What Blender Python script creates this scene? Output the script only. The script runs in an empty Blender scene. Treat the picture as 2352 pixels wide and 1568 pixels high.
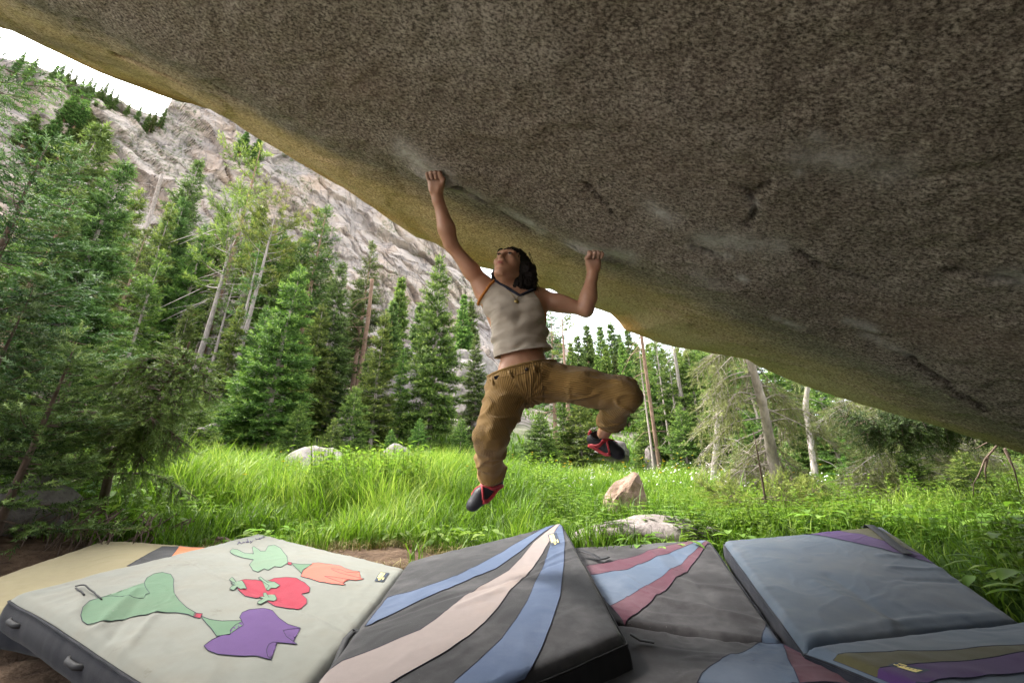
import bpy, bmesh, math, random, os
import numpy as np
from mathutils import Vector, Matrix

random.seed(7)
RNG = np.random.default_rng(7)
SC = bpy.context.scene
COL = SC.collection

# ------------------------------------------------------------------ camera
CAM_Z = 0.62
PITCH = math.radians(20.8)
FPX = 950.0                       # focal length in pixels of a 2352 px wide picture
CX, CY = 1176.0, 784.0
cam_data = bpy.data.cameras.new('camera')
cam = bpy.data.objects.new('camera', cam_data)
COL.objects.link(cam)
cam.location = (0, 0, CAM_Z)
cam.rotation_euler = (math.radians(90) + PITCH, 0, 0)
cam_data.sensor_width = 36.0
cam_data.lens = FPX / 2352.0 * 36.0
cam_data.clip_start = 0.05
cam_data.clip_end = 3000
SC.camera = cam

# ------------------------------------------------------------------ sky and sun (bright overcast)
SUN_EL, SUN_AZ = 50.0, 288.0      # degrees; azimuth clockwise from +Y
world = bpy.data.worlds.new('World')
SC.world = world
world.use_nodes = True
wn = world.node_tree
wn.nodes.clear()
w_out = wn.nodes.new('ShaderNodeOutputWorld')
w_bg = wn.nodes.new('ShaderNodeBackground')
w_sky = wn.nodes.new('ShaderNodeTexSky')
w_sky.sky_type = 'NISHITA'
w_sky.sun_disc = False
w_sky.sun_elevation = math.radians(SUN_EL)
w_sky.sun_rotation = math.radians(SUN_AZ)
w_sky.air_density = 1.0
w_sky.dust_density = 3.0
w_sky.ozone_density = 1.0
w_hs = wn.nodes.new('ShaderNodeHueSaturation')     # thin even cloud cover: the sky's blue is washed out
w_hs.inputs['Saturation'].default_value = 0.22
w_bg.inputs['Strength'].default_value = 0.15
wn.links.new(w_sky.outputs[0], w_hs.inputs['Color'])
wn.links.new(w_hs.outputs[0], w_bg.inputs['Color'])
wn.links.new(w_bg.outputs[0], w_out.inputs['Surface'])

sun_data = bpy.data.lights.new('sun', 'SUN')
sun_data.energy = 1.5
sun_data.angle = math.radians(14)
sun_data.color = (1.0, 0.95, 0.88)
sun = bpy.data.objects.new('sun', sun_data)
COL.objects.link(sun)
_az, _el = math.radians(SUN_AZ), math.radians(SUN_EL)
_dir = Vector((math.sin(_az) * math.cos(_el), math.cos(_az) * math.cos(_el), math.sin(_el)))
sun.rotation_euler = _dir.to_track_quat('Z', 'Y').to_euler()
sun.location = _dir * 50

SC.view_settings.view_transform = 'Standard'
SC.view_settings.look = 'None'
SC.view_settings.gamma = 1.0
SC.view_settings.use_curve_mapping = False
SC.view_settings.exposure = 2.75
SC.cycles.use_adaptive_sampling = True
SC.cycles.adaptive_threshold = 0.02
SC.cycles.max_bounces = 8
SC.cycles.diffuse_bounces = 5
SC.cycles.glossy_bounces = 2
SC.cycles.transmission_bounces = 4
SC.cycles.transparent_max_bounces = 8
SC.cycles.use_denoising = True

# ------------------------------------------------------------------ helpers
CP, SP_ = math.cos(PITCH), math.sin(PITCH)


def ray(px, py):
    """direction (not unit; unit along the optical axis) of a picture point"""
    x, y = (px - CX) / FPX, (CY - py) / FPX
    return np.array([x, CP - SP_ * y, SP_ + CP * y])


def P(px, py, t):
    return np.array([0, 0, CAM_Z]) + ray(px, py) * t


def project(p):
    p = np.asarray(p, float)
    x, y, z = p[..., 0], p[..., 1], p[..., 2] - CAM_Z
    d = y * CP + z * SP_
    u = -y * SP_ + z * CP
    return np.stack([CX + FPX * x / d, CY - FPX * u / d], -1)


def smooth(a, b, x):
    t = np.clip((x - a) / (b - a), 0, 1)
    return t * t * (3 - 2 * t)


def _hash(ix, iy, iz, seed):
    h = (ix * 374761393 + iy * 668265263 + iz * 2147483647 + seed * 974634777) & 0xffffffff
    h = ((h ^ (h >> 13)) * 1274126177) & 0xffffffff
    h = ((h ^ (h >> 16)) * 2246822519) & 0xffffffff
    return ((h ^ (h >> 15)) & 0xffffff).astype(np.float64) / 0xffffff


def vnoise(x, y, z=0.0, seed=0):
    x, y, z = np.broadcast_arrays(np.asarray(x, float), np.asarray(y, float), np.asarray(z, float))
    ix, iy, iz = np.floor(x).astype(np.int64), np.floor(y).astype(np.int64), np.floor(z).astype(np.int64)
    fx, fy, fz = x - ix, y - iy, z - iz
    fx, fy, fz = [f * f * f * (f * (f * 6 - 15) + 10) for f in (fx, fy, fz)]
    r = 0
    for dx in (0, 1):
        for dy in (0, 1):
            for dz in (0, 1):
                w = (fx if dx else 1 - fx) * (fy if dy else 1 - fy) * (fz if dz else 1 - fz)
                r = r + w * _hash(ix + dx, iy + dy, iz + dz, seed)
    return r * 2 - 1


def fbm(x, y, z=0.0, seed=0, octaves=4, gain=0.5):
    r, a, f = 0, 1.0, 1.0
    for o in range(octaves):
        r = r + a * vnoise(np.asarray(x) * f + 13.7 * o, np.asarray(y) * f + 7.1 * o, np.asarray(z) * f, seed + o)
        a *= gain
        f *= 2.03
    return r


def mesh_np(name, verts, loops, counts, attrs=None, smooth_shade=True):
    """mesh from numpy: verts (n,3), flat loop indices, per-face vertex counts"""
    me = bpy.data.meshes.new(name)
    verts = np.ascontiguousarray(verts, np.float32)
    loops = np.ascontiguousarray(loops, np.int32).ravel()
    counts = np.ascontiguousarray(counts, np.int32)
    me.vertices.add(len(verts))
    me.vertices.foreach_set('co', verts.ravel())
    me.loops.add(len(loops))
    me.loops.foreach_set('vertex_index', loops)
    me.polygons.add(len(counts))
    st = np.zeros(len(counts), np.int32)
    st[1:] = np.cumsum(counts)[:-1]
    me.polygons.foreach_set('loop_start', st)
    try:
        me.polygons.foreach_set('loop_total', counts)
    except Exception:
        pass
    me.update(calc_edges=True)
    me.polygons.foreach_set('use_smooth', np.full(len(counts), bool(smooth_shade)))
    for k, v in (attrs or {}).items():
        v = np.ascontiguousarray(v, np.float32)
        a = me.attributes.new(k, 'FLOAT', 'POINT')
        a.data.foreach_set('value', v.ravel())
    me.validate()
    me.update()
    return me


def grid_faces(nr, nc, off=0, wrap=False):
    r = np.arange(nr - 1)[:, None]
    c = np.arange(nc if wrap else nc - 1)[None, :]
    c2 = (c + 1) % nc
    q = np.stack([r * nc + c + 0 * r, r * nc + c2, (r + 1) * nc + c2, (r + 1) * nc + c], -1).reshape(-1, 4) + off
    return q


def obj(name, me, mat=None, parent=None, loc=None):
    o = bpy.data.objects.new(name, me)
    COL.objects.link(o)
    if mat is not None and me is not None and len(me.materials) == 0:
        me.materials.append(mat)
    if parent is not None:
        o.parent = parent
    if loc is not None:
        o.location = loc
    return o


def thing(name, label, cat, loc=(0, 0, 0), group=None, rotz=0.0, scale=1.0):
    o = bpy.data.objects.new(name, None)
    COL.objects.link(o)
    o.empty_display_size = 0.1
    o.location = loc
    o.rotation_euler = (0, 0, rotz)
    o.scale = (scale,) * 3 if np.isscalar(scale) else scale
    tag(o, label, cat, group)
    return o


def tag(o, label=None, cat=None, group=None, kind=None):
    if label:
        o['label'] = label
    if cat:
        o['category'] = cat
    if group:
        o['group'] = group
    if kind:
        o['kind'] = kind
    return o


class MB:
    """collects pieces of numpy geometry into one mesh"""

    def __init__(self):
        self.v, self.l, self.c, self.n, self.t = [], [], [], 0, []

    def add(self, verts, faces, tint=0.5):
        verts = np.asarray(verts, float).reshape(-1, 3)
        faces = np.asarray(faces, int)
        self.v.append(verts)
        self.l.append((faces + self.n).ravel())
        self.c.append(np.full(len(faces), faces.shape[1]))
        self.t.append(np.full(len(verts), tint) if np.isscalar(tint) else np.asarray(tint).ravel())
        self.n += len(verts)

    def tube(self, pts, radii, sides=6, cap=True, tint=0.5):
        pts = np.asarray(pts, float)
        n = len(pts)
        radii = np.broadcast_to(np.asarray(radii, float), (n,))
        tan = np.gradient(pts, axis=0)
        tan /= np.linalg.norm(tan, axis=1, keepdims=True) + 1e-12
        ref = np.array([0.0, 0, 1]) if abs(tan[0, 2]) < 0.9 else np.array([1.0, 0, 0])
        A = np.zeros_like(pts)
        for i in range(n):
            a = ref - tan[i] * np.dot(ref, tan[i])
            a /= np.linalg.norm(a) + 1e-12
            A[i] = a
            ref = a
        B = np.cross(tan, A)
        ang = np.linspace(0, 2 * np.pi, sides, endpoint=False)
        ring = pts[:, None] + radii[:, None, None] * (np.cos(ang)[None, :, None] * A[:, None] + np.sin(ang)[None, :, None] * B[:, None])
        q = grid_faces(n, sides, 0, True)
        self.add(ring.reshape(-1, 3), q, tint)
        if cap and sides > 2:
            base = self.n - n * sides
            for s in (0, n - 1):
                idx = base + s * sides + np.arange(sides)
                self.l.append(idx if s else idx[::-1])
                self.c.append(np.array([sides]))

    def box(self, c, s, rot=None):
        c, s = np.asarray(c, float), np.asarray(s, float) / 2
        k = np.array([[x, y, z] for x in (-1, 1) for y in (-1, 1) for z in (-1, 1)], float) * s
        if rot is not None:
            k = k @ np.asarray(rot).T
        f = [[0, 1, 3, 2], [4, 6, 7, 5], [0, 4, 5, 1], [2, 3, 7, 6], [0, 2, 6, 4], [1, 5, 7, 3]]
        self.add(k + c, f)

    def mesh(self, name, smooth_shade=True, attr='tint'):
        return mesh_np(name, np.concatenate(self.v), np.concatenate(self.l), np.concatenate(self.c),
                       {attr: np.concatenate(self.t)} if attr else None, smooth_shade)


# ------------------------------------------------------------------ materials
class NT:
    def __init__(self, name):
        self.m = bpy.data.materials.new(name)
        self.m.use_nodes = True
        self.t = self.m.node_tree
        self.bsdf = self.t.nodes['Principled BSDF']
        self.out = self.t.nodes['Material Output']

    def n(self, typ, **kw):
        nd = self.t.nodes.new(typ)
        for k, v in kw.items():
            if hasattr(nd, k):
                setattr(nd, k, v)
            else:
                nd.inputs[k].default_value = v
        return nd

    def l(self, a, b):
        self.t.links.new(a, b)

    def pos(self, scale=(1, 1, 1), rot=(0, 0, 0)):
        tc = self.n('ShaderNodeTexCoord')
        mp = self.n('ShaderNodeMapping')
        mp.inputs['Scale'].default_value = scale
        mp.inputs['Rotation'].default_value = rot
        self.l(tc.outputs['Object'], mp.inputs[0])
        return mp.outputs[0]

    def noise(self, vec, scale, detail=4.0, rough=0.55, dist=0.0):
        nd = self.n('ShaderNodeTexNoise')
        nd.inputs['Scale'].default_value = scale
        nd.inputs['Detail'].default_value = detail
        nd.inputs['Roughness'].default_value = rough
        nd.inputs['Distortion'].default_value = dist
        if vec is not None:
            self.l(vec, nd.inputs['Vector'])
        return nd.outputs[0]

    def ramp(self, fac, stops):
        nd = self.n('ShaderNodeValToRGB')
        cr = nd.color_ramp
        while len(cr.elements) < len(stops):
            cr.elements.new(0.5)
        for e, (p, c) in zip(cr.elements, stops):
            e.position = p
            e.color = (c[0], c[1], c[2], 1) if not np.isscalar(c) else (c, c, c, 1)
        self.l(fac, nd.inputs[0])
        return nd.outputs[0]

    def mix(self, fac, a, b, blend='MIX'):
        nd = self.n('ShaderNodeMix', data_type='RGBA', blend_type=blend)
        for s, v in ((0, fac), (6, a), (7, b)):
            if hasattr(v, 'is_linked') or hasattr(v, 'links'):
                self.l(v, nd.inputs[s])
            elif np.isscalar(v):
                nd.inputs[s].default_value = v if s == 0 else (v, v, v, 1)
            else:
                nd.inputs[s].default_value = (v[0], v[1], v[2], 1)
        return nd.outputs[2]

    def math(self, op, a, b=0.0):
        nd = self.n('ShaderNodeMath', operation=op)
        for s, v in ((0, a), (1, b)):
            if np.isscalar(v):
                nd.inputs[s].default_value = v
            else:
                self.l(v, nd.inputs[s])
        return nd.outputs[0]

    def attr(self, name):
        nd = self.n('ShaderNodeAttribute', attribute_name=name)
        return nd.outputs['Fac']

    def bump(self, h, strength=0.5, dist=0.01, normal=None):
        nd = self.n('ShaderNodeBump')
        nd.inputs['Strength'].default_value = strength
        nd.inputs['Distance'].default_value = dist
        self.l(h, nd.inputs['Height'])
        if normal is not None:
            self.l(normal, nd.inputs['Normal'])
        return nd.outputs[0]

    def fin(self, color, rough=0.8, normal=None, spec=0.3):
        b = self.bsdf
        if hasattr(color, 'links'):
            self.l(color, b.inputs['Base Color'])
        else:
            b.inputs['Base Color'].default_value = (*color, 1)
        if np.isscalar(rough):
            b.inputs['Roughness'].default_value = rough
        else:
            self.l(rough, b.inputs['Roughness'])
        b.inputs['Specular IOR Level'].default_value = spec
        if normal is not None:
            self.l(normal, b.inputs['Normal'])
        return self.m


def mat_plain(name, c, rough=0.7, var=0.15, scale=20, bump=0.0, spec=0.3):
    k = NT(name)
    p = k.pos()
    n1 = k.noise(p, scale, 5)
    col = k.mix(n1, [x * (1 - var) for x in c], [min(1, x * (1 + var)) for x in c])
    nrm = k.bump(k.noise(p, scale * 4, 4), bump, 0.004) if bump else None
    return k.fin(col, rough, nrm, spec)


def mat_foliage(name, dark, light, tips=None, trans=0.35, rough=0.6, hue=0.06):
    """leaves and needles: colour varies with the vertex attribute tint and from one plant to the next"""
    k = NT(name)
    t = k.attr('tint')
    stops = [(0.0, dark), (0.62, light)]
    if tips:
        stops.append((1.0, tips))
    col = k.ramp(t, stops)
    oi = k.n('ShaderNodeObjectInfo')
    hs = k.n('ShaderNodeHueSaturation')
    k.l(col, hs.inputs['Color'])
    k.l(k.math('ADD', k.math('MULTIPLY', oi.outputs['Random'], hue), 0.5 - hue / 2), hs.inputs['Hue'])
    k.l(k.math('ADD', k.math('MULTIPLY', oi.outputs['Random'], 0.35), 0.82), hs.inputs['Value'])
    col = hs.outputs[0]
    b = k.bsdf
    k.l(col, b.inputs['Base Color'])
    b.inputs['Roughness'].default_value = rough
    b.inputs['Specular IOR Level'].default_value = 0.25
    tr = k.n('ShaderNodeBsdfTranslucent')
    tc = k.mix(0.5, col, (0.9, 1.0, 0.3), 'MULTIPLY')
    k.l(tc, tr.inputs['Color'])
    mx = k.n('ShaderNodeMixShader')
    mx.inputs[0].default_value = trans
    k.l(b.outputs[0], mx.inputs[1])
    k.l(tr.outputs[0], mx.inputs[2])
    k.l(mx.outputs[0], k.out.inputs['Surface'])
    return k.m


def mat_bark(name, a, b, scale=14):
    k = NT(name)
    p = k.pos((1, 1, 0.25))
    n1 = k.noise(p, scale, 6, 0.65)
    n2 = k.noise(k.pos((1, 1, 1)), scale * 0.25, 3)
    col = k.mix(n2, k.ramp(n1, [(0.3, [x * 0.45 for x in a]), (0.62, a)]), k.ramp(n1, [(0.3, [x * 0.5 for x in b]), (0.62, b)]))
    return k.fin(col, 0.9, k.bump(n1, 0.8, 0.02), 0.15)
# ================================================================== THE SETTING
def ground_z(x, y, rough=True):
    x, y = np.asarray(x, float), np.asarray(y, float)
    z = np.interp(y, [-60, -4, 0.2, 1.2, 3.1, 4.5, 20, 80, 2000], [-1.2, -0.25, -0.20, -0.13, 0.25, 0.29, 1.98, 7.0, 7.0])
    s = -0.6 * x + 0.8 * y
    z = z + 0.28 * np.minimum(np.logaddexp(0, (s - 13) / 1.6) * 1.6, 62)
    z = z + 0.26 * smooth(-2.6, -4.4, x) * smooth(9, 4, y) * smooth(0, 2.5, y)
    z = z + 0.13 * smooth(1.7, 2.8, x) * smooth(4.5, 2.5, y)
    z = z + 0.5 * smooth(3.2, 6.0, x) * smooth(8, 2, y)
    if rough:
        far = smooth(8, 30, np.hypot(x, y))
        z = z + (0.03 + 0.35 * far) * fbm(x * (0.9 - 0.65 * far), y * (0.9 - 0.65 * far), 0, 3, 4)
        z = z + 0.012 * fbm(x * 7, y * 7, 0, 9, 3) * (1 - far)
    return z


def gz(x, y):
    return float(ground_z(np.array([x]), np.array([y]))[0])


def dirt_mask(x, y):
    d = np.exp(-(((x + 0.85) / 0.85) ** 2 + ((y - 3.05) / 0.42) ** 2))
    d = np.maximum(d, smooth(2.95, 2.6, y + 0.16 * fbm(x * 2, y * 2, 0, 5, 3)) * smooth(-3.0, -2.4, x) * smooth(1.9, 1.3, x))
    d = np.maximum(d, 0.9 * np.exp(-(((x + 3.1) / 0.8) ** 2 + ((y - 3.0) / 0.8) ** 2)))
    d = np.maximum(d, smooth(2.2, 1.4, y) * smooth(-6, -3, x) * smooth(2.2, 1.6, x))
    return np.clip(d, 0, 1)


xs = np.unique(np.concatenate([np.linspace(-5, 5, 170), np.linspace(-25, 25, 120), np.linspace(-150, 150, 110), np.array([-1500, -900, -500, -300, 300, 500, 900, 1500])]))
ys = np.unique(np.concatenate([np.linspace(-1, 7, 150), np.linspace(-12, 26, 110), np.linspace(-60, 180, 110), np.array([-900, -400, -150, 260, 400, 800, 1500])]))
GX, GY = np.meshgrid(xs, ys)
GZ = ground_z(GX, GY)
gv = np.stack([GX, GY, GZ], -1).reshape(-1, 3)
q = grid_faces(len(ys), len(xs))
me = mesh_np('ground', gv, q, np.full(len(q), 4), {'dirt': dirt_mask(GX, GY).ravel(),
             'talus': smooth(13, 24, -0.6 * GX + 0.8 * GY).ravel(), 'slab': smooth(0.6, -0.2, GY + 0.15 * fbm(GX, GY, 0, 6, 2)).ravel()})
k = NT('ground_soil')
p = k.pos()
n1 = k.noise(p, 9, 8, 0.65)
n2 = k.noise(p, 60, 6, 0.7)
n3 = k.noise(p, 0.9, 4)
soil = k.ramp(n1, [(0.3, (0.045, 0.028, 0.018)), (0.55, (0.12, 0.080, 0.053)), (0.75, (0.19, 0.135, 0.09))])
straw = k.ramp(n2, [(0.35, (0.05, 0.05, 0.02)), (0.6, (0.16, 0.13, 0.05))])
green = k.ramp(n1, [(0.3, (0.02, 0.045, 0.008)), (0.65, (0.07, 0.13, 0.02))])
talus = k.ramp(n3, [(0.35, (0.06, 0.075, 0.03)), (0.5, (0.11, 0.095, 0.075)), (0.62, (0.22, 0.19, 0.165))])
dm = k.math('ADD', k.attr('dirt'), k.math('MULTIPLY', k.math('SUBTRACT', n1, 0.5), 0.9))
c = k.mix(k.ramp(dm, [(0.25, 0.0), (0.45, 1.0)]), green, straw)
c = k.mix(k.ramp(dm, [(0.55, 0.0), (0.72, 1.0)]), c, soil)
c = k.mix(k.attr('talus'), c, talus)
c = k.mix(k.attr('slab'), c, k.ramp(n1, [(0.3, (0.24, 0.21, 0.18)), (0.6, (0.38, 0.34, 0.30))]))  # pale unseen ground behind the camera, added to bounce light under the roof
k.fin(c, 0.95, k.bump(n1, 0.9, 0.04, k.bump(n2, 0.7, 0.01)), 0.1)
tag(obj('ground', me, k.m), kind='structure')


# ------------------------------------------------------------------ granite cliff and ridge
RIDGE_PX = [(-900, -60), (-500, 40), (-200, 90), (0, 130), (60, 142), (120, 168), (170, 188), (210, 210), (262, 234), (300, 252),
            (340, 262), (378, 268), (392, 230), (402, 226), (415, 236), (440, 226), (520, 200), (620, 190), (720, 215), (860, 330), (980, 480),
            (1060, 585), (1120, 655), (1180, 712), (1235, 742), (1262, 756), (1300, 800), (1400, 850), (1600, 905), (1900, 960), (2500, 1000)]


def _ridge():
    A, E = [], []
    for px, py in RIDGE_PX:
        r = ray(px, py)
        A.append(math.atan2(r[0], r[1]))
        E.append(r[2] / math.hypot(r[0], r[1]))
    return np.array(A), np.array(E)


RA, RE = _ridge()
NA, NV = 640, 300
az = np.linspace(RA[0], RA[-1], NA)
top_t = np.interp(az, RA, RE)
d_bot = np.interp(az, [-1.2, -0.6, 0.0, 0.9], [62, 66, 80, 100])
d_top = np.interp(az, [-1.2, -0.6, 0.0, 0.9], [96, 100, 104, 125])
zb = ground_z(np.sin(az) * d_bot, np.cos(az) * d_bot, False) - 4
zt = CAM_Z + d_top * top_t
v = np.linspace(0, 1, NV)[:, None]
prof = np.interp(v[:, 0], [0, 0.25, 0.6, 0.9, 1.0], [0, 0.42, 0.70, 0.92, 1.0])[:, None]
dist = d_bot[None] + (d_top - d_bot)[None] * prof
kern = np.hanning(61)
kern /= kern.sum()
zt_s = np.convolve(np.pad(zt, 30, 'edge'), kern, 'valid')
zz = zb[None] + (zt_s - zb)[None] * v + (zt - zt_s)[None] * smooth(0.86, 1.0, v)
X0, Y0 = np.sin(az)[None] * dist, np.cos(az)[None] * dist
# joints: two tilted families of slabs and blocks, pushed in and out
su = az[None] * 85 + 0 * v
warp = 2.2 * fbm(su * 0.06, zz * 0.06, 0, 21, 3)
a1 = (su * 0.74 - zz * 0.67 + warp)
a2 = (su * 0.67 + zz * 0.74 + 0.8 * warp)


def cells(u, w, seed):
    """irregular cells: (value of the nearest seed point, distance to the cell border)"""
    iu, iw = np.floor(u).astype(np.int64), np.floor(w).astype(np.int64)
    f1 = np.full(u.shape, 9.0)
    f2 = np.full(u.shape, 9.0)
    val = np.zeros(u.shape)
    tx = np.zeros(u.shape)
    for du in (-1, 0, 1):
        for dw in (-1, 0, 1):
            cu, cw = iu + du, iw + dw
            z0 = np.int64(0)
            px, pw = cu + _hash(cu, cw, z0, seed), cw + _hash(cu, cw, z0, seed + 1)
            d = np.hypot(u - px, w - pw)
            nv = _hash(cu, cw, z0, seed + 2) - 0.5
            tl = (_hash(cu, cw, z0, seed + 3) - 0.5) * (u - px) + (_hash(cu, cw, z0, seed + 4) - 0.5) * (w - pw)
            c_ = d < f1
            f2 = np.where(c_, f1, np.minimum(f2, d))
            val = np.where(c_, nv, val)
            tx = np.where(c_, tl, tx)
            f1 = np.where(c_, d, f1)
    return val, f2 - f1, tx


b1, e1, t1 = cells(a1 / 17, a2 / 8.5, 1)
b2, e2, t2 = cells(a1 / 7.5, a2 / 3.8, 11)
b3, e3, t3 = cells(a1 / 3.2, a2 / 1.6, 21)
s1, s2, s3 = smooth(0, 0.16, e1), smooth(0, 0.16, e2), smooth(0, 0.2, e3)
disp = (4.0 * b1 + 3.5 * t1) * s1 + (2.4 * b2 + 2.4 * t2) * s2 + (0.9 * b3 + 0.9 * t3) * s3
joint = np.maximum(smooth(0.05, 0.0, e1), np.maximum(0.8 * smooth(0.06, 0.0, e2), 0.35 * smooth(0.07, 0.0, e3)))
tone = 0.55 + 0.35 * b1 + 0.5 * b2 + 0.3 * b3
disp = disp + 2.5 * fbm(su * 0.05, zz * 0.05, 0, 31, 3) + 0.15 * fbm(su * 0.9, zz * 0.9, 0, 33, 3) - 0.35 * joint
edge = smooth(1.0, 0.93, v)
disp = disp * (0.35 + 0.65 * edge)
X1 = X0 - np.sin(az)[None] * disp
Y1 = Y0 - np.cos(az)[None] * disp
Z1 = zz + 0.12 * disp * edge + 0.5 * fbm(su * 0.4, zz * 0.4, 0, 37, 3) * (0.4 + 0.6 * edge)
# back slope behind the crest so that the ridge is a solid body
back = [(4, -0.5), (14, -5), (60, -60)]
rows = [np.stack([X1, Y1, Z1], -1)]
for dd, dz in back:
    rows.append(np.stack([np.sin(az) * (d_top + dd), np.cos(az) * (d_top + dd), zt + dz], -1)[None])
cv = np.concatenate(rows, 0)
veg = smooth(0.05, 0.35, fbm(su * 0.10, zz * 0.13, 0, 41, 4) + 0.25 * (az[None] < -0.75) - 0.15)
veg = np.concatenate([veg] + [np.ones((1, NA)) * 0.6] * 3, 0)
q = grid_faces(cv.shape[0], NA)
me = mesh_np('cliff', cv.reshape(-1, 3), q[:, ::-1], np.full(len(q), 4), {'veg': veg.ravel(), 'joint': np.concatenate([joint, np.zeros((3, NA))], 0).ravel(), 'tone': np.concatenate([tone, np.full((3, NA), 0.5)], 0).ravel()}, False)
k = NT('cliff_granite')
p = k.pos()
rot = k.pos((0.05, 0.05, 0.35), (0.0, 0.75, 0.2))
n1 = k.noise(p, 0.12, 6, 0.6)
n2 = k.noise(rot, 1.0, 8, 0.65, 0.5)
n3 = k.noise(p, 1.4, 6, 0.7)
c = k.ramp(n2, [(0.30, (0.14, 0.13, 0.13)), (0.42, (0.32, 0.282, 0.256)), (0.62, (0.45, 0.388, 0.34)), (0.8, (0.58, 0.51, 0.455))])
c = k.mix(k.ramp(k.attr('tone'), [(0.2, 0.4), (0.55, 0.0)]), c, (0.22, 0.208, 0.215))
c = k.mix(k.ramp(n1, [(0.49, 0.0), (0.66, 0.38)]), c, (0.48, 0.33, 0.22))
c = k.mix(k.ramp(n3, [(0.30, 0.4), (0.42, 0.0)]), c, (0.10, 0.098, 0.10))
c = k.mix(k.math('MULTIPLY', k.attr('joint'), 0.5), c, (0.08, 0.074, 0.072))  # joints also darkened in the colour, standing for crack shadows
for rr_, sc_ in (((0.0, 0.9, 0.3), (0.06, 0.06, 0.5)), ((0.3, -0.5, 0.1), (0.3, 0.3, 0.06))):
    nl_ = k.noise(k.pos(sc_, rr_), 0.9, 4, 0.55, 0.3)
    c = k.mix(k.ramp(nl_, [(0.480, 0.0), (0.497, 0.5), (0.503, 0.5), (0.520, 0.0)]), c, (0.10, 0.093, 0.09))
vg = k.math('MULTIPLY', k.attr('veg'), k.ramp(n3, [(0.48, 0.0), (0.62, 0.8)]))
c = k.mix(vg, c, (0.07, 0.10, 0.035))
k.fin(c, 0.9, k.bump(n2, 0.45, 0.6, k.bump(n3, 0.35, 0.2)), 0.15)
tag(obj('cliff', me, k.m), kind='structure')


# ------------------------------------------------------------------ the overhanging boulder
LIP_PX = [(-900, -190), (-450, -60), (-150, 30), (0, 62), (51, 63), (76, 71), (102, 91), (137, 102), (178, 122), (218, 131), (239, 140), (254, 163), (284, 180),
          (325, 201), (376, 213), (401, 229), (432, 241), (483, 254), (549, 262), (569, 274), (589, 297), (635, 330), (681, 363), (721, 389),
          (762, 417), (833, 457), (874, 490), (914, 516), (955, 544), (996, 556), (1020, 572), (1060, 600), (1093, 612), (1130, 618), (1180, 640), (1225, 663),
          (1261, 665), (1290, 679), (1319, 690), (1360, 702), (1401, 718), (1421, 739), (1434, 757), (1458, 766), (1499, 782), (1524, 790), (1585, 794),
          (1647, 798), (1688, 809), (1745, 840), (1798, 863), (1844, 876), (1889, 891), (1943, 901), (2019, 914), (2095, 929), (2171, 948), (2247, 966),
          (2301, 975), (2352, 985), (2600, 1045), (2900, 1120), (3250, 1215)]
LIP_T = [(-900, 3.7), (0, 3.5), (390, 3.35), (560, 3.2), (980, 3.45), (1225, 3.65), (1434, 3.8), (1745, 3.6), (2000, 3.15), (2352, 2.75), (3250, 2.4)]


def roof_plane(x, y):
    return 2.0 - 0.385 * x


ROOF_C = 0.20       # behind the crease the roof climbs towards the back of the cave


def roof_hit(px, py):
    r = ray(px, py)
    t = (2.0 - CAM_Z + 1.72 * ROOF_C) / (r[2] + (0.385 - 0.17 * ROOF_C) * r[0] + ROOF_C * r[1])
    h = P(px, py, t)
    if h[1] > 1.72 + 0.17 * h[0]:
        h = P(px, py, (2.0 - CAM_Z) / (r[2] + 0.385 * r[0]))
    return h


CRACKS = [([(1352, 442), (1366, 456), (1384, 474), (1410, 497)], 0.010, 0.030), ([(1366, 456), (1362, 446), (1372, 436)], 0.006, 0.012),
          ([(1760, 424), (1738, 446), (1730, 462), (1734, 486), (1735, 500), (1716, 516)], 0.009, 0.022),
          ([(1690, 422), (1706, 436), (1722, 446)], 0.007, 0.014),
          ([(1838, 584), (1858, 600), (1884, 619)], 0.011, 0.026), ([(1884, 619), (1960, 640), (2030, 665)], 0.007, 0.012),
          ([(2095, 828), (2150, 862), (2200, 893), (2262, 940)], 0.012, 0.03),
          ([(1040, 428), (1064, 436), (1080, 452), (1120, 478)], 0.012, 0.022), ([(1150, 500), (1196, 530), (1226, 548)], 0.009, 0.018),
          ([(495, 195), (520, 215), (548, 232)], 0.010, 0.02), ([(250, 140), (300, 152), (352, 172), (420, 198)], 0.014, 0.028),
          ([(1330, 570), (1290, 566), (1255, 560)], 0.006, 0.012), ([(2170, 632), (2260, 640), (2330, 650)], 0.009, 0.016),
          ([(1585, 556), (1592, 572), (1660, 590)], 0.006, 0.016)]
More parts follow.
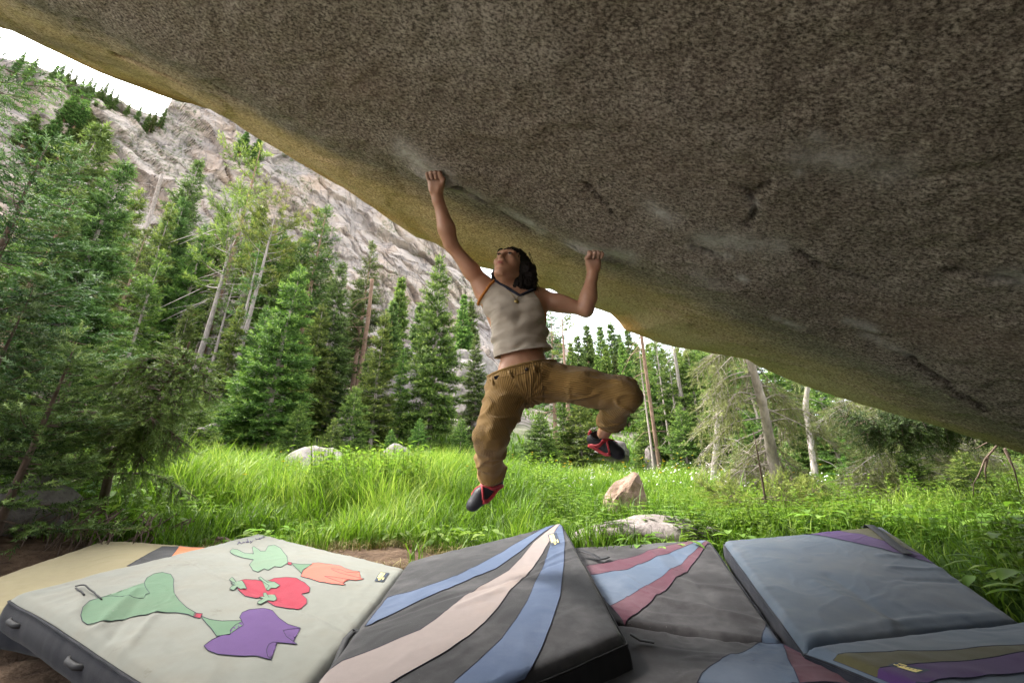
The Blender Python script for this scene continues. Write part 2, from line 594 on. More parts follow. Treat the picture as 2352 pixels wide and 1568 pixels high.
CHALK = [([(930, 350), (985, 390)], 0.06, 0.75), ([(960, 380), (1030, 412)], 0.05, 0.7), ([(1012, 412), (1100, 462)], 0.05, 0.62), ([(1190, 510), (1222, 528)], 0.028, 1.0), ([(1160, 495), (1240, 540)], 0.045, 0.5),
         ([(1320, 570), (1440, 592)], 0.055, 0.75), ([(1510, 488), (1528, 496)], 0.022, 0.9), ([(1490, 474), (1540, 505)], 0.045, 0.3),
         ([(1612, 548), (1720, 560)], 0.045, 0.75), ([(1720, 560), (1790, 572)], 0.04, 0.45), ([(1588, 566), (1680, 592)], 0.022, 0.5),
         ([(1846, 360), (1960, 372)], 0.05, 0.5), ([(1835, 395), (1850, 365)], 0.02, 0.6), ([(1980, 380), (2060, 395)], 0.06, 0.3),
         ([(1700, 634), (1712, 640)], 0.016, 0.9), ([(1600, 625), (1640, 650)], 0.05, 0.25), ([(1780, 730), (1840, 755)], 0.02, 0.6), ([(1950, 742), (2010, 766)], 0.024, 0.65),
         ([(1985, 776), (2100, 826)], 0.02, 0.4), ([(2320, 640), (2352, 646)], 0.04, 0.7), ([(1872, 315), (1886, 320)], 0.02, 0.6), ([(1720, 460), (1742, 470)], 0.01, 0.5), ([(1735, 470), (1728, 500)], 0.008, 0.5)]


def poly_dist(x, y, pts):
    d = np.full(x.shape, 9.0)
    for a, b in zip(pts[:-1], pts[1:]):
        ax, ay, bx, by = a[0], a[1], b[0], b[1]
        L2 = (bx - ax) ** 2 + (by - ay) ** 2 + 1e-9
        t = np.clip(((x - ax) * (bx - ax) + (y - ay) * (by - ay)) / L2, 0, 1)
        d = np.minimum(d, np.hypot(x - ax - t * (bx - ax), y - ay - t * (by - ay)))
    return d


def build_boulder():
    lp = np.array(LIP_PX, float)
    lt = np.interp(lp[:, 0], *np.array(LIP_T).T)
    L3 = np.array([P(a, b, t) for (a, b), t in zip(lp, lt)])
    seg = np.r_[0, np.cumsum(np.linalg.norm(np.diff(L3, axis=0), axis=1))]
    NC = 640
    s = np.linspace(0, seg[-1], NC)
    L = np.stack([np.interp(s, seg, L3[:, i]) for i in range(3)], -1)
    L[:, 1] += 0.02 * fbm(s * 3, 0, 0, 51, 3)
    # rows from the back of the roof to the lip
    w = np.r_[np.linspace(0, 0.50, 34, endpoint=False), np.linspace(0.50, 1, 250)]
    yb = (-3.0 - 1.2 * smooth(-1.6, 1.2, L[:, 0]))[None]
    xl, yl, zl = L[:, 0][None], L[:, 1][None], L[:, 2][None]
    W = w[:, None]
    Y = yb + (yl - yb) * W
    X = xl * (1.12 - 0.12 * W)
    yc = 1.72 + 0.17 * X + 0.05 * fbm(X * 1.2, 0, 0, 55, 2)
    ycl = np.minimum(yc, yl - 0.25)
    u = np.clip((Y - ycl) / (yl - ycl), 0, 1)
    rise = zl - roof_plane(xl, yl)
    Z = roof_plane(X, Y) + rise * (0.45 * u + 0.55 * u ** 2.2)
    q_ = np.clip(yc - Y, 0, None)
    Z = Z + ROOF_C * q_ * smooth(0.0, 0.18, q_)
    # the roof drops towards the back: unseen rear wall, shaped to darken the cave
    Z = Z - 0.5 * smooth(0.3, -2.8, Y) - 2.2 * smooth(-0.2, -3.0, Y) * smooth(-5.0, -2.4, X)
    hold = np.ones_like(X)
    for hp in ((998, 395), (1363, 575)):
        h3 = roof_hit(*hp)
        hold = np.minimum(hold, 1 - np.exp(-((X - h3[0]) ** 2 + (Y - h3[1]) ** 2) / 0.22 ** 2))
    att = hold * (1 - 0.75 * smooth(0.75, 1.0, u)) * (0.35 + 0.65 * smooth(1.0, 0.5, u))
    n = 0.040 * fbm(X * 0.7, Y * 0.9 - X * 0.3, 0, 61, 2) + 0.006 * fbm(X * 3.2 + Y, Y * 4.5, 0, 62, 3)
    Z = Z + n * att + 0.0045 * fbm(X * 18, Y * 26, 0, 63, 3) * (0.4 + 0.6 * hold) * (1 - 0.5 * u)
    # shallow scalloped steps (flakes)
    fl = fbm(X * 1.6 + 2, Y * 3.2 + X * 0.7, 0, 64, 3)
    Z = Z + 0.007 * smooth(0.12, 0.15, fl) * att
    for hp in ((998, 395), (1363, 575)):
        h3 = roof_hit(*hp)
        Z = Z - 0.034 * np.exp(-((X - h3[0]) / 0.13) ** 4 - ((Y - h3[1] - 0.055 - 0.1 * (X - h3[0])) / 0.028) ** 2)
    chalk = np.zeros_like(X)
    crackv = np.zeros_like(X)
    for pts, wd, dp in CRACKS:
        pp = [roof_hit(a, b)[:2] for a, b in pts]
        pp = [np.array(a) + 0 for a in pp]
        d = poly_dist(X + 0.012 * fbm(X * 14, Y * 14, 0, 71, 2), Y + 0.012 * fbm(X * 14, Y * 14, 3, 72, 2), pp)
        g = np.exp(-(d / wd) ** 2)
        Z = Z + dp * g
        crackv = np.maximum(crackv, g)
    for pts, wd, am in CHALK:
        pp = [roof_hit(a, b)[:2] for a, b in pts]
        d = poly_dist(X, Y, pp)
        chalk = np.maximum(chalk, am * np.exp(-(d / wd) ** 2))
    under = np.stack([X, Y, Z], -1)
    # outer face, top and back: a thick rounded body above
    outer = []
    for dy, dz, am in ((0.035, 0.05, 0.02), (0.06, 0.16, 0.04), (0.08, 0.4, 0.08), (0.0, 0.9, 0.12), (-0.35, 1.6, 0.15), (-0.9, 2.1, 0.15), (-1.6, 2.3, 0.15), (-2.6, 2.2, 0.15), (-4.2, 1.9, 0.12), (-6.2, 0.6, 0.1)):
        o = L.copy()
        o[:, 1] += dy
        o[:, 2] += dz * smooth(-7.6, -4.8, L[:, 0]) * smooth(7.0, 4.0, L[:, 0]) + 0.04 * dz
        o[:, 1] = np.maximum(o[:, 1], yb[0] - 0.25)
        o += am * np.stack([fbm(s * 1.1 + dz, dz, 0, 81, 3), fbm(s * 1.1, dz, 4, 82, 3), fbm(s * 1.1, dz, 8, 83, 3)], -1)
        outer.append(o[None])
    V = np.concatenate([under] + outer, 0)
    nr = V.shape[0]
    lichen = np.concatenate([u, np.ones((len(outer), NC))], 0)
    chalk = np.concatenate([chalk, np.zeros((len(outer), NC))], 0)
    crackv = np.concatenate([crackv, np.zeros((len(outer), NC))], 0)
    q = grid_faces(nr, NC)
    # close the loop (top back edge to roof back edge)
    c = np.arange(NC - 1)
    b0 = (nr - 1) * NC
    qb = np.stack([b0 + c, b0 + c + 1, c + 1, c], -1)
    q = np.concatenate([q, qb])
    loops = [q.ravel()]
    counts = [np.full(len(q), 4)]
    for col, fl_ in ((0, 1), (NC - 1, 0)):
        idx = np.arange(nr) * NC + col
        loops.append(idx[::-1] if fl_ else idx)
        counts.append(np.array([nr]))
    me = mesh_np('overhanging_boulder', V.reshape(-1, 3), np.concatenate(loops), np.concatenate(counts),
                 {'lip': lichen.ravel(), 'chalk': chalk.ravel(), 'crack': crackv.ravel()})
    return me


def granite_material():
    k = NT('boulder_granite')
    p = k.pos((1.0, 1.7, 1.0), (0, 0, 0.25))
    ps = k.pos((0.5, 1.5, 1.0), (0, 0, 0.3))
    p0 = k.pos()
    fine = k.noise(p, 72, 5, 0.72)
    mid = k.noise(p, 24, 4, 0.6)
    big = k.noise(ps, 1.6, 5, 0.6)
    big2 = k.noise(ps, 0.9, 4, 0.55)
    grain = k.ramp(fine, [(0.38, (0.036, 0.031, 0.024)), (0.46, (0.135, 0.117, 0.090)), (0.54, (0.26, 0.23, 0.180)), (0.66, (0.45, 0.41, 0.33))])
    c = k.mix(k.ramp(mid, [(0.35, 0.45), (0.6, 0.0)]), grain, (0.13, 0.10, 0.08))
    c = k.mix(k.ramp(big, [(0.54, 0.0), (0.72, 0.25)]), c, (0.22, 0.155, 0.115))
    c = k.mix(k.ramp(big2, [(0.50, 0.0), (0.68, 0.55)]), c, k.ramp(fine, [(0.40, (0.09, 0.08, 0.066)), (0.56, (0.42, 0.385, 0.325))]))
    sx = k.n('ShaderNodeSeparateXYZ')
    k.l(p0, sx.inputs[0])
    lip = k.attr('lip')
    # lichen and water stain on the rim, colour brightened in place of outside light
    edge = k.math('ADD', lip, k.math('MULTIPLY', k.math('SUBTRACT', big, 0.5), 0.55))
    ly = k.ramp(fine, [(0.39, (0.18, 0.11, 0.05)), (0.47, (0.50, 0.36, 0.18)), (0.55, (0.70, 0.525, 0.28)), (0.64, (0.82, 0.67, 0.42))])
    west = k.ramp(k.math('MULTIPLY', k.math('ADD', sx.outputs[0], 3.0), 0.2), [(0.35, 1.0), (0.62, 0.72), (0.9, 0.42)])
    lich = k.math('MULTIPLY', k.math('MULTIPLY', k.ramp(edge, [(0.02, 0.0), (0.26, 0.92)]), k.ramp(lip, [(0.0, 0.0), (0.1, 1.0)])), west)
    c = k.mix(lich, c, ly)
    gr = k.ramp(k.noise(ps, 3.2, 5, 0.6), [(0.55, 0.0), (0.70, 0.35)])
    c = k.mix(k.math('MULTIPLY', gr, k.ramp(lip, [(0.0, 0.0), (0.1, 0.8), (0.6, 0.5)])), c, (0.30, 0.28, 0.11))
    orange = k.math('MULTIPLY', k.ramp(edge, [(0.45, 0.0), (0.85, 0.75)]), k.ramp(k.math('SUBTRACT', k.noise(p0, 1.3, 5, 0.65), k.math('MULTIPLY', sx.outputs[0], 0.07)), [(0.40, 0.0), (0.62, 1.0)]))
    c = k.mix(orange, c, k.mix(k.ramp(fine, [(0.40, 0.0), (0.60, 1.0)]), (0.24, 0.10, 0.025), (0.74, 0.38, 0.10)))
    # dark seep stain at the high end of the rim
    dk = k.math('MULTIPLY', k.ramp(k.math('MULTIPLY', sx.outputs[0], -0.2), [(0.30, 0.0), (0.48, 1.0)]), k.ramp(big2, [(0.45, 0.0), (0.6, 0.85)]))
    dk = k.math('MULTIPLY', dk, k.ramp(lip, [(0.15, 0.0), (0.6, 1.0)]))
    c = k.mix(dk, c, (0.03, 0.026, 0.022))
    ch = k.math('MULTIPLY', k.attr('chalk'), k.ramp(k.noise(p, 26, 5, 0.7), [(0.32, 0.35), (0.6, 1.0)]))
    c = k.mix(ch, c, (0.50, 0.50, 0.46))
    c = k.mix(k.math('MULTIPLY', k.attr('crack'), 0.75), c, (0.025, 0.02, 0.016))
    nrm = k.bump(mid, 0.5, 0.012, k.bump(fine, 0.45, 0.006))
    return k.fin(c, 0.88, nrm, 0.2)


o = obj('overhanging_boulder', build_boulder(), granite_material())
tag(o, 'huge speckled granite boulder with yellow lichened rim roofing over the crash pads', 'boulder')


# ------------------------------------------------------------------ loose boulders
M_ROCK = {}
for nm, a, b in (('pale', (0.30, 0.27, 0.245), (0.15, 0.135, 0.12)), ('tan', (0.33, 0.235, 0.18), (0.15, 0.10, 0.07)), ('grey', (0.16, 0.148, 0.136), (0.07, 0.062, 0.055)), ('mauve', (0.30, 0.265, 0.25), (0.17, 0.14, 0.13))):
    k = NT('rock_' + nm)
    p = k.pos()
    n1 = k.noise(p, 2.2, 7, 0.65)
    n2 = k.noise(p, 30, 6, 0.7)
    c = k.mix(k.ramp(n1, [(0.35, 0.0), (0.62, 1.0)]), b, a)
    c = k.mix(k.ramp(n2, [(0.35, 0.45), (0.5, 0.0)]), c, [x * 0.3 for x in b])
    M_ROCK[nm] = k.fin(c, 0.92, k.bump(n1, 0.6, 0.08, k.bump(n2, 0.6, 0.015)), 0.15)


def rock_mesh(name, size, seed, sharp=0.5, sub=4):
    """an angular boulder: sphere cut by random planes, then weathered"""
    bm = bmesh.new()
    bmesh.ops.create_icosphere(bm, subdivisions=sub, radius=1.0)
    co = np.array([vv.co[:] for vv in bm.verts])
    r = np.random.default_rng(seed)
    N = r.normal(size=(14, 3))
    N /= np.linalg.norm(N, axis=1, keepdims=True)
    D = r.uniform(0.62, 0.95, 14)
    dirs = co / np.linalg.norm(co, axis=1, keepdims=True)
    rad = np.full(len(co), 1.05)
    for nn, d in zip(N, D):
        cs = dirs @ nn
        lim = np.where(cs > 0.05, d / np.maximum(cs, 0.05), 9)
        rad = np.minimum(rad, lim) if sharp > 0.7 else rad + (np.minimum(rad, lim) - rad) * (0.5 + 0.5 * sharp)
    co = dirs * rad[:, None]
    co += dirs * (0.09 * fbm(co[:, 0] * 2, co[:, 1] * 2, co[:, 2] * 2, seed, 5))[:, None]
    co *= np.array(size) / 2
    for vv, c_ in zip(bm.verts, co):
        vv.co = c_
    me = bpy.data.meshes.new(name)
    bm.to_mesh(me)
    bm.free()
    for pl in me.polygons:
        pl.use_smooth = sharp < 0.8
    return me


def rock_at(px, py, t, size, label, mat, seed, sharp=0.6, sink=0.25, rotz=0.0, tilt=(0, 0), name='boulder', group=None):
    c = P(px, py, t)
    z = gz(c[0], c[1])
    o = obj(name, rock_mesh(name, size, seed, sharp), M_ROCK[mat])
    o.location = (c[0], c[1], z + size[2] * (0.5 - sink))
    o.rotation_euler = (tilt[0], tilt[1], rotz)
    return tag(o, label, 'boulder', group)


o = rock_at(1440, 1180, 4.3, (0.50, 0.40, 0.72), 'pointed tan granite boulder standing in the grass behind the striped pads', 'tan', 41, 0.95, 0.2, 0.4, (0.1, 0.25))
rock_at(1500, 1262, 3.25, (1.25, 0.75, 0.42), 'low pale granite slab just behind the dark pad with maroon stripes', 'mauve', 12, 0.75, 0.42, 0.2)
rock_at(18, 1270, 2.95, (0.75, 0.6, 0.5), 'dark grey boulder beside the yellow pad under the spruces', 'grey', 13, 0.5, 0.3, 0.5)
rock_at(735, 1075, 9.5, (1.7, 1.1, 0.95), 'pale rounded boulder behind the tall meadow herbs', 'pale', 14, 0.65, 0.16, 0.3)
rock_at(905, 1075, 9.8, (1.1, 0.9, 0.95), 'small pale boulder beside the low juniper at the meadow edge', 'pale', 15, 0.5, 0.15, 1.1)
rock_at(535, 1010, 13.0, (2.2, 1.5, 1.0), 'cracked lilac grey boulder below the bare pine trunks', 'mauve', 16, 0.8, 0.3, 0.2)
rock_at(700, 945, 17.5, (3.0, 2.0, 1.8), 'blocky white boulder behind the bright yellow green fir', 'pale', 17, 0.9, 0.2, 0.5)
rock_at(1496, 1030, 15.5, (0.8, 0.7, 1.3), 'upright lichened boulder at the foot of the brown pine trunk', 'mauve', 18, 0.6, 0.2, 0.7)
rock_at(1118, 985, 18.5, (1.6, 1.4, 2.0), 'big tan boulder behind the dark fir by the hanging leg', 'mauve', 19, 0.8, 0.2, 0.9)
rock_at(1395, 1000, 19.5, (2.2, 1.6, 1.3), 'pale boulder half hidden behind the small dark firs', 'mauve', 20, 0.8, 0.2, 0.1)
rock_at(1065, 770, 34.0, (7, 5, 6), 'large white talus block right of the tall pointed fir', 'pale', 21, 0.9, 0.25, 0.1)
rock_at(1075, 860, 30.0, (6, 5, 6.5), 'white talus block below another beside the dark fir', 'pale', 22, 0.9, 0.3, 0.8)
rock_at(955, 740, 38.0, (8, 6, 6.5), 'pale talus block between two pointed firs', 'pale', 23, 0.9, 0.3, 1.4)
rock_at(930, 860, 27.0, (4, 3, 3.6), 'mauve talus block behind the slim firs', 'mauve', 24, 0.9, 0.3, 0.3)
rock_at(400, 640, 40.0, (9, 6, 6), 'smooth white talus block above the bare pine trunks', 'pale', 25, 0.8, 0.3, 0.3)
rock_at(440, 700, 36.0, (6, 5, 6), 'pale talus block between slender fir and pine trunks', 'pale', 26, 0.9, 0.3, 2.3)
rock_at(795, 1000, 14.5, (1.3, 1.0, 1.5), 'tan boulder between the small firs at the meadow edge', 'mauve', 27, 0.8, 0.2, 2.3)
rock_at(1640, 1075, 9.5, (0.55, 0.4, 0.3), 'small flat stone at the foot of the spreading spruce', 'pale', 28, 0.8, 0.3, 0.3)
# ================================================================== TREES
M_FIR = mat_foliage('needles_fir', (0.022, 0.05, 0.01), (0.125, 0.208, 0.038), (0.29, 0.375, 0.09), 0.33)
M_SPRUCE = mat_foliage('needles_spruce', (0.02, 0.042, 0.01), (0.098, 0.162, 0.036), (0.22, 0.30, 0.095), 0.30)
M_BLUE = mat_foliage('needles_blue_spruce', (0.014, 0.034, 0.009), (0.095, 0.155, 0.045), (0.27, 0.355, 0.20), 0.18)
M_NEAR = mat_foliage('needles_near_spruce', (0.018, 0.036, 0.008), (0.135, 0.195, 0.052), (0.32, 0.39, 0.14), 0.24)
M_PINE = mat_foliage('needles_pine', (0.04, 0.06, 0.012), (0.1812, 0.225, 0.045), (0.3375, 0.35, 0.0875), 0.41)
M_DRAB = mat_foliage('needles_drab', (0.06, 0.065, 0.025), (0.20, 0.215, 0.085), (0.34, 0.36, 0.16), 0.3, 0.7, 0.0)
M_DARK = mat_foliage('needles_dark', (0.012, 0.028, 0.008), (0.045, 0.085, 0.022), (0.10, 0.155, 0.045), 0.2)  # dark green needles of the low hanging bough
M_BARK = mat_bark('bark_grey', (0.30, 0.25, 0.21), (0.40, 0.35, 0.31))
M_BARK_RED = mat_bark('bark_red', (0.24, 0.13, 0.085), (0.36, 0.26, 0.20))
M_BARK_DARK = mat_bark('bark_dark', (0.11, 0.070, 0.050), (0.16, 0.125, 0.105))
M_DEAD = mat_bark('bark_dead', (0.42, 0.38, 0.35), (0.30, 0.25, 0.22))


def unit(v):
    return v / (np.linalg.norm(v, axis=-1, keepdims=True) + 1e-9)


def needles(mb, base, dirs, length, n, nl, nw, tint, rng, spread=0.8):
    """bottle-brush shoots: n slim triangles round each shoot axis"""
    m = len(base)
    if m == 0:
        return
    length = np.broadcast_to(length, (m,))
    d = unit(dirs)
    ref = np.where(np.abs(d[:, 2:3]) < 0.9, np.array([[0, 0, 1.0]]), np.array([[1.0, 0, 0]]))
    a = unit(np.cross(d, ref))
    b = np.cross(d, a)
    f = (np.arange(n)[None] + rng.random((m, n))) / n
    ang = np.arange(n)[None] * 2.399 + rng.random((m, 1)) * 6.28
    rad = np.cos(ang)[..., None] * a[:, None] + np.sin(ang)[..., None] * b[:, None]
    st = base[:, None] + d[:, None] * (f * length[:, None])[..., None]
    nd = unit(rad * spread + d[:, None] * 0.75 + rng.normal(size=(m, n, 3)) * 0.12)
    L = nl * (0.75 + 0.5 * rng.random((m, n)))[..., None]
    side = unit(np.cross(nd, rad + 0.3 * rng.normal(size=(m, n, 3)))) * nw * 0.5
    tip = st + nd * L
    v = np.stack([st - side, st + side, tip + side * 0.25], 2).reshape(-1, 3)
    faces = np.arange(m * n * 3).reshape(-1, 3)
    t = np.broadcast_to(np.asarray(tint, float).reshape(-1, 1) if not np.isscalar(tint) else np.full((m, 1), tint), (m, n))
    t = np.clip(t + rng.normal(size=(m, n)) * 0.09 + 0.12 * (f - 0.5), 0, 1)
    mb.add(v, faces, np.repeat(t.ravel(), 3))


def conifer(seed, H, R, cb=0.08, whorl=0.34, per=6, droop=0.35, tip_up=0.25, shoot=0.20, n=7, nl=0.09, nw=0.022, dens=1.0,
            trunk_r=None, taper=0.85, bare_in=0.18, lean=None, ragged=0.25, dead=0.0, one_side=None, twig_hang=0.0, limb_sides=3, thick_limb=1.0, trunk_sides=8, flat=0.0):
    """returns (trunk mesh builder, crown mesh builder); lean(z) gives the trunk's xy"""
    rng = np.random.default_rng(seed)
    tb, cbm = MB(), MB()
    tr = trunk_r or H * 0.014
    zs = np.linspace(-0.25, H, 16)
    ph = rng.random(4) * 6
    def axis(z):
        z = np.asarray(z, float)
        w = H * 0.006
        x = w * np.sin(z / H * 5 + ph[0])
        y = w * np.sin(z / H * 4 + ph[1])
        if lean is not None:
            l = lean(np.clip(z / H, 0, 1))
            x, y = x + l[0], y + l[1]
        return np.stack([x, y, z + 0 * x], -1)
    rad = tr * np.clip(1 - zs / H, 0.03, 1) ** 0.8
    rad[0] *= 1.45
    rad[1] *= 1.1
    tb.tube(axis(zs), rad, trunk_sides, True, 0.5)
    z = cb * H
    B, D, LEN, T = [], [], [], []
    while z < H * 0.985:
        fz = (z / H - cb) / (1 - cb)
        prof = (1 - fz) ** taper * (0.55 + 0.45 * min(1, fz / 0.18 + 0.35))
        k = per if fz < 0.85 else max(3, per - 2)
        a0 = rng.random() * 6.28
        for i in range(k):
            if rng.random() < ragged * 0.5:
                continue
            phi = a0 + i * 6.283 / k + rng.normal() * 0.25
            if one_side is not None and math.cos(phi - one_side) < -0.2 and rng.random() < 0.75:
                continue
            Lb = R * prof * (1 + ragged * rng.normal() * 0.8) * (0.75 + 0.35 * rng.random())
            if Lb < 0.05 * R:
                Lb = 0.05 * R
            zb = z + rng.normal() * whorl * 0.3
            rise = (0.55 * fz + tip_up * 0.3) - droop * (1 - fz) ** 0.7
            s = np.linspace(0, 1, 7)
            o = np.array([math.cos(phi), math.sin(phi), 0])
            curve = rise * s + (tip_up + flat) * s ** 2.2 * 0.45 - 0.10 * s
            start = axis(min(max(zb, 0.02 * H), H * 0.99))
            bend = rng.normal() * 0.18
            sidev = np.array([-o[1], o[0], 0])
            pts = start + (o[None] * s[:, None] + sidev[None] * (bend * s ** 2)[:, None]) * Lb
            pts[:, 2] += curve * Lb
            br = max(tr * 0.16 * (1 - fz) + 0.004, 0.0035) * (Lb / R + 0.35) * thick_limb
            tb.tube(pts, br * (1 - 0.8 * s), limb_sides, False, 0.4)
            if rng.random() < dead * (1 - fz) * 1.3:
                # a bare dead limb with a few side twigs
                for q_ in range(int(3 + 4 * rng.random())):
                    f = 0.25 + 0.7 * rng.random()
                    c0 = np.array([np.interp(f, s, pts[:, j]) for j in range(3)])
                    dv = unit(o * 0.7 + sidev * rng.choice([-1, 1]) * 0.8 + np.array([0, 0, rng.normal() * 0.4 - 0.1]))
                    ll = Lb * 0.3 * (1 - f * 0.6)
                    tb.tube(np.array([c0, c0 + dv * ll * 0.5, c0 + dv * ll + np.array([0, 0, -0.1 * ll])]), [br * 0.4, br * 0.28, br * 0.1], 3, False, 0.6)
                continue
            nt = max(2, int(round(Lb / (shoot * 0.62) * dens)))
            for q_ in range(nt):
                f = bare_in + (1 - bare_in) * (q_ + rng.random() * 0.8) / nt
                c0 = np.array([np.interp(f, s, pts[:, j]) for j in range(3)])
                tg = unit(np.array([np.interp(min(1, f + 0.1), s, pts[:, j]) for j in range(3)]) - c0 + 1e-6)
                for sg in (-1, 1):
                    lt = min(Lb * 0.42, (1 - f) * Lb * 0.55 + shoot * 0.7) * (0.7 + 0.5 * rng.random())
                    dv = unit(tg * 0.75 + sidev * sg * (0.75 + 0.2 * rng.normal()) + np.array([0, 0, rng.normal() * 0.16 - twig_hang + 0.05]))
                    ns = max(1, int(round(lt / (shoot * 0.75))))
                    for j in range(ns):
                        g = (j + 0.25 * rng.random()) / ns
                        B.append(c0 + dv * lt * g + np.array([0, 0, -twig_hang * 0.4 * lt * g * g]))
                        D.append(dv + rng.normal(size=3) * 0.30 + np.array([0, 0, -0.3 * twig_hang]))
                        LEN.append(shoot * (0.8 + 0.4 * rng.random()))
                        T.append(0.14 + 0.42 * f * (0.5 + 0.5 * g) + 0.34 * (j == ns - 1) * rng.random() + 0.13 * rng.normal())  # inner shoots tinted darker for shade inside the crown, tips lighter as new growth
            B.append(pts[-1])
            D.append(pts[-1] - pts[-2])
            LEN.append(shoot)
            T.append(0.85)
        z += whorl * (0.75 + 0.5 * rng.random()) * (1 - 0.45 * fz)
    # leader
    for q_ in range(4):
        B.append(axis(H * (0.955 + 0.012 * q_)))
        D.append(np.array([0, 0, 1.0]) + rng.normal(size=3) * 0.15)
        LEN.append(shoot * 1.2)
        T.append(0.9)
    needles(cbm, np.array(B), np.array(D), np.array(LEN), n, nl, nw, np.array(T), rng)
    return tb, cbm


PROTO = {}


def proto(key, foliage, bark, **kw):
    tb, cm = conifer(**kw)
    PROTO[key] = (tb.mesh(key + '_trunk'), cm.mesh(key + '_crown', False), foliage, bark, kw['H'])
    PROTO[key][0].materials.append(bark)
    PROTO[key][1].materials.append(foliage)


def tree_xy(key, x, y, H, label, group=None, rotz=None, wide=1.0, name='fir_tree', lean=(0, 0), z=None):
    tm, cm, _, _, H0 = PROTO[key]
    s = H / H0
    r = rotz if rotz is not None else (x * 3.7 + y * 1.3) % 6.28
    t = thing(name, label, 'tree', (x, y, gz(x, y) - 0.05 if z is None else z), group, r, (s * wide, s * wide, s))
    t.rotation_euler = (lean[0], lean[1], r)
    obj('trunk', tm, None, t)
    obj('crown', cm, None, t)
    return t


def tree_px(key, top, dist, label, group=None, **kw):
    """a tree whose tip shows at the picture point top, standing dist metres out on the ground"""
    r = ray(*top)
    h = math.hypot(r[0], r[1])
    x, y = r[0] / h * dist, r[1] / h * dist
    ztop = CAM_Z + r[2] / h * dist
    zb = gz(x, y)
    H = ztop - zb
    return tree_xy(key, x, y, max(H, 0.5), label, group, **kw)


# --- kinds
proto('fir_a', M_FIR, M_BARK, seed=1, H=9, R=1.75, cb=0.05, shoot=0.19, n=8, nl=0.12, nw=0.036, per=7, whorl=0.33, dens=1.1)
proto('fir_b', M_FIR, M_BARK, seed=2, H=9, R=1.5, cb=0.08, shoot=0.19, n=8, nl=0.12, nw=0.036, per=7, whorl=0.33, dens=1.1, ragged=0.4, droop=0.3)
proto('fir_c', M_SPRUCE, M_BARK, seed=3, H=12, R=2.0, cb=0.04, shoot=0.24, n=8, nl=0.15, nw=0.044, per=7, whorl=0.38, droop=0.45)
proto('fir_d', M_SPRUCE, M_BARK_RED, seed=4, H=14, R=2.1, cb=0.22, shoot=0.28, n=7, nl=0.17, nw=0.052, per=6, whorl=0.46, ragged=0.5, dead=0.35)
proto('fir_small', M_FIR, M_BARK, seed=5, H=3, R=1.0, cb=0.02, shoot=0.12, n=9, nl=0.065, nw=0.02, per=7, whorl=0.18)
proto('pine_a', M_PINE, M_DEAD, seed=6, H=15, R=2.3, cb=0.52, shoot=0.34, n=9, nl=0.20, nw=0.045, per=4, whorl=0.62, ragged=0.7, tip_up=0.7, droop=0.1, taper=0.45, dens=0.8, trunk_r=0.24, bare_in=0.35)
proto('pine_b', M_PINE, M_BARK_RED, seed=7, H=15, R=2.1, cb=0.45, shoot=0.34, n=9, nl=0.20, nw=0.045, per=4, whorl=0.7, ragged=0.8, tip_up=0.6, droop=0.15, taper=0.5, dens=0.8, trunk_r=0.26, bare_in=0.3, dead=0.2)
proto('snaggy', M_SPRUCE, M_DEAD, seed=8, H=13, R=1.5, cb=0.10, shoot=0.30, n=6, nl=0.16, nw=0.045, per=5, whorl=0.42, ragged=0.6, dead=1.0, droop=0.5, trunk_r=0.2)
proto('far_a', M_FIR, M_BARK_RED, seed=9, H=12, R=1.7, cb=0.03, shoot=0.30, n=9, nl=0.20, nw=0.085, per=7, whorl=0.42, ragged=0.3)
proto('far_b', M_SPRUCE, M_BARK_RED, seed=10, H=12, R=1.5, cb=0.05, shoot=0.30, n=9, nl=0.20, nw=0.085, per=7, whorl=0.42, ragged=0.4)
proto('pole', M_FIR, M_BARK, seed=12, H=13, R=1.3, cb=0.42, shoot=0.30, n=6, nl=0.16, nw=0.05, per=5, whorl=0.6, ragged=0.7, dead=0.3, trunk_r=0.15)

proto('fir_e', M_FIR, M_BARK, seed=21, H=10, R=1.7, cb=0.05, shoot=0.21, n=8, nl=0.13, nw=0.038, per=6, whorl=0.40, ragged=0.75, dead=0.3, taper=0.7, droop=0.5)
proto('fir_f', M_SPRUCE, M_DEAD, seed=22, H=12, R=1.9, cb=0.16, shoot=0.25, n=8, nl=0.15, nw=0.044, per=5, whorl=0.46, ragged=0.9, dead=0.45, taper=0.6, droop=0.55)
# --- left and centre, behind the meadow
tree_px('fir_a', (690, 612), 14.5, 'bright yellow green fir with full skirt in front of the white block', wide=1.15)
tree_px('fir_b', (886, 716), 15.5, 'slim bright fir left of the tallest pointed fir')
tree_px('fir_a', (1014, 585), 17.0, 'tall pointed green fir standing against the pale cliff', wide=0.85)
tree_px('fir_c', (1096, 768), 18.5, 'dark dense fir right behind the climber', wide=1.1)
tree_px('fir_small', (818, 890), 13.5, 'small bushy fir between the two bright firs')
tree_px('fir_small', (770, 960), 12.0, 'low young fir beside the pale rounded boulder')
tree_px('fir_small', (965, 960), 13.5, 'young fir at the foot of the tall pointed fir')
tree_px('fir_d', (752, 470), 21.0, 'tall dark fir with broad ragged crown behind the bright fir')
tree_px('fir_c', (790, 600), 19.0, 'dense dark green fir with hanging lower boughs')
tree_px('fir_d', (856, 556), 22.0, 'ragged fir with reddish trunk and open lower half', wide=0.9)
tree_px('fir_e', (735, 480), 25.0, 'slender grey green fir behind the dense firs')
tree_px('far_b', (905, 690), 27.0, 'thin fir between cliff foot and reddish trunk')
tree_px('pine_b', (600, 330), 25.0, 'tall yellow green pine with crooked red trunk', name='pine_tree', wide=0.85)
tree_px('pine_a', (560, 455), 22.0, 'yellow green pine on a long pale bare trunk', name='pine_tree', wide=0.8)
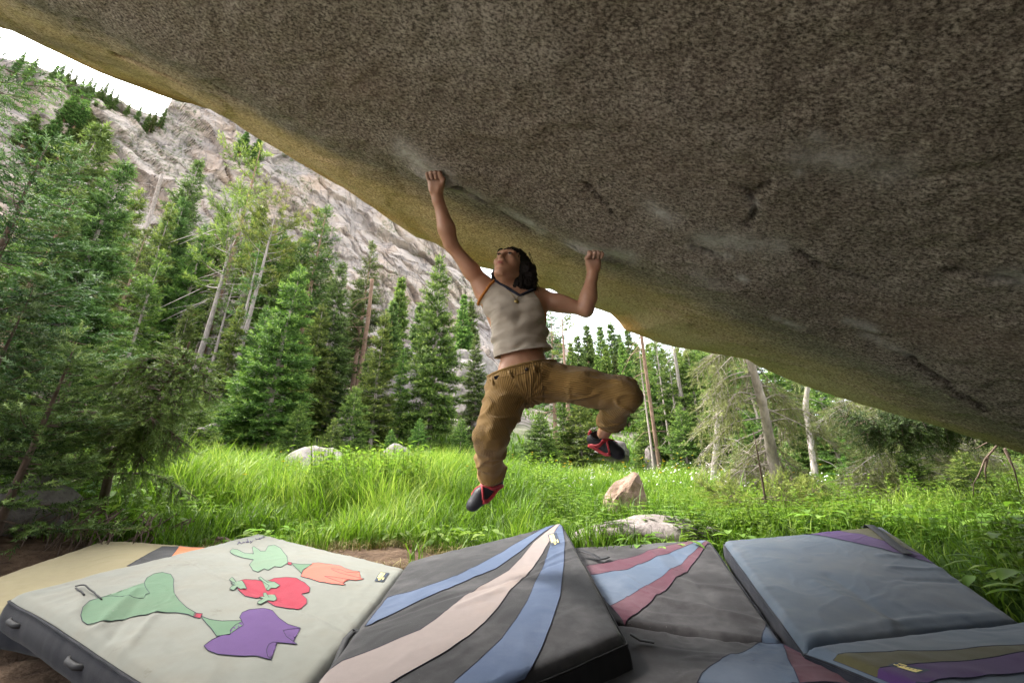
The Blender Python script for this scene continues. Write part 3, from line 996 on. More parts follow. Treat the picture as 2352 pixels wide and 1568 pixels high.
tree_px('pine_a', (640, 452), 20.0, 'yellow pine with pale trunk and dead lower twigs', name='pine_tree', rotz=2.0, wide=0.75)
tree_px('snaggy', (600, 560), 19.0, 'fir with pale trunk and fringe of dead grey twigs', wide=0.9)
tree_px('snaggy', (545, 620), 21.0, 'half dead fir between the bare pine trunks', wide=0.8)
tree_px('fir_c', (462, 368), 30.0, 'dark spire fir in front of the cliff', wide=0.8)
tree_px('fir_b', (400, 470), 27.0, 'thin fir beside the dark spire', wide=0.8)
tree_px('fir_e', (378, 578), 17.0, 'slender light green fir above the leaning little spruce', wide=0.8)
tree_px('fir_c', (243, 288), 17.0, 'dark green fir with dense drooping boughs left of its twin', wide=1.1)
tree_px('fir_c', (300, 372), 16.0, 'shorter dark green fir with dense drooping boughs', wide=1.05)
tree_px('fir_d', (180, 430), 15.0, 'shaded fir with reddish trunk behind the blue tipped spruce')
tree_px('far_b', (520, 480), 33.0, 'grey green fir on the talus below the cliff')
tree_px('far_a', (675, 560), 30.0, 'fir between pines on the talus')
tree_px('fir_e', (500, 640), 24.0, 'shaded fir with sparse crown among pale trunks')
tree_px('fir_c', (615, 700), 17.5, 'shaded fir filling the gap left of the bright fir', wide=1.1)
tree_px('fir_small', (560, 880), 15.5, 'dark low fir beneath the bare pine trunks', wide=1.6)
tree_px('fir_small', (450, 870), 13.0, 'light green young fir right of the leaning spruce', wide=1.3)

for i, (kd, a, b, d_, lab) in enumerate([
        ('fir_b', 330, 440, 24, 'grey green fir left of the silver snag'), ('fir_c', 425, 455, 29, 'shaded fir between silver snag and pale pole'),
        ('fir_b', 480, 520, 27, 'thin fir beside the first pale pine trunk'), ('fir_d', 345, 520, 21, 'ragged fir with bare foot behind the slender light fir'),
        ('fir_a', 655, 520, 23, 'yellowish fir crown showing between two pines'), ('fir_b', 705, 540, 24, 'light fir just behind the bright yellow green fir'),
        ('fir_c', 830, 640, 25, 'dark fir behind the reddish bare trunk'), ('far_a', 925, 640, 32, 'distant fir against the foot of the cliff'),
        ('far_b', 965, 700, 34, 'small distant fir beside the pale talus block'), ('fir_a', 745, 700, 18, 'light green fir tucked behind the bright one'),
        ('fir_b', 560, 700, 18, 'sparse fir in front of the pale pine trunks'), ('fir_c', 440, 700, 19, 'dark low fir left of the pale pine trunks'),
        ('fir_a', 850, 800, 17, 'bushy bright fir beside the slim one'), ('fir_b', 930, 800, 19, 'pale green fir between slim fir and tall pointed fir'),
        ('fir_small', 690, 930, 13, 'small light fir at the skirt of the bright fir'), ('fir_small', 900, 985, 12.5, 'small spreading fir behind the juniper'),
        ('fir_small', 1060, 960, 14, 'small dark fir next to the hanging leg'), ('far_a', 1065, 680, 42, 'distant thin fir left of the dark fir'),
        ('far_b', 1082, 690, 44, 'another distant thin fir left of the dark fir'), ('far_a', 600, 480, 36, 'distant fir on the cliff foot behind the pines')]):
    tree_px(kd, (a, b), d_, lab)

# --- right of the climber
tree_px('pine_b', (1292, 700), 19.0, 'broad pine with red trunk just right of the climber', name='pine_tree', wide=0.9)
tree_px('fir_d', (1265, 690), 22.0, 'tall fir with brown trunk beside the broad pine')
tree_px('fir_small', (1240, 945), 15.5, 'young fir under the climber\'s raised thigh', wide=1.3)
tree_px('fir_small', (1330, 925), 17.0, 'dark young fir left of the raised shoe', wide=1.5)
tree_px('fir_b', (1290, 880), 17.0, 'fir partly hidden behind the raised thigh')
for i, (a, b, d_) in enumerate([(1352, 770, 48), (1376, 752, 46), (1400, 742, 50), (1420, 770, 54), (1440, 755, 52), (1462, 790, 50), (1338, 800, 44), (1390, 800, 40), (1412, 815, 42), (1450, 830, 44), (1475, 800, 56), (1370, 820, 38), (1345, 745, 42), (1428, 790, 39), (1462, 815, 36), (1488, 790, 40), (1520, 800, 42), (1555, 800, 40), (1325, 770, 40), (1310, 790, 36)]):
    tree_px('far_a' if i % 2 else 'far_b', (a, b), d_, 'slender far conifer in the row of spires against the white sky', 'far spires beyond the meadow', wide=1.05)
tree_px('pole', (1462, 745), 15.5, 'thin tall fir with long brown trunk beside the upright boulder', wide=0.8)
tree_px('pole', (1500, 730), 17.0, 'thin tall fir with pale pinkish trunk', rotz=1.0, wide=0.7)
tree_px('pole', (1535, 735), 18.5, 'tall fir with thick brown trunk among thinner ones', rotz=2.2, wide=1.0)
tree_px('fir_e', (1532, 800), 16.0, 'green fir in front of the thin trunks', wide=0.9)
tree_px('fir_c', (1600, 740), 20.0, 'dark fir filling the forest edge behind the grey leaning snag')
tree_px('fir_a', (1640, 740), 15.0, 'bright yellow green fir left of the spreading spruce', wide=1.2)
tree_px('fir_e', (1700, 780), 13.0, 'light green fir behind the spreading spruce', wide=1.1)
tree_px('fir_c', (1570, 690), 24.0, 'tall shaded fir deep in the right hand forest')
tree_px('fir_d', (1680, 660), 22.0, 'tall ragged fir deep in the right hand forest')
tree_px('fir_c', (1780, 700), 19.0, 'dense shaded fir behind the thin grey trunk', wide=1.2)
tree_px('fir_e', (1860, 800), 14.0, 'yellow green fir under the low rim of the boulder', wide=1.2)
tree_px('fir_d', (1900, 700), 20.0, 'ragged dark fir behind the yellow green one', wide=1.2)
tree_px('fir_a', (1990, 820), 12.0, 'light green fir behind the dark hanging bough', wide=1.3)
tree_px('fir_c', (2080, 780), 16.0, 'shaded dense fir behind the twin leaning trunks', wide=1.3)
tree_px('fir_e', (2180, 830), 13.0, 'grey green fir behind the arching bare branch', wide=1.4)
tree_px('fir_c', (2300, 850), 12.0, 'dark fir at the far end of the pads', wide=1.4)
tree_px('fir_a', (1940, 1000), 9.0, 'low light green fir among grass right of the spreading spruce', wide=1.9)
tree_px('fir_small', (2060, 1010), 7.5, 'bushy young fir at the foot of the leaning trunks', wide=1.5)
tree_px('fir_small', (2200, 1030), 6.5, 'shaded young fir near the dark edge of the forest', wide=1.6)
tree_px('fir_small', (1480, 965), 17.0, 'young fir just left of the upright boulder', wide=1.2)
tree_px('fir_small', (1560, 930), 14.5, 'young fir before the grey leaning snag', wide=1.1)

for i, (kd, a, b, d_, lab) in enumerate([
        ('fir_c', 1480, 812, 22, 'dark fir just behind the long bare brown trunk'), ('fir_f', 1512, 800, 24, 'ragged fir between the brown and pinkish trunks'),
        ('fir_c', 1552, 806, 22, 'dark fir behind the grey leaning snag'), ('fir_b', 1592, 800, 19, 'mid green fir right of the grey leaning snag'),
        ('fir_c', 1625, 790, 25, 'deep green fir behind the bright yellow green one'), ('fir_a', 1665, 800, 20, 'light fir between bright fir and spreading spruce'),
        ('fir_f', 1725, 800, 17, 'sparse fir right behind the spreading spruce'), ('fir_c', 1815, 840, 17, 'dark fir behind the thin grey trunk'),
        ('fir_a', 1910, 870, 16, 'light fir low under the boulder rim'), ('fir_b', 1960, 880, 18, 'mid green fir behind the dark bough'),
        ('fir_a', 2040, 890, 15, 'bright fir between the twin leaning stems'), ('fir_c', 2130, 900, 14, 'deep green fir above the arching branch'),
        ('fir_a', 2240, 920, 11, 'light fir near the low end of the boulder'), ('fir_b', 2330, 940, 10, 'green fir where the boulder meets the bank'),
        ('fir_a', 1500, 775, 18, 'green fir whose tip meets the boulder rim beside the brown trunk'), ('fir_b', 1575, 770, 16, 'slim green fir reaching the rim behind the snag'),
        ('fir_a', 1618, 775, 18, 'full green fir reaching the rim right of the snag'), ('fir_c', 1675, 785, 17, 'dark full fir reaching the rim left of the spreading spruce'),
        ('fir_a', 1765, 815, 14, 'bright fir reaching the rim behind the spreading spruce'), ('fir_b', 1870, 850, 13, 'green fir reaching the rim behind the thin grey trunk'),
        ('fir_small', 1800, 1010, 9, 'young bright fir beneath the spreading spruce'), ('fir_small', 1690, 1020, 11, 'young fir left of the spreading spruce'),
        ('fir_small', 1980, 1040, 8, 'young light fir before the twin leaning stems')]):
    tree_px(kd, (a, b), d_, lab, wide=1.15)

# --- small conifers along the ridge
for i, (a, b) in enumerate([(135, 150), (152, 146), (168, 158), (196, 182), (214, 178), (222, 190), (236, 200), (250, 190), (262, 205), (274, 215), (300, 238), (326, 245), (348, 258), (362, 255), (384, 248), (90, 132), (60, 120), (180, 168), (228, 222), (245, 235)]):
    r = ray(a, b)
    h = math.hypot(r[0], r[1])
    dd = 95
    x, y = r[0] / h * dd, r[1] / h * dd
    ztop = CAM_Z + r[2] / h * dd
    azm = math.atan2(x, y)
    zr = CAM_Z + np.interp(azm, RA, RE) * 100
    H = max(5.5, (ztop - (zr - 4.0)) * 1.5)
    tree_xy('far_b', x, y, H, 'tiny dark conifer on the crest of the granite ridge', 'conifers along the ridge', wide=0.85, z=ztop - H)
for i, (a, b, H) in enumerate([(120, 310, 7), (150, 330, 6), (95, 335, 7), (185, 262, 6), (200, 300, 6), (160, 250, 5), (70, 300, 6), (230, 330, 6), (560, 330, 6), (590, 345, 6)]):
    r = ray(a, b)
    h = math.hypot(r[0], r[1])
    dd = 84
    tree_xy('far_b', r[0] / h * dd, r[1] / h * dd, H, 'small dark conifer rooted on a cliff ledge', 'conifers on the cliff ledges', wide=1.7, z=CAM_Z + r[2] / h * dd - H * 0.5)

# --- near spruces on the left, with single shoots
proto('near_spruce', M_BLUE, M_BARK_DARK, seed=31, H=4.6, R=1.45, cb=0.02, shoot=0.15, n=16, nl=0.042, nw=0.015, per=6, whorl=0.27, droop=0.25, tip_up=0.45, ragged=0.3, trunk_r=0.06, dens=0.8)
proto('near_bushy', M_NEAR, M_BARK_DARK, seed=32, H=2.2, R=0.9, cb=0.10, shoot=0.11, n=14, nl=0.036, nw=0.012, per=6, whorl=0.19, droop=0.2, tip_up=0.3, ragged=0.35, trunk_r=0.035, dens=1.0)
proto('tall_spruce', M_SPRUCE, M_BARK_DARK, seed=35, H=14, R=2.3, cb=0.15, shoot=0.20, n=13, nl=0.060, nw=0.018, per=6, whorl=0.42, droop=0.35, tip_up=0.35, ragged=0.5, trunk_r=0.16, dens=0.75)
tree_px('near_spruce', (128, 318), 5.6, 'large blue tipped spruce crowding in from the pads\' far left', name='spruce_tree', wide=1.2)
tree_px('near_spruce', (85, 640), 5.0, 'dense green spruce in front of the blue tipped one', name='spruce_tree', rotz=2.0, wide=1.15)
tree_px('near_bushy', (188, 745), 4.5, 'bushy spruce with light tips above a crooked dark stem', name='spruce_tree', wide=1.1)
tree_px('fir_small', (60, 900), 6.5, 'dark bushy spruce behind the crooked stem', name='spruce_tree', wide=1.6)
tree_px('tall_spruce', (175, -420), 9.0, 'very tall spruce reaching its boughs up to the boulder rim', name='spruce_tree', wide=1.0)
# ================================================================== CRASH PADS
def mat_cloth(name, c, dirt=0.35, dirt_c=(0.16, 0.12, 0.085), rough=0.85, fold=0.16, weave=900, dust=0.0):
    k = NT(name)
    p = k.pos()
    n1 = k.noise(p, 3.2, 6, 0.65)
    n2 = k.noise(p, 26, 5, 0.7)
    nf = k.noise(k.pos((1.6, 1.0, 1.0), (0, 0, 0.5)), 5, 2, 0.45, 0.3)
    wv = k.noise(p, weave, 2)
    col = k.mix(n2, [x * 0.88 for x in c], [min(1, x * 1.10) for x in c])
    col = k.mix(k.math('MULTIPLY', k.ramp(n1, [(0.48, 0.0), (0.74, 1.0)]), dirt), col, dirt_c)
    st1 = k.ramp(k.noise(p, 11, 6, 0.75), [(0.60, 0.0), (0.70, 1.0)])
    col = k.mix(k.math('MULTIPLY', k.math('MULTIPLY', st1, k.ramp(n1, [(0.45, 0.0), (0.6, 1.0)])), dirt * 1.3), col, [x * 0.6 for x in dirt_c])
    if dust:
        sp = k.ramp(k.noise(p, 120, 3, 0.6), [(0.70, 0.0), (0.76, 1.0)])
        col = k.mix(k.math('MULTIPLY', sp, dust), col, (0.36, 0.36, 0.35))
        col = k.mix(k.math('MULTIPLY', k.ramp(n1, [(0.42, 0.0), (0.66, 1.0)]), dust * 0.35), col, (0.2, 0.2, 0.2))
    nrm = k.bump(nf, fold, 0.02, k.bump(wv, 0.25, 0.001))
    m = k.fin(col, rough, nrm, 0.2)
    k.bsdf.inputs['Sheen Weight'].default_value = 0.08
    return m


MC = {
    'sage': mat_cloth('cloth_sage', (0.1826, 0.1868, 0.1598), 0.6, (0.17, 0.15, 0.11)),
    'yellow': mat_cloth('cloth_yellow', (0.2500, 0.2100, 0.1100), 0.2),
    'orange': mat_cloth('cloth_orange', (0.4838, 0.1678, 0.0645), 0.1),
    'charcoal': mat_cloth('cloth_charcoal', (0.0187, 0.0182, 0.0192), 0.3, (0.12, 0.11, 0.11), dust=0.2),
    'graphite': mat_cloth('cloth_graphite', (0.0189, 0.0169, 0.0178), 0.3, (0.15, 0.14, 0.14), dust=0.35),
    'black': mat_cloth('cloth_black', (0.0058, 0.0058, 0.0063), 0.15, (0.05, 0.05, 0.05)),
    'navy': mat_cloth('cloth_navy', (0.0057, 0.0073, 0.0134), 0.35, (0.09, 0.085, 0.09)),
    'denim': mat_cloth('cloth_denim', (0.0575, 0.0832, 0.1426), 0.2, (0.22, 0.25, 0.33)),
    'steel': mat_cloth('cloth_steel', (0.0599, 0.0842, 0.1264), 0.25, (0.20, 0.23, 0.29), dust=0.2),
    'pink': mat_cloth('cloth_pink', (0.2167, 0.1802, 0.1666), 0.6, (0.28, 0.21, 0.17)),
    'maroon': mat_cloth('cloth_maroon', (0.0698, 0.0189, 0.0320), 0.25, (0.22, 0.12, 0.14), dust=0.25),
    'slate': mat_cloth('cloth_slate', (0.0479, 0.0672, 0.0926), 0.5, (0.10, 0.10, 0.10), rough=0.6, dust=0.25),
    'paleslate': mat_cloth('cloth_paleslate', (0.0631, 0.0857, 0.1179), 0.2, (0.22, 0.22, 0.22), rough=0.65, dust=0.2),
    'olive': mat_cloth('cloth_olive', (0.0551, 0.0513, 0.0210), 0.2),
    'purple': mat_cloth('cloth_purple', (0.0453, 0.0181, 0.0817), 0.2, (0.12, 0.08, 0.14)),
    'violet': mat_cloth('cloth_violet', (0.0762, 0.0310, 0.1298), 0.2, (0.10, 0.05, 0.14)),
    'leaf': mat_cloth('cloth_leaf', (0.0850, 0.1590, 0.0905), 0.15),
    'mint': mat_cloth('cloth_mint', (0.1295, 0.2015, 0.1295), 0.15),
    'coral': mat_cloth('cloth_coral', (0.4645, 0.1097, 0.0710), 0.1),
    'crimson': mat_cloth('cloth_crimson', (0.2570, 0.0113, 0.0309), 0.15, (0.3, 0.04, 0.06)),
    'webbing': mat_plain('webbing_black', (0.014, 0.014, 0.016), 0.7),
    'thread': mat_plain('dark_thread', (0.02, 0.022, 0.05), 0.8),
    'ink': mat_plain('ink', (0.10, 0.09, 0.16), 0.8),
    'patch': mat_plain('label_patch', (0.022, 0.032, 0.055), 0.7),
    'gold': mat_plain('label_gold', (0.70, 0.58, 0.22), 0.6),
}


class Panel:
    """a soft foam panel: bilinear patch between four corners a(u0v0) b(u1v0) c(u1v1) d(u0v1), pillowed and wrinkled"""

    def __init__(self, a, b, c, d, thick=0.11, seed=0, wrinkle=0.006, pillow=0.012, creases=(), soft=0.03):
        self.k = [np.asarray(q, float) for q in (a, b, c, d)]
        self.thick, self.seed, self.wr, self.pl, self.cr = thick, seed, wrinkle, pillow, creases
        nn = np.cross(self.k[1] - self.k[0], self.k[3] - self.k[0])
        nn /= np.linalg.norm(nn)
        self.n = nn if nn[2] > 0 else -nn
        self.lu = 0.5 * (np.linalg.norm(self.k[1] - self.k[0]) + np.linalg.norm(self.k[2] - self.k[3]))
        self.lv = 0.5 * (np.linalg.norm(self.k[3] - self.k[0]) + np.linalg.norm(self.k[2] - self.k[1]))
        self.soft = soft

    def flat(self, u, v):
        u, v = np.asarray(u, float)[..., None], np.asarray(v, float)[..., None]
        a, b, c, d = self.k
        return a * (1 - u) * (1 - v) + b * u * (1 - v) + c * u * v + d * (1 - u) * v

    def height(self, u, v):
        u, v = np.asarray(u, float), np.asarray(v, float)
        x, y = u * self.lu, v * self.lv
        e = np.minimum(np.minimum(x, self.lu - x), np.minimum(y, self.lv - y))
        h = self.pl * smooth(0, 0.35, e) - self.soft * (1 - np.clip(e / self.soft, 0, 1)) ** 2 * 0.8
        w = fbm(x * 2.2 + 5, y * 2.2, self.seed, self.seed + 100, 3) * 1.3
        rp = 1 - np.abs(fbm(x * 3.1 + 0.5 * w, y * 5.5 + 1.5 * w, 2 * self.seed, self.seed + 120, 2))
        h = h + self.wr * w + self.wr * 0.6 * smooth(0.6, 1.0, rp) * smooth(0.0, 0.06, e)
        # small gathers near the stitched edges
        h = h + self.wr * 0.45 * vnoise(x * 26, y * 26, 0, self.seed + 7) * smooth(0.16, 0.02, e) * smooth(0.0, 0.02, e)
        for (u0, v0, u1, v1, wd, dp) in self.cr:
            ax, ay, bx, by = u0 * self.lu, v0 * self.lv, u1 * self.lu, v1 * self.lv
            d = poly_dist(x + 0.015 * w, y + 0.02 * w, [(ax, ay), (bx, by)])
            h = h + 0.6 * dp * np.exp(-(d / wd) ** 2)
        return h

    def S(self, u, v, off=0.0):
        return self.flat(u, v) + self.n * (self.height(u, v) + off)[..., None]

    def uv(self, pts):
        """picture points -> (u, v) on the panel"""
        out = []
        for q in np.asarray(pts, float):
            s = np.array([0.5, 0.5])
            for it in range(30):
                f = project(self.flat(s[0], s[1])) - q
                e = 1e-4
                J = np.stack([(project(self.flat(s[0] + e, s[1])) - q - f) / e, (project(self.flat(s[0], s[1] + e)) - q - f) / e], 1)
                try:
                    st = np.linalg.solve(J, -f)
                except Exception:
                    break
                st = np.clip(st, -0.25, 0.25)
                s = s + st
                s = np.clip(s, -0.3, 1.3)
                if np.abs(st).max() < 1e-6:
                    break
            out.append(s)
        return np.array(out)

    def body(self, name, n=70):
        uu = np.unique(np.r_[np.linspace(0, 0.04, 5), np.linspace(0.04, 0.96, n), np.linspace(0.96, 1, 5)])
        U, V = np.meshgrid(uu, uu)
        top = self.S(U, V)
        m = len(uu)
        return top, m

    def build(self, parent, topmat, sidemat, n=80, top_name='top_cover', side_name='side_wall'):
        top, m = self.body('t', n)
        q = grid_faces(m, m)
        nz = np.cross(top[1, 0] - top[0, 0], top[0, 1] - top[0, 0])
        flip = np.dot(nz, self.n) > 0
        me = mesh_np(top_name, top.reshape(-1, 3), q[:, ::-1] if flip else q, np.full(len(q), 4))
        t = obj(top_name, me, topmat, parent)
        # side wall ring + bottom
        r = np.concatenate([top[0, :-1], top[:-1, -1], top[-1, :0:-1], top[:0:-1, 0]])
        cen = r.mean(0)
        outw = r - cen
        outw -= np.outer(outw @ self.n, self.n)
        outw /= np.linalg.norm(outw, axis=1, keepdims=True)
        L = len(r)
        rows = []
        wv = 0.006 * fbm(np.arange(L) * 0.15, 0, 0, self.seed + 44, 3)[:, None]
        for f, bulge in ((0.0, 0.001), (0.06, 0.006), (0.25, 0.013), (0.5, 0.016), (0.75, 0.013), (0.95, 0.004), (1.0, -0.012)):
            rows.append(r - self.n * (self.thick * f) + outw * (bulge + wv * (0.3 if f else 0)))
        rows = np.array(rows)
        mb = MB()
        mb.add(rows.reshape(-1, 3), grid_faces(len(rows), L, 0, True))
        bot = rows[-1]
        mb.l.append((np.arange(L) + mb.n - L))
        mb.c.append(np.array([L]))
        s = obj(side_name, mb.mesh(side_name, True), sidemat, parent)
        # piping along the top seam
        pb = MB()
        pb.tube(np.concatenate([rows[1], rows[1][:2]]) + self.n * 0.004, 0.0035, 5, False)
        obj('piping', pb.mesh('piping'), sidemat, parent)
        return t, s

    def inside(self, U, V, poly):
        c = np.zeros(U.shape, bool)
        n = len(poly)
        j = n - 1
        for i in range(n):
            xi, yi = poly[i]
            xj, yj = poly[j]
            cond = ((yi > V) != (yj > V))
            xin = (xj - xi) * (V - yi) / (yj - yi + 1e-12) + xi
            c ^= cond & (U < xin)
            j = i
        return c

    def applique(self, px, name, mat, parent, off=0.0022, clip=True, stitch=True, is_uv=False, res=0.018):
        """a flat piece of cloth sewn on: outline given by picture points, follows the panel surface"""
        poly = np.asarray(px, float) if is_uv else self.uv(px)
        if clip:
            poly = np.clip(poly, 0.004, 0.996)
        bm = bmesh.new()
        # densify the outline
        pts = []
        for i in range(len(poly)):
            a, b = poly[i], poly[(i + 1) % len(poly)]
            d = math.hypot((b[0] - a[0]) * self.lu, (b[1] - a[1]) * self.lv)
            if d < 1e-5:
                continue
            k = max(1, int(d / res))
            for j in range(k):
                pts.append(a + (b - a) * j / k)
        pts = np.array(pts)
        vs = [bm.verts.new((p_[0] * self.lu, p_[1] * self.lv, 0)) for p_ in pts]
        try:
            f = bm.faces.new(vs)
        except Exception:
            bm.free()
            return None
        bmesh.ops.triangulate(bm, faces=[f])
        # cut by a regular lattice so that the piece can follow the cloth
        u0, v0 = pts.min(0) * (self.lu, self.lv)
        u1, v1 = pts.max(0) * (self.lu, self.lv)
        for k in np.arange(math.floor(u0 / res) * res + res, u1, res):
            g = bm.verts[:] + bm.edges[:] + bm.faces[:]
            bmesh.ops.bisect_plane(bm, geom=g, plane_co=(k, 0, 0), plane_no=(1, 0, 0))
        for k in np.arange(math.floor(v0 / res) * res + res, v1, res):
            g = bm.verts[:] + bm.edges[:] + bm.faces[:]
            bmesh.ops.bisect_plane(bm, geom=g, plane_co=(0, k, 0), plane_no=(0, 1, 0))
        co = np.array([v_.co[:] for v_ in bm.verts])
        w = self.S(co[:, 0] / self.lu, co[:, 1] / self.lv, off)
        for v_, c_ in zip(bm.verts, w):
            v_.co = c_
        bm.normal_update()
        if sum(f_.normal.dot(Vector(self.n)) for f_ in bm.faces) < 0:
            bmesh.ops.reverse_faces(bm, faces=bm.faces[:])
        me = bpy.data.meshes.new(name)
        bm.to_mesh(me)
        bm.free()
        for pl in me.polygons:
            pl.use_smooth = True
        o = obj(name, me, mat, parent)
        if stitch:
            sb = MB()
            ring = self.S(pts[:, 0], pts[:, 1], off + 0.0004)
            sb.tube(np.concatenate([ring, ring[:1]]), 0.0009, 4, False)
            obj('stitching', sb.mesh('stitching'), MC['thread'], o)
        return o

    def line(self, px, name, mat, parent, r=0.002, off=0.003, flatten=None, lift=None):
        uv = self.uv(px)
        d = np.linspace(0, 1, 5)[:-1]
        pts = np.concatenate([np.array([a + (b - a) * t for t in d]) for a, b in zip(uv[:-1], uv[1:])] + [uv[-1:]])
        w = self.S(pts[:, 0], pts[:, 1], off)
        if lift is not None:
            w = w + self.n * np.interp(np.linspace(0, 1, len(w)), np.linspace(0, 1, len(lift)), lift)[:, None]
        mb = MB()
        if flatten:
            tan = np.gradient(w, axis=0)
            tan /= np.linalg.norm(tan, axis=1, keepdims=True)
            sd = np.cross(tan, self.n)
            sd /= np.linalg.norm(sd, axis=1, keepdims=True)
            h = 0.0015
            ring = np.stack([w - sd * flatten - self.n * h, w + sd * flatten - self.n * h, w + sd * flatten + self.n * h, w - sd * flatten + self.n * h], 1)
            mb.add(ring.reshape(-1, 3), grid_faces(len(w), 4, 0, True))
        else:
            mb.tube(w, r, 5)
        return obj(name, mb.mesh(name), mat, parent)


def za(pts):       # points measured in the enlarged crop of the left pads
    return [(x * 0.3906, 1176 + y * 0.3906) for x, y in pts]


def zs4(pts):      # crop of the striped pad
    return [(698.25 + x * 0.35157, 1176 + y * 0.35157) for x, y in pts]


def zr(pts):       # crop of the right pads
    return [(1323 + x * 0.4375, 1176 + y * 0.4375) for x, y in pts]


def label_patch(pan, quad, parent):
    """woven dark label: gold block with small dark notches, a gold ring and a short gold bar"""
    q = pan.uv(quad)
    o = pan.applique(q, 'label_patch', MC['patch'], parent, 0.004, True, False, True, 0.02)

    def at(u, v):
        return q[0] * (1 - u) * (1 - v) + q[1] * u * (1 - v) + q[2] * u * v + q[3] * (1 - u) * v

    def piece(pts, nm, mt, off):
        pan.applique([at(*p_) for p_ in pts], nm, mt, o, off, True, False, True, 0.02)
    piece([(0.10, 0.10), (0.62, 0.10), (0.62, 0.72), (0.10, 0.72)], 'gold_lettering', MC['gold'], 0.0052)
    for i in range(5):
        y = 0.17 + 0.115 * i
        piece([(0.36, y), (0.50, y), (0.50, y + 0.035), (0.36, y + 0.035)], 'letter_gap', MC['patch'], 0.0062)
    piece([(0.72, 0.62), (0.86, 0.62), (0.86, 0.86), (0.72, 0.86)], 'gold_bar', MC['gold'], 0.0052)
    ring = [(0.45 + 0.13 * math.cos(a), 0.84 + 0.085 * math.sin(a)) for a in np.linspace(0, 6.28, 13)[:-1]]
    piece(ring, 'gold_ring', MC['gold'], 0.0052)
    piece([(0.45 + 0.06 * math.cos(a), 0.84 + 0.035 * math.sin(a)) for a in np.linspace(0, 6.28, 9)[:-1]], 'ring_center', MC['patch'], 0.0062)
    return o


def band(upper, lower):
    return list(upper) + list(lower)[::-1]


# ---- yellow pad (lies lowest, behind)
A = P(234, 1238, 2.9)
Bp = P(530, 1262, 2.72)
Cc = P(-140, 1372, 1.72)
Dd = Bp + Cc - A
Dd[2] = 0.14
pn = Panel(A, Bp, Dd, Cc, 0.10, 3, 0.004, 0.008)
t = thing('crash_pad', 'yellow crash pad with dark and orange bands, lying behind the vegetable pad', 'crash pad', tuple(pn.flat(0.5, 0.5) - pn.n * 0.1))
base_inv = t.location.copy()


def pad_root(name, label, panel):
    c = panel.flat(np.array(0.5), np.array(0.5)) - panel.n * panel.thick
    return thing(name, label, 'crash pad', (0, 0, 0))


t.location = (0, 0, 0)
pn.build(t, MC['yellow'], MC['navy'])
pn.applique(za([(950, 207), (1052, 209), (960, 330), (740, 335)]), 'dark_band', MC['charcoal'], t)
pn.applique(za([(1052, 209), (1330, 216), (1250, 330), (960, 330)]), 'orange_band', MC['orange'], t)

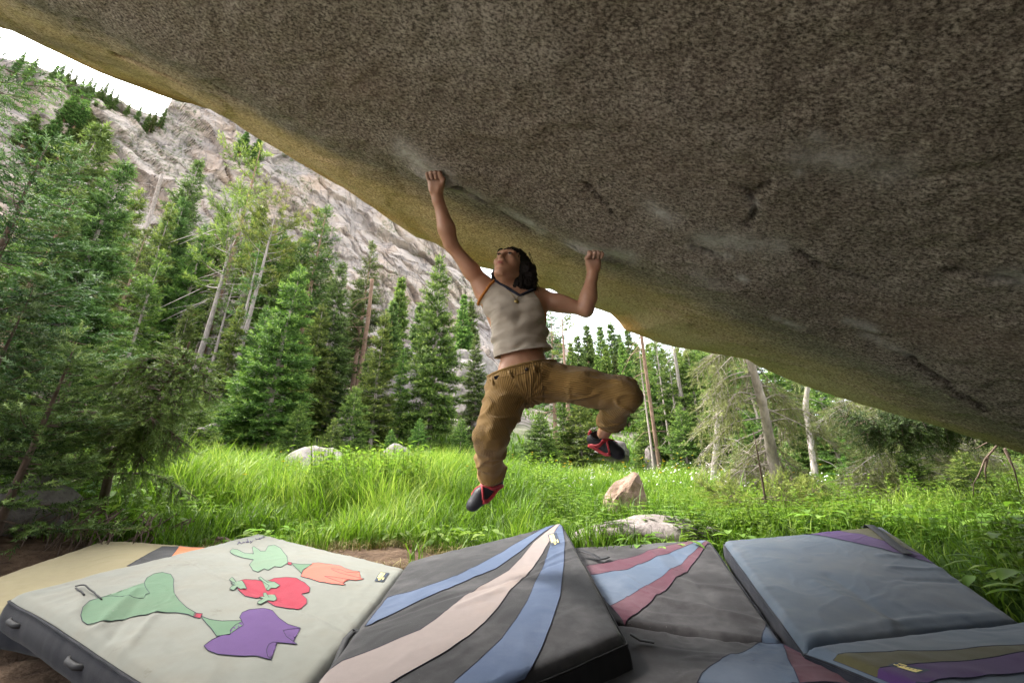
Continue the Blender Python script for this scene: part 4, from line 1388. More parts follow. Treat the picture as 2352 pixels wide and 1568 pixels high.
# ---- pale pad with sewn vegetables
A = P(594, 1225, 3.0)
Bp = P(932, 1303, 2.3)
Cc = P(605, 1712, 0.90)
Dd = P(30, 1360, 1.65)
pn = Panel(A, Bp, Cc, Dd, 0.105, 5, 0.0034, 0.008, creases=((0.02, 0.52, 0.98, 0.60, 0.012, -0.010), (0.10, 0.86, 0.30, 0.98, 0.02, 0.012), (0.28, 0.80, 0.42, 0.98, 0.018, 0.014), (0.46, 0.84, 0.56, 0.98, 0.016, 0.012), (0.36, 0.84, 0.50, 0.99, 0.012, -0.010)))
t = thing('crash_pad', 'pale sage crash pad with sewn-on carrot, tomatoes and purple turnip', 'crash pad')
pn.build(t, MC['sage'], MC['navy'], 110)
veg = [
    ('carrot_leaves', 'mint', [(1350, 235), (1365, 222), (1395, 225), (1440, 248), (1490, 250), (1480, 215), (1490, 210), (1530, 235), (1560, 235), (1575, 205), (1610, 200), (1650, 220), (1685, 270), (1690, 310), (1650, 335), (1610, 330), (1575, 352), (1550, 342), (1515, 362), (1485, 350), (1465, 315), (1490, 285), (1440, 278), (1390, 262), (1355, 248)]),
    ('carrot_stem', 'leaf', [(1712, 311), (1760, 316), (1835, 318), (1780, 350), (1770, 375), (1740, 340)]),
    ('carrot_tie', 'crimson', [(1690, 305), (1714, 307), (1710, 322), (1688, 319)]),
    ('carrot_root', 'coral', [(1835, 312), (1870, 310), (1910, 318), (1990, 325), (2030, 345), (2070, 358), (2112, 362), (2095, 370), (2040, 368), (2000, 352), (1945, 345), (1950, 352), (2000, 375), (2050, 385), (2140, 402), (2090, 412), (2030, 408), (1960, 398), (1905, 392), (1960, 415), (2030, 438), (2010, 445), (1940, 440), (1880, 428), (1820, 405), (1765, 392), (1780, 360)]),
    ('tomato', 'crimson', [(1395, 420), (1440, 408), (1500, 408), (1560, 420), (1610, 398), (1680, 395), (1740, 402), (1790, 430), (1820, 465), (1815, 490), (1770, 500), (1800, 530), (1800, 555), (1770, 578), (1700, 585), (1620, 572), (1570, 540), (1560, 510), (1500, 518), (1440, 505), (1400, 475), (1388, 450)]),
    ('turnip_leaves', 'leaf', [(470, 620), (480, 580), (520, 540), (590, 520), (650, 513), (750, 520), (840, 525), (850, 505), (875, 495), (850, 460), (843, 430), (860, 400), (900, 378), (950, 370), (1000, 380), (1018, 410), (1015, 440), (1020, 490), (1050, 530), (1090, 570), (1150, 608), (1140, 632), (1100, 618), (1030, 605), (950, 602), (850, 618), (750, 630), (650, 655), (560, 672), (510, 672), (480, 650)]),
    ('turnip_stem', 'leaf', [(1180, 628), (1230, 645), (1300, 655), (1415, 655), (1430, 680), (1345, 735), (1270, 745), (1240, 700), (1190, 645)]),
    ('turnip_tie', 'crimson', [(1140, 608), (1187, 612), (1172, 639), (1133, 632)]),
    ('turnip_root', 'violet', [(1195, 800), (1240, 765), (1300, 740), (1350, 738), (1350, 710), (1380, 680), (1420, 660), (1405, 635), (1420, 605), (1460, 588), (1540, 580), (1600, 595), (1640, 640), (1690, 675), (1765, 695), (1700, 705), (1660, 715), (1680, 750), (1745, 793), (1680, 788), (1600, 785), (1575, 800), (1562, 830), (1570, 865), (1592, 887), (1500, 865), (1400, 860), (1280, 850), (1220, 828)]),
    ('tomato_stalk', 'mint', [(1345, 405), (1360, 398), (1385, 420), (1420, 420), (1450, 458), (1410, 470), (1390, 455), (1370, 475), (1345, 468), (1360, 450), (1380, 445), (1350, 432), (1378, 430)]),
    ('tomato_stalk', 'mint', [(1515, 398), (1530, 393), (1570, 425), (1610, 422), (1643, 445), (1620, 462), (1590, 460), (1575, 475), (1562, 470), (1580, 445), (1540, 420)]),
    ('tomato_stalk', 'mint', [(1545, 488), (1560, 488), (1580, 508), (1610, 500), (1625, 520), (1605, 540), (1570, 535), (1530, 558), (1508, 555), (1515, 540), (1545, 525), (1520, 515), (1550, 510)]),
]
for i, (nm, mt, pts) in enumerate(veg):
    pn.applique(za(pts), nm, MC[mt], t, 0.0025 if 'stalk' not in nm else 0.0045)
label_patch(pn, za([(2235, 360), (2290, 362), (2252, 416), (2200, 412)]), t)
pn.line(za([(437, 458), (490, 474), (545, 497), (592, 536)]), 'cord', MC['webbing'], t, 0.003, 0.004, None, [0.006, 0.012, 0.004, 0.0])
pn.line(za([(440, 460), (462, 484), (488, 514)]), 'cord', MC['webbing'], t, 0.003, 0.004)
# handwritten name
for st in ([(1395, 196), (1404, 176), (1418, 192)], [(1398, 188), (1414, 186)], [(1424, 190), (1427, 180), (1436, 187), (1440, 180)], [(1458, 182), (1448, 178), (1446, 186), (1462, 184), (1452, 164)], [(1468, 176), (1474, 182)], [(1486, 174), (1470, 190)],
           [(1500, 158), (1504, 170), (1516, 166)], [(1530, 162), (1521, 158), (1520, 166), (1532, 164)], [(1534, 162), (1534, 154), (1540, 159), (1542, 151), (1548, 157)], [(1546, 140), (1552, 154), (1558, 149)]):
    pn.line(za(st), 'handwriting', MC['ink'], t, 0.0018, 0.002)
# carry strap with buckle on the seam towards the striped pad
pn.line(za([(1960, 900), (1990, 850), (2030, 790), (2075, 757), (2105, 765), (2112, 800), (2070, 830), (2010, 845)]), 'carry_strap', MC['webbing'], t, 0.004, 0.006, 0.012, [0, 0.01, 0.04, 0.05, 0.05, 0.03, 0.01, 0])
for uu in ((0.10, 0.99), (0.44, 0.99)):
    c = pn.S(np.array(uu[0]), np.array(uu[1])) - pn.n * 0.06
    mb = MB()
    d_ = (pn.k[2] - pn.k[3]) / np.linalg.norm(pn.k[2] - pn.k[3])
    o_ = np.cross(d_, pn.n)
    o_ = o_ if o_[1] < 0 else -o_
    mb.tube(np.array([c - d_ * 0.07 + o_ * 0.012, c - d_ * 0.03 + o_ * 0.035, c + d_ * 0.03 + o_ * 0.035, c + d_ * 0.07 + o_ * 0.012]), 0.010, 6)
    obj('carry_handle', mb.mesh('carry_handle'), MC['webbing'], t)

# ---- dark pad with three converging bands (lies on top in the middle)
A = P(1290, 1200, 2.9)
Bp = P(936, 1289, 2.3)
Cc = P(505, 1841, 0.72)
Dd = P(1434, 1455, 1.31)
pn3 = Panel(A, Bp, Cc, Dd, 0.115, 8, 0.0034, 0.008, creases=((0.0, 0.50, 1.0, 0.56, 0.012, -0.008), (0.02, 0.40, 0.22, 0.46, 0.015, 0.012), (0.0, 0.30, 0.16, 0.36, 0.015, 0.010), (0.45, 0.58, 0.62, 0.62, 0.03, 0.012)))
t = thing('crash_pad', 'charcoal crash pad with denim blue and pale pink bands meeting in one corner', 'crash pad')
pn3.build(t, MC['charcoal'], MC['black'], 110)
b1u = [(1600, 88), (1500, 145), (1380, 215), (1280, 280), (1160, 345), (1000, 425), (850, 475), (700, 520), (545, 555)]
b1l = [(1648, 74), (1540, 160), (1420, 265), (1310, 340), (1250, 380), (1100, 440), (940, 515), (760, 585), (620, 650), (520, 695), (395, 750)]
pn3.applique(zs4(band(b1u, b1l)), 'blue_band', MC['denim'], t)
b2u = [(1656, 72), (1580, 140), (1500, 210), (1420, 310), (1340, 390), (1180, 480), (1050, 560), (960, 640), (860, 720), (760, 790), (640, 835), (480, 900), (250, 980), (150, 1050), (60, 1140), (-60, 1300)]
b2l = [(1676, 66), (1620, 170), (1560, 280), (1500, 370), (1420, 450), (1340, 530), (1270, 640), (1180, 740), (1080, 830), (950, 920), (800, 1010), (620, 1110), (480, 1200), (330, 1320)]
pn3.applique(zs4(band(b2u, b2l)), 'pink_band', MC['pink'], t)
b3u = [(1681, 64), (1640, 130), (1600, 260), (1570, 350), (1510, 470), (1460, 600), (1390, 720), (1290, 850), (1150, 980), (990, 1116), (850, 1250), (760, 1330)]
b3l = [(1706, 72), (1705, 200), (1698, 350), (1675, 560), (1620, 740), (1550, 900), (1490, 1010), (1440, 1080), (1300, 1220), (1200, 1330)]
pn3.applique(zs4(band(b3u, b3l)), 'blue_band', MC['denim'], t)
label_patch(pn3, zs4([(1594, 158), (1650, 140), (1678, 218), (1620, 240)]), t)
# loose strap ends lying on the neighbouring pad
STRAP_T = t

# ---- graphite pad with maroon and blue bands (two hinged halves)
A = P(1297, 1256, 2.8)
Bp = P(1629, 1238, 2.65)
Cc = P(1805, 1480, 1.42)
Dd = P(1400, 1428, 1.66)
pn4 = Panel(A, Bp, Cc, Dd, 0.10, 12, 0.0052, 0.008, creases=((0.55, 0.15, 0.62, 0.75, 0.035, 0.014), (0.68, 0.2, 0.75, 0.9, 0.025, -0.012), (0.4, 0.75, 0.98, 0.86, 0.03, 0.014), (0.62, 0.55, 0.95, 0.62, 0.02, 0.010)))
t = thing('crash_pad', 'dusty dark pad with maroon and blue bands, hinged in two halves', 'crash pad')
pn4.build(t, MC['graphite'], MC['navy'], 90, 'rear_cover', 'side_wall')
E1 = P(1250, 1720, 0.92)
E2 = P(2140, 1660, 1.02)
pn4b = Panel(Dd, Cc, E2, E1, 0.09, 13, 0.006, 0.010, creases=((0.05, 0.25, 0.6, 0.3, 0.03, 0.01),))
pn4b.build(t, MC['graphite'], MC['navy'], 70, 'front_cover', 'side_wall')
m1u = [(640, 144), (480, 180), (300, 240), (180, 270), (40, 288)]
m1l = [(662, 143), (560, 192), (400, 252), (270, 310), (140, 327), (60, 338)]
m2u = [(690, 142), (620, 210), (560, 260), (480, 330), (380, 390), (280, 450), (180, 502)]
m2l = [(704, 152), (640, 240), (580, 310), (470, 420), (380, 490), (300, 555), (255, 585)]
pn4.applique(zr(band(m1u, m1l)), 'maroon_band', MC['maroon'], t, 0.0032)
pn4.applique(zr(band(m1l, m2u)), 'blue_band', MC['steel'], t, 0.0026)
pn4.applique(zr(band(m2u, m2l)), 'maroon_band', MC['maroon'], t, 0.0032)
pn4.applique(zr([(1003, 575), (1088, 686), (972, 674)]), 'blue_corner', MC['steel'], t, 0.003)
pn4b.applique(zr([(640, 930), (665, 880), (700, 845), (780, 785), (880, 740), (950, 702), (980, 690), (1088, 706), (1115, 790), (1180, 930)]), 'blue_band', MC['steel'], t, 0.003)
pn4b.applique(zr([(1090, 706), (1200, 765), (1400, 835), (1760, 930), (1182, 930), (1115, 790)]), 'maroon_band', MC['maroon'], t, 0.0032)
pn4.line(zr([(30, 240), (90, 258), (130, 272), (172, 258)]), 'strap_end', MC['webbing'], STRAP_T, 0.004, 0.012, 0.016, [0.03, 0.02, 0.008, 0.006])
pn4b.line(zr([(290, 700), (340, 706), (415, 716)]), 'strap_end', MC['webbing'], STRAP_T, 0.004, 0.008, 0.010, [0.02, 0.004, 0.003])

# ---- slate blue pad with purple and olive bands (two hinged halves)
A = P(1662, 1241, 2.6)
Bp = P(2027, 1207, 2.7)
Cc = P(2347, 1424, 1.52)
Dd = P(1846, 1483, 1.32)
pn5 = Panel(A, Bp, Cc, Dd, 0.12, 15, 0.0042, 0.010, creases=((0.35, 0.55, 0.45, 0.92, 0.03, -0.014), (0.25, 0.6, 0.42, 0.95, 0.03, 0.012), (0.75, 0.42, 0.98, 0.46, 0.025, 0.012), (0.72, 0.55, 0.98, 0.60, 0.02, 0.013), (0.7, 0.66, 0.98, 0.72, 0.02, -0.010), (0.05, 0.95, 0.9, 0.93, 0.03, 0.012), (0.10, 0.15, 0.13, 0.18, 0.04, 0.010)))
t = thing('crash_pad', 'slate blue crash pad with purple and olive bands and navy sides', 'crash pad')
pn5.build(t, MC['slate'], MC['navy'], 100, 'rear_cover', 'side_wall')
E1 = P(2290, 1645, 0.90)
E2 = P(2720, 1500, 1.15)
pn5b = Panel(Dd, Cc, E2, E1, 0.11, 16, 0.005, 0.010)
pn5b.build(t, MC['paleslate'], MC['navy'], 60, 'front_cover', 'side_wall')
pn5.applique(zr([(1160, 90), (1340, 82), (1500, 124), (1650, 165), (1800, 220), (1892, 274), (1750, 237), (1650, 212), (1450, 167), (1300, 131)]), 'purple_band', MC['purple'], t, 0.003)
pn5.applique(zr([(1340, 82), (1500, 70), (1570, 82), (1700, 142), (1812, 216), (1800, 220), (1650, 165), (1500, 124)]), 'olive_band', MC['olive'], t, 0.0026)
pn5.line(zr([(1512, 68), (1545, 88), (1600, 122), (1680, 192), (1748, 238)]), 'closure_strap', MC['webbing'], t, 0.004, 0.010, 0.022, [0.004, 0.012, 0.004, 0.006, 0.002])
pn5b.applique(zr([(1295, 765), (1330, 755), (1600, 752), (1900, 740), (2352, 712), (2500, 705), (2500, 740), (2352, 750), (2000, 800), (1600, 825), (1530, 845), (1400, 800)]), 'olive_band', MC['olive'], t, 0.003)
pn5b.applique(zr([(1535, 842), (1600, 825), (2000, 800), (2352, 750), (2500, 740), (2500, 820), (2352, 838), (2100, 872), (1850, 900), (1700, 900), (1590, 872)]), 'purple_band', MC['purple'], t, 0.0034)
label_patch(pn5b, zr([(1800, 862), (1872, 846), (1684, 806), (1640, 818)]), t)
# ================================================================== THE CLIMBER
class Field:
    """signed distance field on a regular grid, joined with smooth unions, meshed with surface nets"""

    def __init__(self, lo, hi, h):
        self.lo, self.h = np.asarray(lo, float), h
        self.n = np.ceil((np.asarray(hi) - self.lo) / h).astype(int) + 1
        self.D = np.full(self.n, 0.3, np.float32)

    def block(self, lo, hi):
        a = np.clip(np.floor((np.asarray(lo) - self.lo) / self.h).astype(int), 0, self.n - 1)
        b = np.clip(np.ceil((np.asarray(hi) - self.lo) / self.h).astype(int) + 1, 1, self.n)
        sl = tuple(slice(i, j) for i, j in zip(a, b))
        g = [self.lo[i] + self.h * np.arange(a[i], b[i]) for i in range(3)]
        X = np.stack(np.meshgrid(*g, indexing='ij'), -1).astype(np.float32)
        return sl, X

    def put(self, sl, d, k, sub=False):
        D = self.D[sl]
        if sub:
            d = -d
            hh = np.clip(0.5 - 0.5 * (D - d) / k, 0, 1)
            self.D[sl] = D + (d - D) * hh + k * hh * (1 - hh)
        else:
            hh = np.clip(0.5 + 0.5 * (D - d) / k, 0, 1)
            self.D[sl] = D + (d - D) * hh - k * hh * (1 - hh)

    def cap(self, a, b, ra, rb, k=0.015, sub=False):
        a, b = np.asarray(a, np.float32), np.asarray(b, np.float32)
        r = max(ra, rb) + k + 0.04
        sl, X = self.block(np.minimum(a, b) - r, np.maximum(a, b) + r)
        ab = b - a
        t = np.clip(((X - a) @ ab) / (ab @ ab + 1e-9), 0, 1)
        d = np.linalg.norm(X - a - t[..., None] * ab, axis=-1) - (ra + (rb - ra) * t)
        self.put(sl, d, k, sub)

    def chain(self, pts, rs, k=0.015):
        for i in range(len(pts) - 1):
            self.cap(pts[i], pts[i + 1], rs[i], rs[i + 1], k)

    def ell(self, c, M, r, k=0.015, sub=False):
        """ellipsoid with axes = columns of M"""
        c, M, r = np.asarray(c, np.float32), np.asarray(M, np.float32), np.asarray(r, np.float32)
        R = float(r.max()) + k + 0.04
        sl, X = self.block(c - R, c + R)
        L = (X - c) @ M
        k0 = np.linalg.norm(L / r, axis=-1)
        k1 = np.linalg.norm(L / (r * r), axis=-1) + 1e-9
        self.put(sl, k0 * (k0 - 1) / k1, k, sub)

    def loft(self, pts, M, stations, rx, ry, k=0.02, y_off=None):
        """elliptic tube along the polyline pts, stations in 0..1"""
        a, b = np.asarray(pts[0], np.float32), np.asarray(pts[1], np.float32)
        R = max(max(rx), max(ry)) + 0.06
        sl, X = self.block(np.minimum(a, b) - R, np.maximum(a, b) + R)
        ab = b - a
        L = np.linalg.norm(ab)
        ax = ab / L
        s = ((X - a) @ ax) / L
        sc = np.clip(s, 0, 1)
        c = a + sc[..., None] * ab
        q = X - c
        x, y, z = q @ M[:, 0].astype(np.float32), q @ M[:, 1].astype(np.float32), q @ ax.astype(np.float32)
        RX = np.interp(sc, stations, rx).astype(np.float32)
        RY = np.interp(sc, stations, ry).astype(np.float32)
        if y_off is not None:
            y = y - np.interp(sc, stations, y_off).astype(np.float32)
        k0 = np.sqrt((x / RX) ** 2 + (y / RY) ** 2 + (z / np.minimum(RX, RY)) ** 2)
        d = (k0 - 1) * np.minimum(RX, RY)
        self.put(sl, d, k)

    def mesh(self, iters=1):
        D = self.D
        s = D < 0
        nx, ny, nz = D.shape
        cnt = np.zeros((nx - 1, ny - 1, nz - 1), np.int8)
        for i in (0, 1):
            for j in (0, 1):
                for k in (0, 1):
                    cnt += s[i:nx - 1 + i, j:ny - 1 + j, k:nz - 1 + k]
        act = (cnt > 0) & (cnt < 8)
        I = np.argwhere(act)
        idx = np.full(act.shape, -1, np.int32)
        idx[act] = np.arange(len(I))
        acc = np.zeros((len(I), 3))
        num = np.zeros(len(I))
        cor = [(i, j, k) for i in (0, 1) for j in (0, 1) for k in (0, 1)]
        for p_ in cor:
            for ax in range(3):
                if p_[ax] == 0:
                    q_ = list(p_)
                    q_[ax] = 1
                    d0 = D[I[:, 0] + p_[0], I[:, 1] + p_[1], I[:, 2] + p_[2]].astype(float)
                    d1 = D[I[:, 0] + q_[0], I[:, 1] + q_[1], I[:, 2] + q_[2]].astype(float)
                    m = (d0 < 0) != (d1 < 0)
                    t = np.where(m, d0 / np.where(m, d0 - d1, 1), 0)
                    pt = np.repeat(np.array([p_], float), len(I), 0)
                    pt[:, ax] += t
                    acc[m] += pt[m]
                    num[m] += 1
        V = self.lo + self.h * (I + acc / np.maximum(num, 1)[:, None])
        F = []
        for ax in range(3):
            o1, o2 = [(1, 2), (2, 0), (0, 1)][ax]
            a = s[tuple(slice(0, -1) if i == ax else slice(1, -1) for i in range(3))]
            b = s[tuple(slice(1, None) if i == ax else slice(1, -1) for i in range(3))]
            ch = np.argwhere(a != b)
            if len(ch) == 0:
                continue
            sg = a[tuple(ch.T)]
            base = ch.copy()
            for o in (o1, o2):
                base[:, o] += 1
            def cell(d1, d2):
                c = base.copy()
                c[:, o1] -= d1
                c[:, o2] -= d2
                return idx[c[:, 0], c[:, 1], c[:, 2]]
            qd = np.stack([cell(1, 1), cell(0, 1), cell(0, 0), cell(1, 0)], -1)
            qd = np.where(sg[:, None], qd, qd[:, ::-1])
            F.append(qd)
        F = np.concatenate(F)
        F = F[(F >= 0).all(1)]
        # a little Laplacian smoothing
        for it in range(iters):
            S = np.zeros_like(V)
            n_ = np.zeros(len(V))
            for i in range(4):
                a, b = F[:, i], F[:, (i + 1) % 4]
                np.add.at(S, a, V[b])
                np.add.at(S, b, V[a])
                np.add.at(n_, a, 1)
                np.add.at(n_, b, 1)
            V = 0.5 * V + 0.5 * S / np.maximum(n_, 1)[:, None]
        return V, F


def nrm(v):
    v = np.asarray(v, float)
    return v / np.linalg.norm(v)


CAM_R, CAM_U, CAM_B = np.array([1.0, 0, 0]), np.array([0, -SP_, CP]), np.array([0, -CP, -SP_])   # right, up, towards camera


def cdir(x, y, z):
    return nrm(CAM_R * x + CAM_U * y + CAM_B * z)


def frame(x, y):
    """orthonormal frame: first axis near x, second near y"""
    a = nrm(x)
    b = nrm(np.asarray(y) - a * np.dot(a, y))
    return np.stack([a, b, np.cross(a, b)], 1)


def build_person():
    root = thing('person', 'climber in cream tank top and brown corduroys hanging by both hands from the boulder', 'person')
    # ---- joints (picture point and depth along the view axis)
    neck = P(1180, 664, 2.19)
    pelv = P(1206, 862, 2.05)
    shR, shL = P(1116, 664, 2.20), P(1232, 684, 2.21)      # her right arm is on the picture's left
    elR, elL = P(1036, 562, 2.14), P(1346, 712, 2.14)
    wrR, wrL = P(1003, 446, 2.085), P(1362, 622, 2.15)
    hipR, hipL = P(1166, 892, 2.05), P(1250, 872, 2.06)
    knR, knL = P(1126, 1002, 1.84), P(1434, 904, 1.93)
    anR, anL = P(1128, 1098, 2.09), P(1386, 996, 2.20)
    front = cdir(0.03, 0.15, 1)
    ax = nrm(neck - pelv)
    right = nrm(shL - shR)
    MT = np.stack([nrm(right - ax * np.dot(right, ax)), np.zeros(3)], 1)
    MT[:, 1] = nrm(np.cross(ax, MT[:, 0]))
    if np.dot(MT[:, 1], front) < 0:
        MT[:, 1] *= -1
    M3 = np.stack([MT[:, 0], MT[:, 1], ax], 1)

    # ---- head frame
    F = cdir(-0.36, 0.56, 0.74)
    U = cdir(0.26, 0.78, -0.50)
    U = nrm(U - F * np.dot(F, U))
    R = np.cross(U, F)
    if np.dot(R, CAM_R) < 0:
        R = -R
    MH = np.stack([R, F, U], 1)
    hc = P(1171, 618, 2.17)

    def H(r, f, u):
        return hc + R * r + F * f + U * u

    f = Field(P(960, 1240, 2.2) * 0 + np.array([-0.62, 1.40, 0.45]), np.array([0.78, 2.75, 2.32]), 0.0042)
    # torso
    st = [0, 0.18, 0.38, 0.6, 0.78, 0.9, 1.0]
    f.loft((pelv, neck), MT, st, [0.130, 0.114, 0.102, 0.116, 0.129, 0.104, 0.055], [0.090, 0.086, 0.080, 0.096, 0.092, 0.070, 0.052], 0.02)
    # shoulders, chest to arm
    for sh, sgn in ((shR, -1), (shL, 1)):
        f.cap(neck - ax * 0.035 + right * 0.03 * sgn, sh, 0.044, 0.050, 0.05)
        f.cap(neck - ax * 0.13 + right * 0.06 * sgn + MT[:, 1] * 0.02, sh - ax * 0.015, 0.055, 0.045, 0.05)
        f.cap(neck - ax * 0.20 + right * 0.095 * sgn - MT[:, 1] * 0.02, sh - ax * 0.02, 0.05, 0.042, 0.05)
    # arms
    for sh, el, wr, big in ((shR, elR, wrR, 1.0), (shL, elL, wrL, 1.0)):
        m1 = sh + (el - sh) * 0.42
        f.chain([sh, m1, el], [0.048, 0.041, 0.033], 0.03)
        bic = frame(el - sh, front)
        f.ell(sh + (el - sh) * 0.50 + bic[:, 1] * 0.012 + CAM_U * (0.012 if sh is shL else 0), bic, [0.085, 0.034, 0.033], 0.016)
        f.ell(sh + (el - sh) * 0.45 - CAM_U * 0.016, bic, [0.080, 0.030, 0.029], 0.016)
        f.ell(sh + (el - sh) * 0.10, bic, [0.070, 0.050, 0.052], 0.014)
        m2 = el + (wr - el) * 0.32
        f.chain([el, m2, wr], [0.036, 0.0415, 0.0245], 0.022)
        fo = frame(wr - el, front)
        f.ell(el + (wr - el) * 0.30 + fo[:, 1] * 0.010, fo, [0.085, 0.034, 0.036], 0.02)
    # neck
    f.chain([neck - ax * 0.03, neck + (hc - neck) * 0.55, H(0, -0.015, -0.03)], [0.056, 0.050, 0.056], 0.03)
    f.cap(H(0.0, 0.000, -0.070), neck + MT[:, 1] * 0.030, 0.026, 0.028, 0.03)
    # head
    f.ell(H(0, -0.012, 0.035), MH, [0.074, 0.094, 0.085], 0.02)
    f.ell(H(0, 0.030, -0.015), MH, [0.060, 0.062, 0.085], 0.025)
    f.ell(H(0, 0.048, -0.060), MH, [0.042, 0.044, 0.040], 0.022)
    f.ell(H(0, 0.080, -0.090), MH, [0.018, 0.017, 0.017], 0.02)
    for sg in (-1, 1):
        f.cap(H(0.053 * sg, 0.000, -0.048), H(0.016 * sg, 0.074, -0.092), 0.014, 0.012, 0.018)   # jaw line
        f.ell(H(0.042 * sg, 0.062, -0.008), MH, [0.022, 0.020, 0.018], 0.02)                       # cheek
        f.cap(H(0.012 * sg, 0.092, 0.040), H(0.046 * sg, 0.078, 0.040), 0.009, 0.009, 0.014)       # brow
        f.ell(H(0.031 * sg, 0.096, 0.020), MH, [0.017, 0.014, 0.011], 0.010, True)                 # eye socket
        f.ell(H(0.031 * sg, 0.079, 0.019), MH, [0.0145, 0.0135, 0.0125], 0.006)                    # eye ball
    f.cap(H(0, 0.090, 0.030), H(0, 0.110, -0.018), 0.008, 0.0115, 0.012)
    for sg in (-1, 1):
        f.ell(H(0.010 * sg, 0.100, -0.022), MH, [0.008, 0.010, 0.007], 0.006)
        f.ell(H(0.006 * sg, 0.106, -0.031), MH, [0.0042, 0.005, 0.006], 0.004, True)               # nostril
    f.ell(H(0, 0.088, -0.045), MH, [0.026, 0.016, 0.020], 0.014)
    f.ell(H(0, 0.1015, -0.0475), MH, [0.020, 0.008, 0.0062], 0.006)
    f.ell(H(0, 0.0995, -0.0600), MH, [0.018, 0.009, 0.0070], 0.006)
    f.cap(H(-0.019, 0.100, -0.0535), H(0.019, 0.100, -0.0535), 0.0022, 0.0022, 0.004, True)
    # belly navel hint, hips under the trousers
    f.ell(pelv, M3, [0.135, 0.085, 0.10], 0.03)
    # ankles showing between cuff and shoe
    f.chain([knR + (anR - knR) * 0.55, anR], [0.045, 0.031], 0.02)
    f.chain([knL + (anL - knL) * 0.45, anL], [0.048, 0.033], 0.02)

    # ---- hands: palm towards the camera, fingers hooked up and over
    nails = []

    def hand(wr, up, lat, n, flipcurl=1.0):
        up, lat = nrm(up), nrm(lat - up * np.dot(lat, up))
        k0 = wr + up * 0.070
        for i, o in enumerate((-0.027, -0.009, 0.009, 0.027)):
            f.cap(wr + lat * o * 0.62 + up * 0.012, k0 + lat * o, 0.0165, 0.0125, 0.012)
        f.ell(wr + up * 0.035 + lat * 0.022 + n * 0.012, np.stack([lat, up, n], 1), [0.019, 0.030, 0.016], 0.012)   # thumb ball
        f.ell(wr + up * 0.030 - lat * 0.020 + n * 0.010, np.stack([lat, up, n], 1), [0.015, 0.030, 0.014], 0.012)
        f.cap(wr - up * 0.03, wr + up * 0.03, 0.025, 0.0235, 0.02)
        for i, (o, l) in enumerate(((-0.029, 0.80), (-0.0100, 0.95), (0.0095, 1.0), (0.0285, 0.93))):
            a = k0 + lat * o + up * (0.004 * l)
            b = a + (up * 0.020 + n * 0.016 + lat * o * 0.10) * l
            c = b + (n * 0.021 - up * 0.013) * l
            d = c + (-n * 0.010 - up * 0.018) * l
            f.chain([a, b, c, d], [0.0125, 0.0112, 0.0102, 0.0088], 0.003)
            nails.append((d + n * 0.0062 - up * 0.001, np.stack([lat, up, n], 1)))
        t0 = wr + up * 0.032 + lat * 0.030 + n * 0.010
        t1 = t0 + up * 0.028 + lat * 0.014 + n * 0.010
        t2 = t1 + up * 0.020 - lat * 0.012 + n * 0.014
        f.chain([wr + up * 0.012 + lat * 0.016, t0, t1, t2], [0.016, 0.0140, 0.0112, 0.0090], 0.006)
        nails.append((t2 + n * 0.007, np.stack([lat, up, n], 1)))

    hand(wrR, roof_hit(996, 392) - wrR, CAM_R, nrm(CAM_B * 0.9 + CAM_U * 0.25))
    hand(wrL, roof_hit(1366, 572) - wrL, -CAM_R, nrm(CAM_B * 0.95 + CAM_U * 0.1 + CAM_R * 0.15))

    V, Q = f.mesh(1)
    # a light smear of chalk shows on the fingers, so keep the knuckles crisp
    # skin tint: lips redder, knuckles/chalk paler
    L = (V - hc) @ MH
    lip = np.exp(-((L[:, 0] / 0.020) ** 2 + ((L[:, 2] + 0.0535) / 0.0105) ** 2) ** 1.5) * (L[:, 1] > 0.075)
    brow = np.zeros(len(V))
    chalk = np.zeros(len(V))
    for w_, tgt in ((wrR, roof_hit(996, 392)), (wrL, roof_hit(1366, 572))):
        d = np.linalg.norm(V - (tgt - nrm(tgt - w_) * 0.03), axis=1)
        chalk = np.maximum(chalk, smooth(0.085, 0.02, d))
    me = mesh_np('body', V, Q, np.full(len(Q), 4), {'lip': lip, 'chalk': chalk})
    k = NT('skin')
    p = k.pos()
    n1 = k.noise(p, 14, 4)
    c = k.mix(n1, (0.41, 0.212, 0.13), (0.54, 0.30, 0.19))
    c = k.mix(k.attr('lip'), c, (0.30, 0.075, 0.065))
    c = k.mix(k.math('MULTIPLY', k.attr('chalk'), 0.45), c, (0.42, 0.36, 0.32))
    c = k.mix(k.ramp(k.noise(p, 45, 5, 0.7), [(0.45, 0.0), (0.7, 0.35)]), c, (0.42, 0.17, 0.11))
    k.fin(c, 0.44, k.bump(k.noise(p, 220, 4), 0.35, 0.0015, k.bump(k.noise(k.pos((1, 1, 0.35)), 40, 3), 0.25, 0.004)), 0.45)
    k.bsdf.inputs['Subsurface Weight'].default_value = 0.12
    k.bsdf.inputs['Subsurface Radius'].default_value = (0.01, 0.004, 0.002)
    k.bsdf.inputs['Subsurface Scale'].default_value = 0.6
    obj('body', me, k.m, root)

    # ---- eyes and brows
    m_eye = mat_plain('eye_white', (0.30, 0.26, 0.23), 0.3)
    m_iris = mat_plain('iris_dark', (0.025, 0.015, 0.010), 0.2)
    m_hair = NT('hair_dark')
    hp = m_hair.pos((9, 9, 1.2))
    hn = m_hair.noise(hp, 30, 4)
    m_hair = m_hair.fin(m_hair.mix(hn, (0.004, 0.003, 0.0028), (0.018, 0.012, 0.009)), 0.6, m_hair.bump(hn, 0.6, 0.004), 0.2)
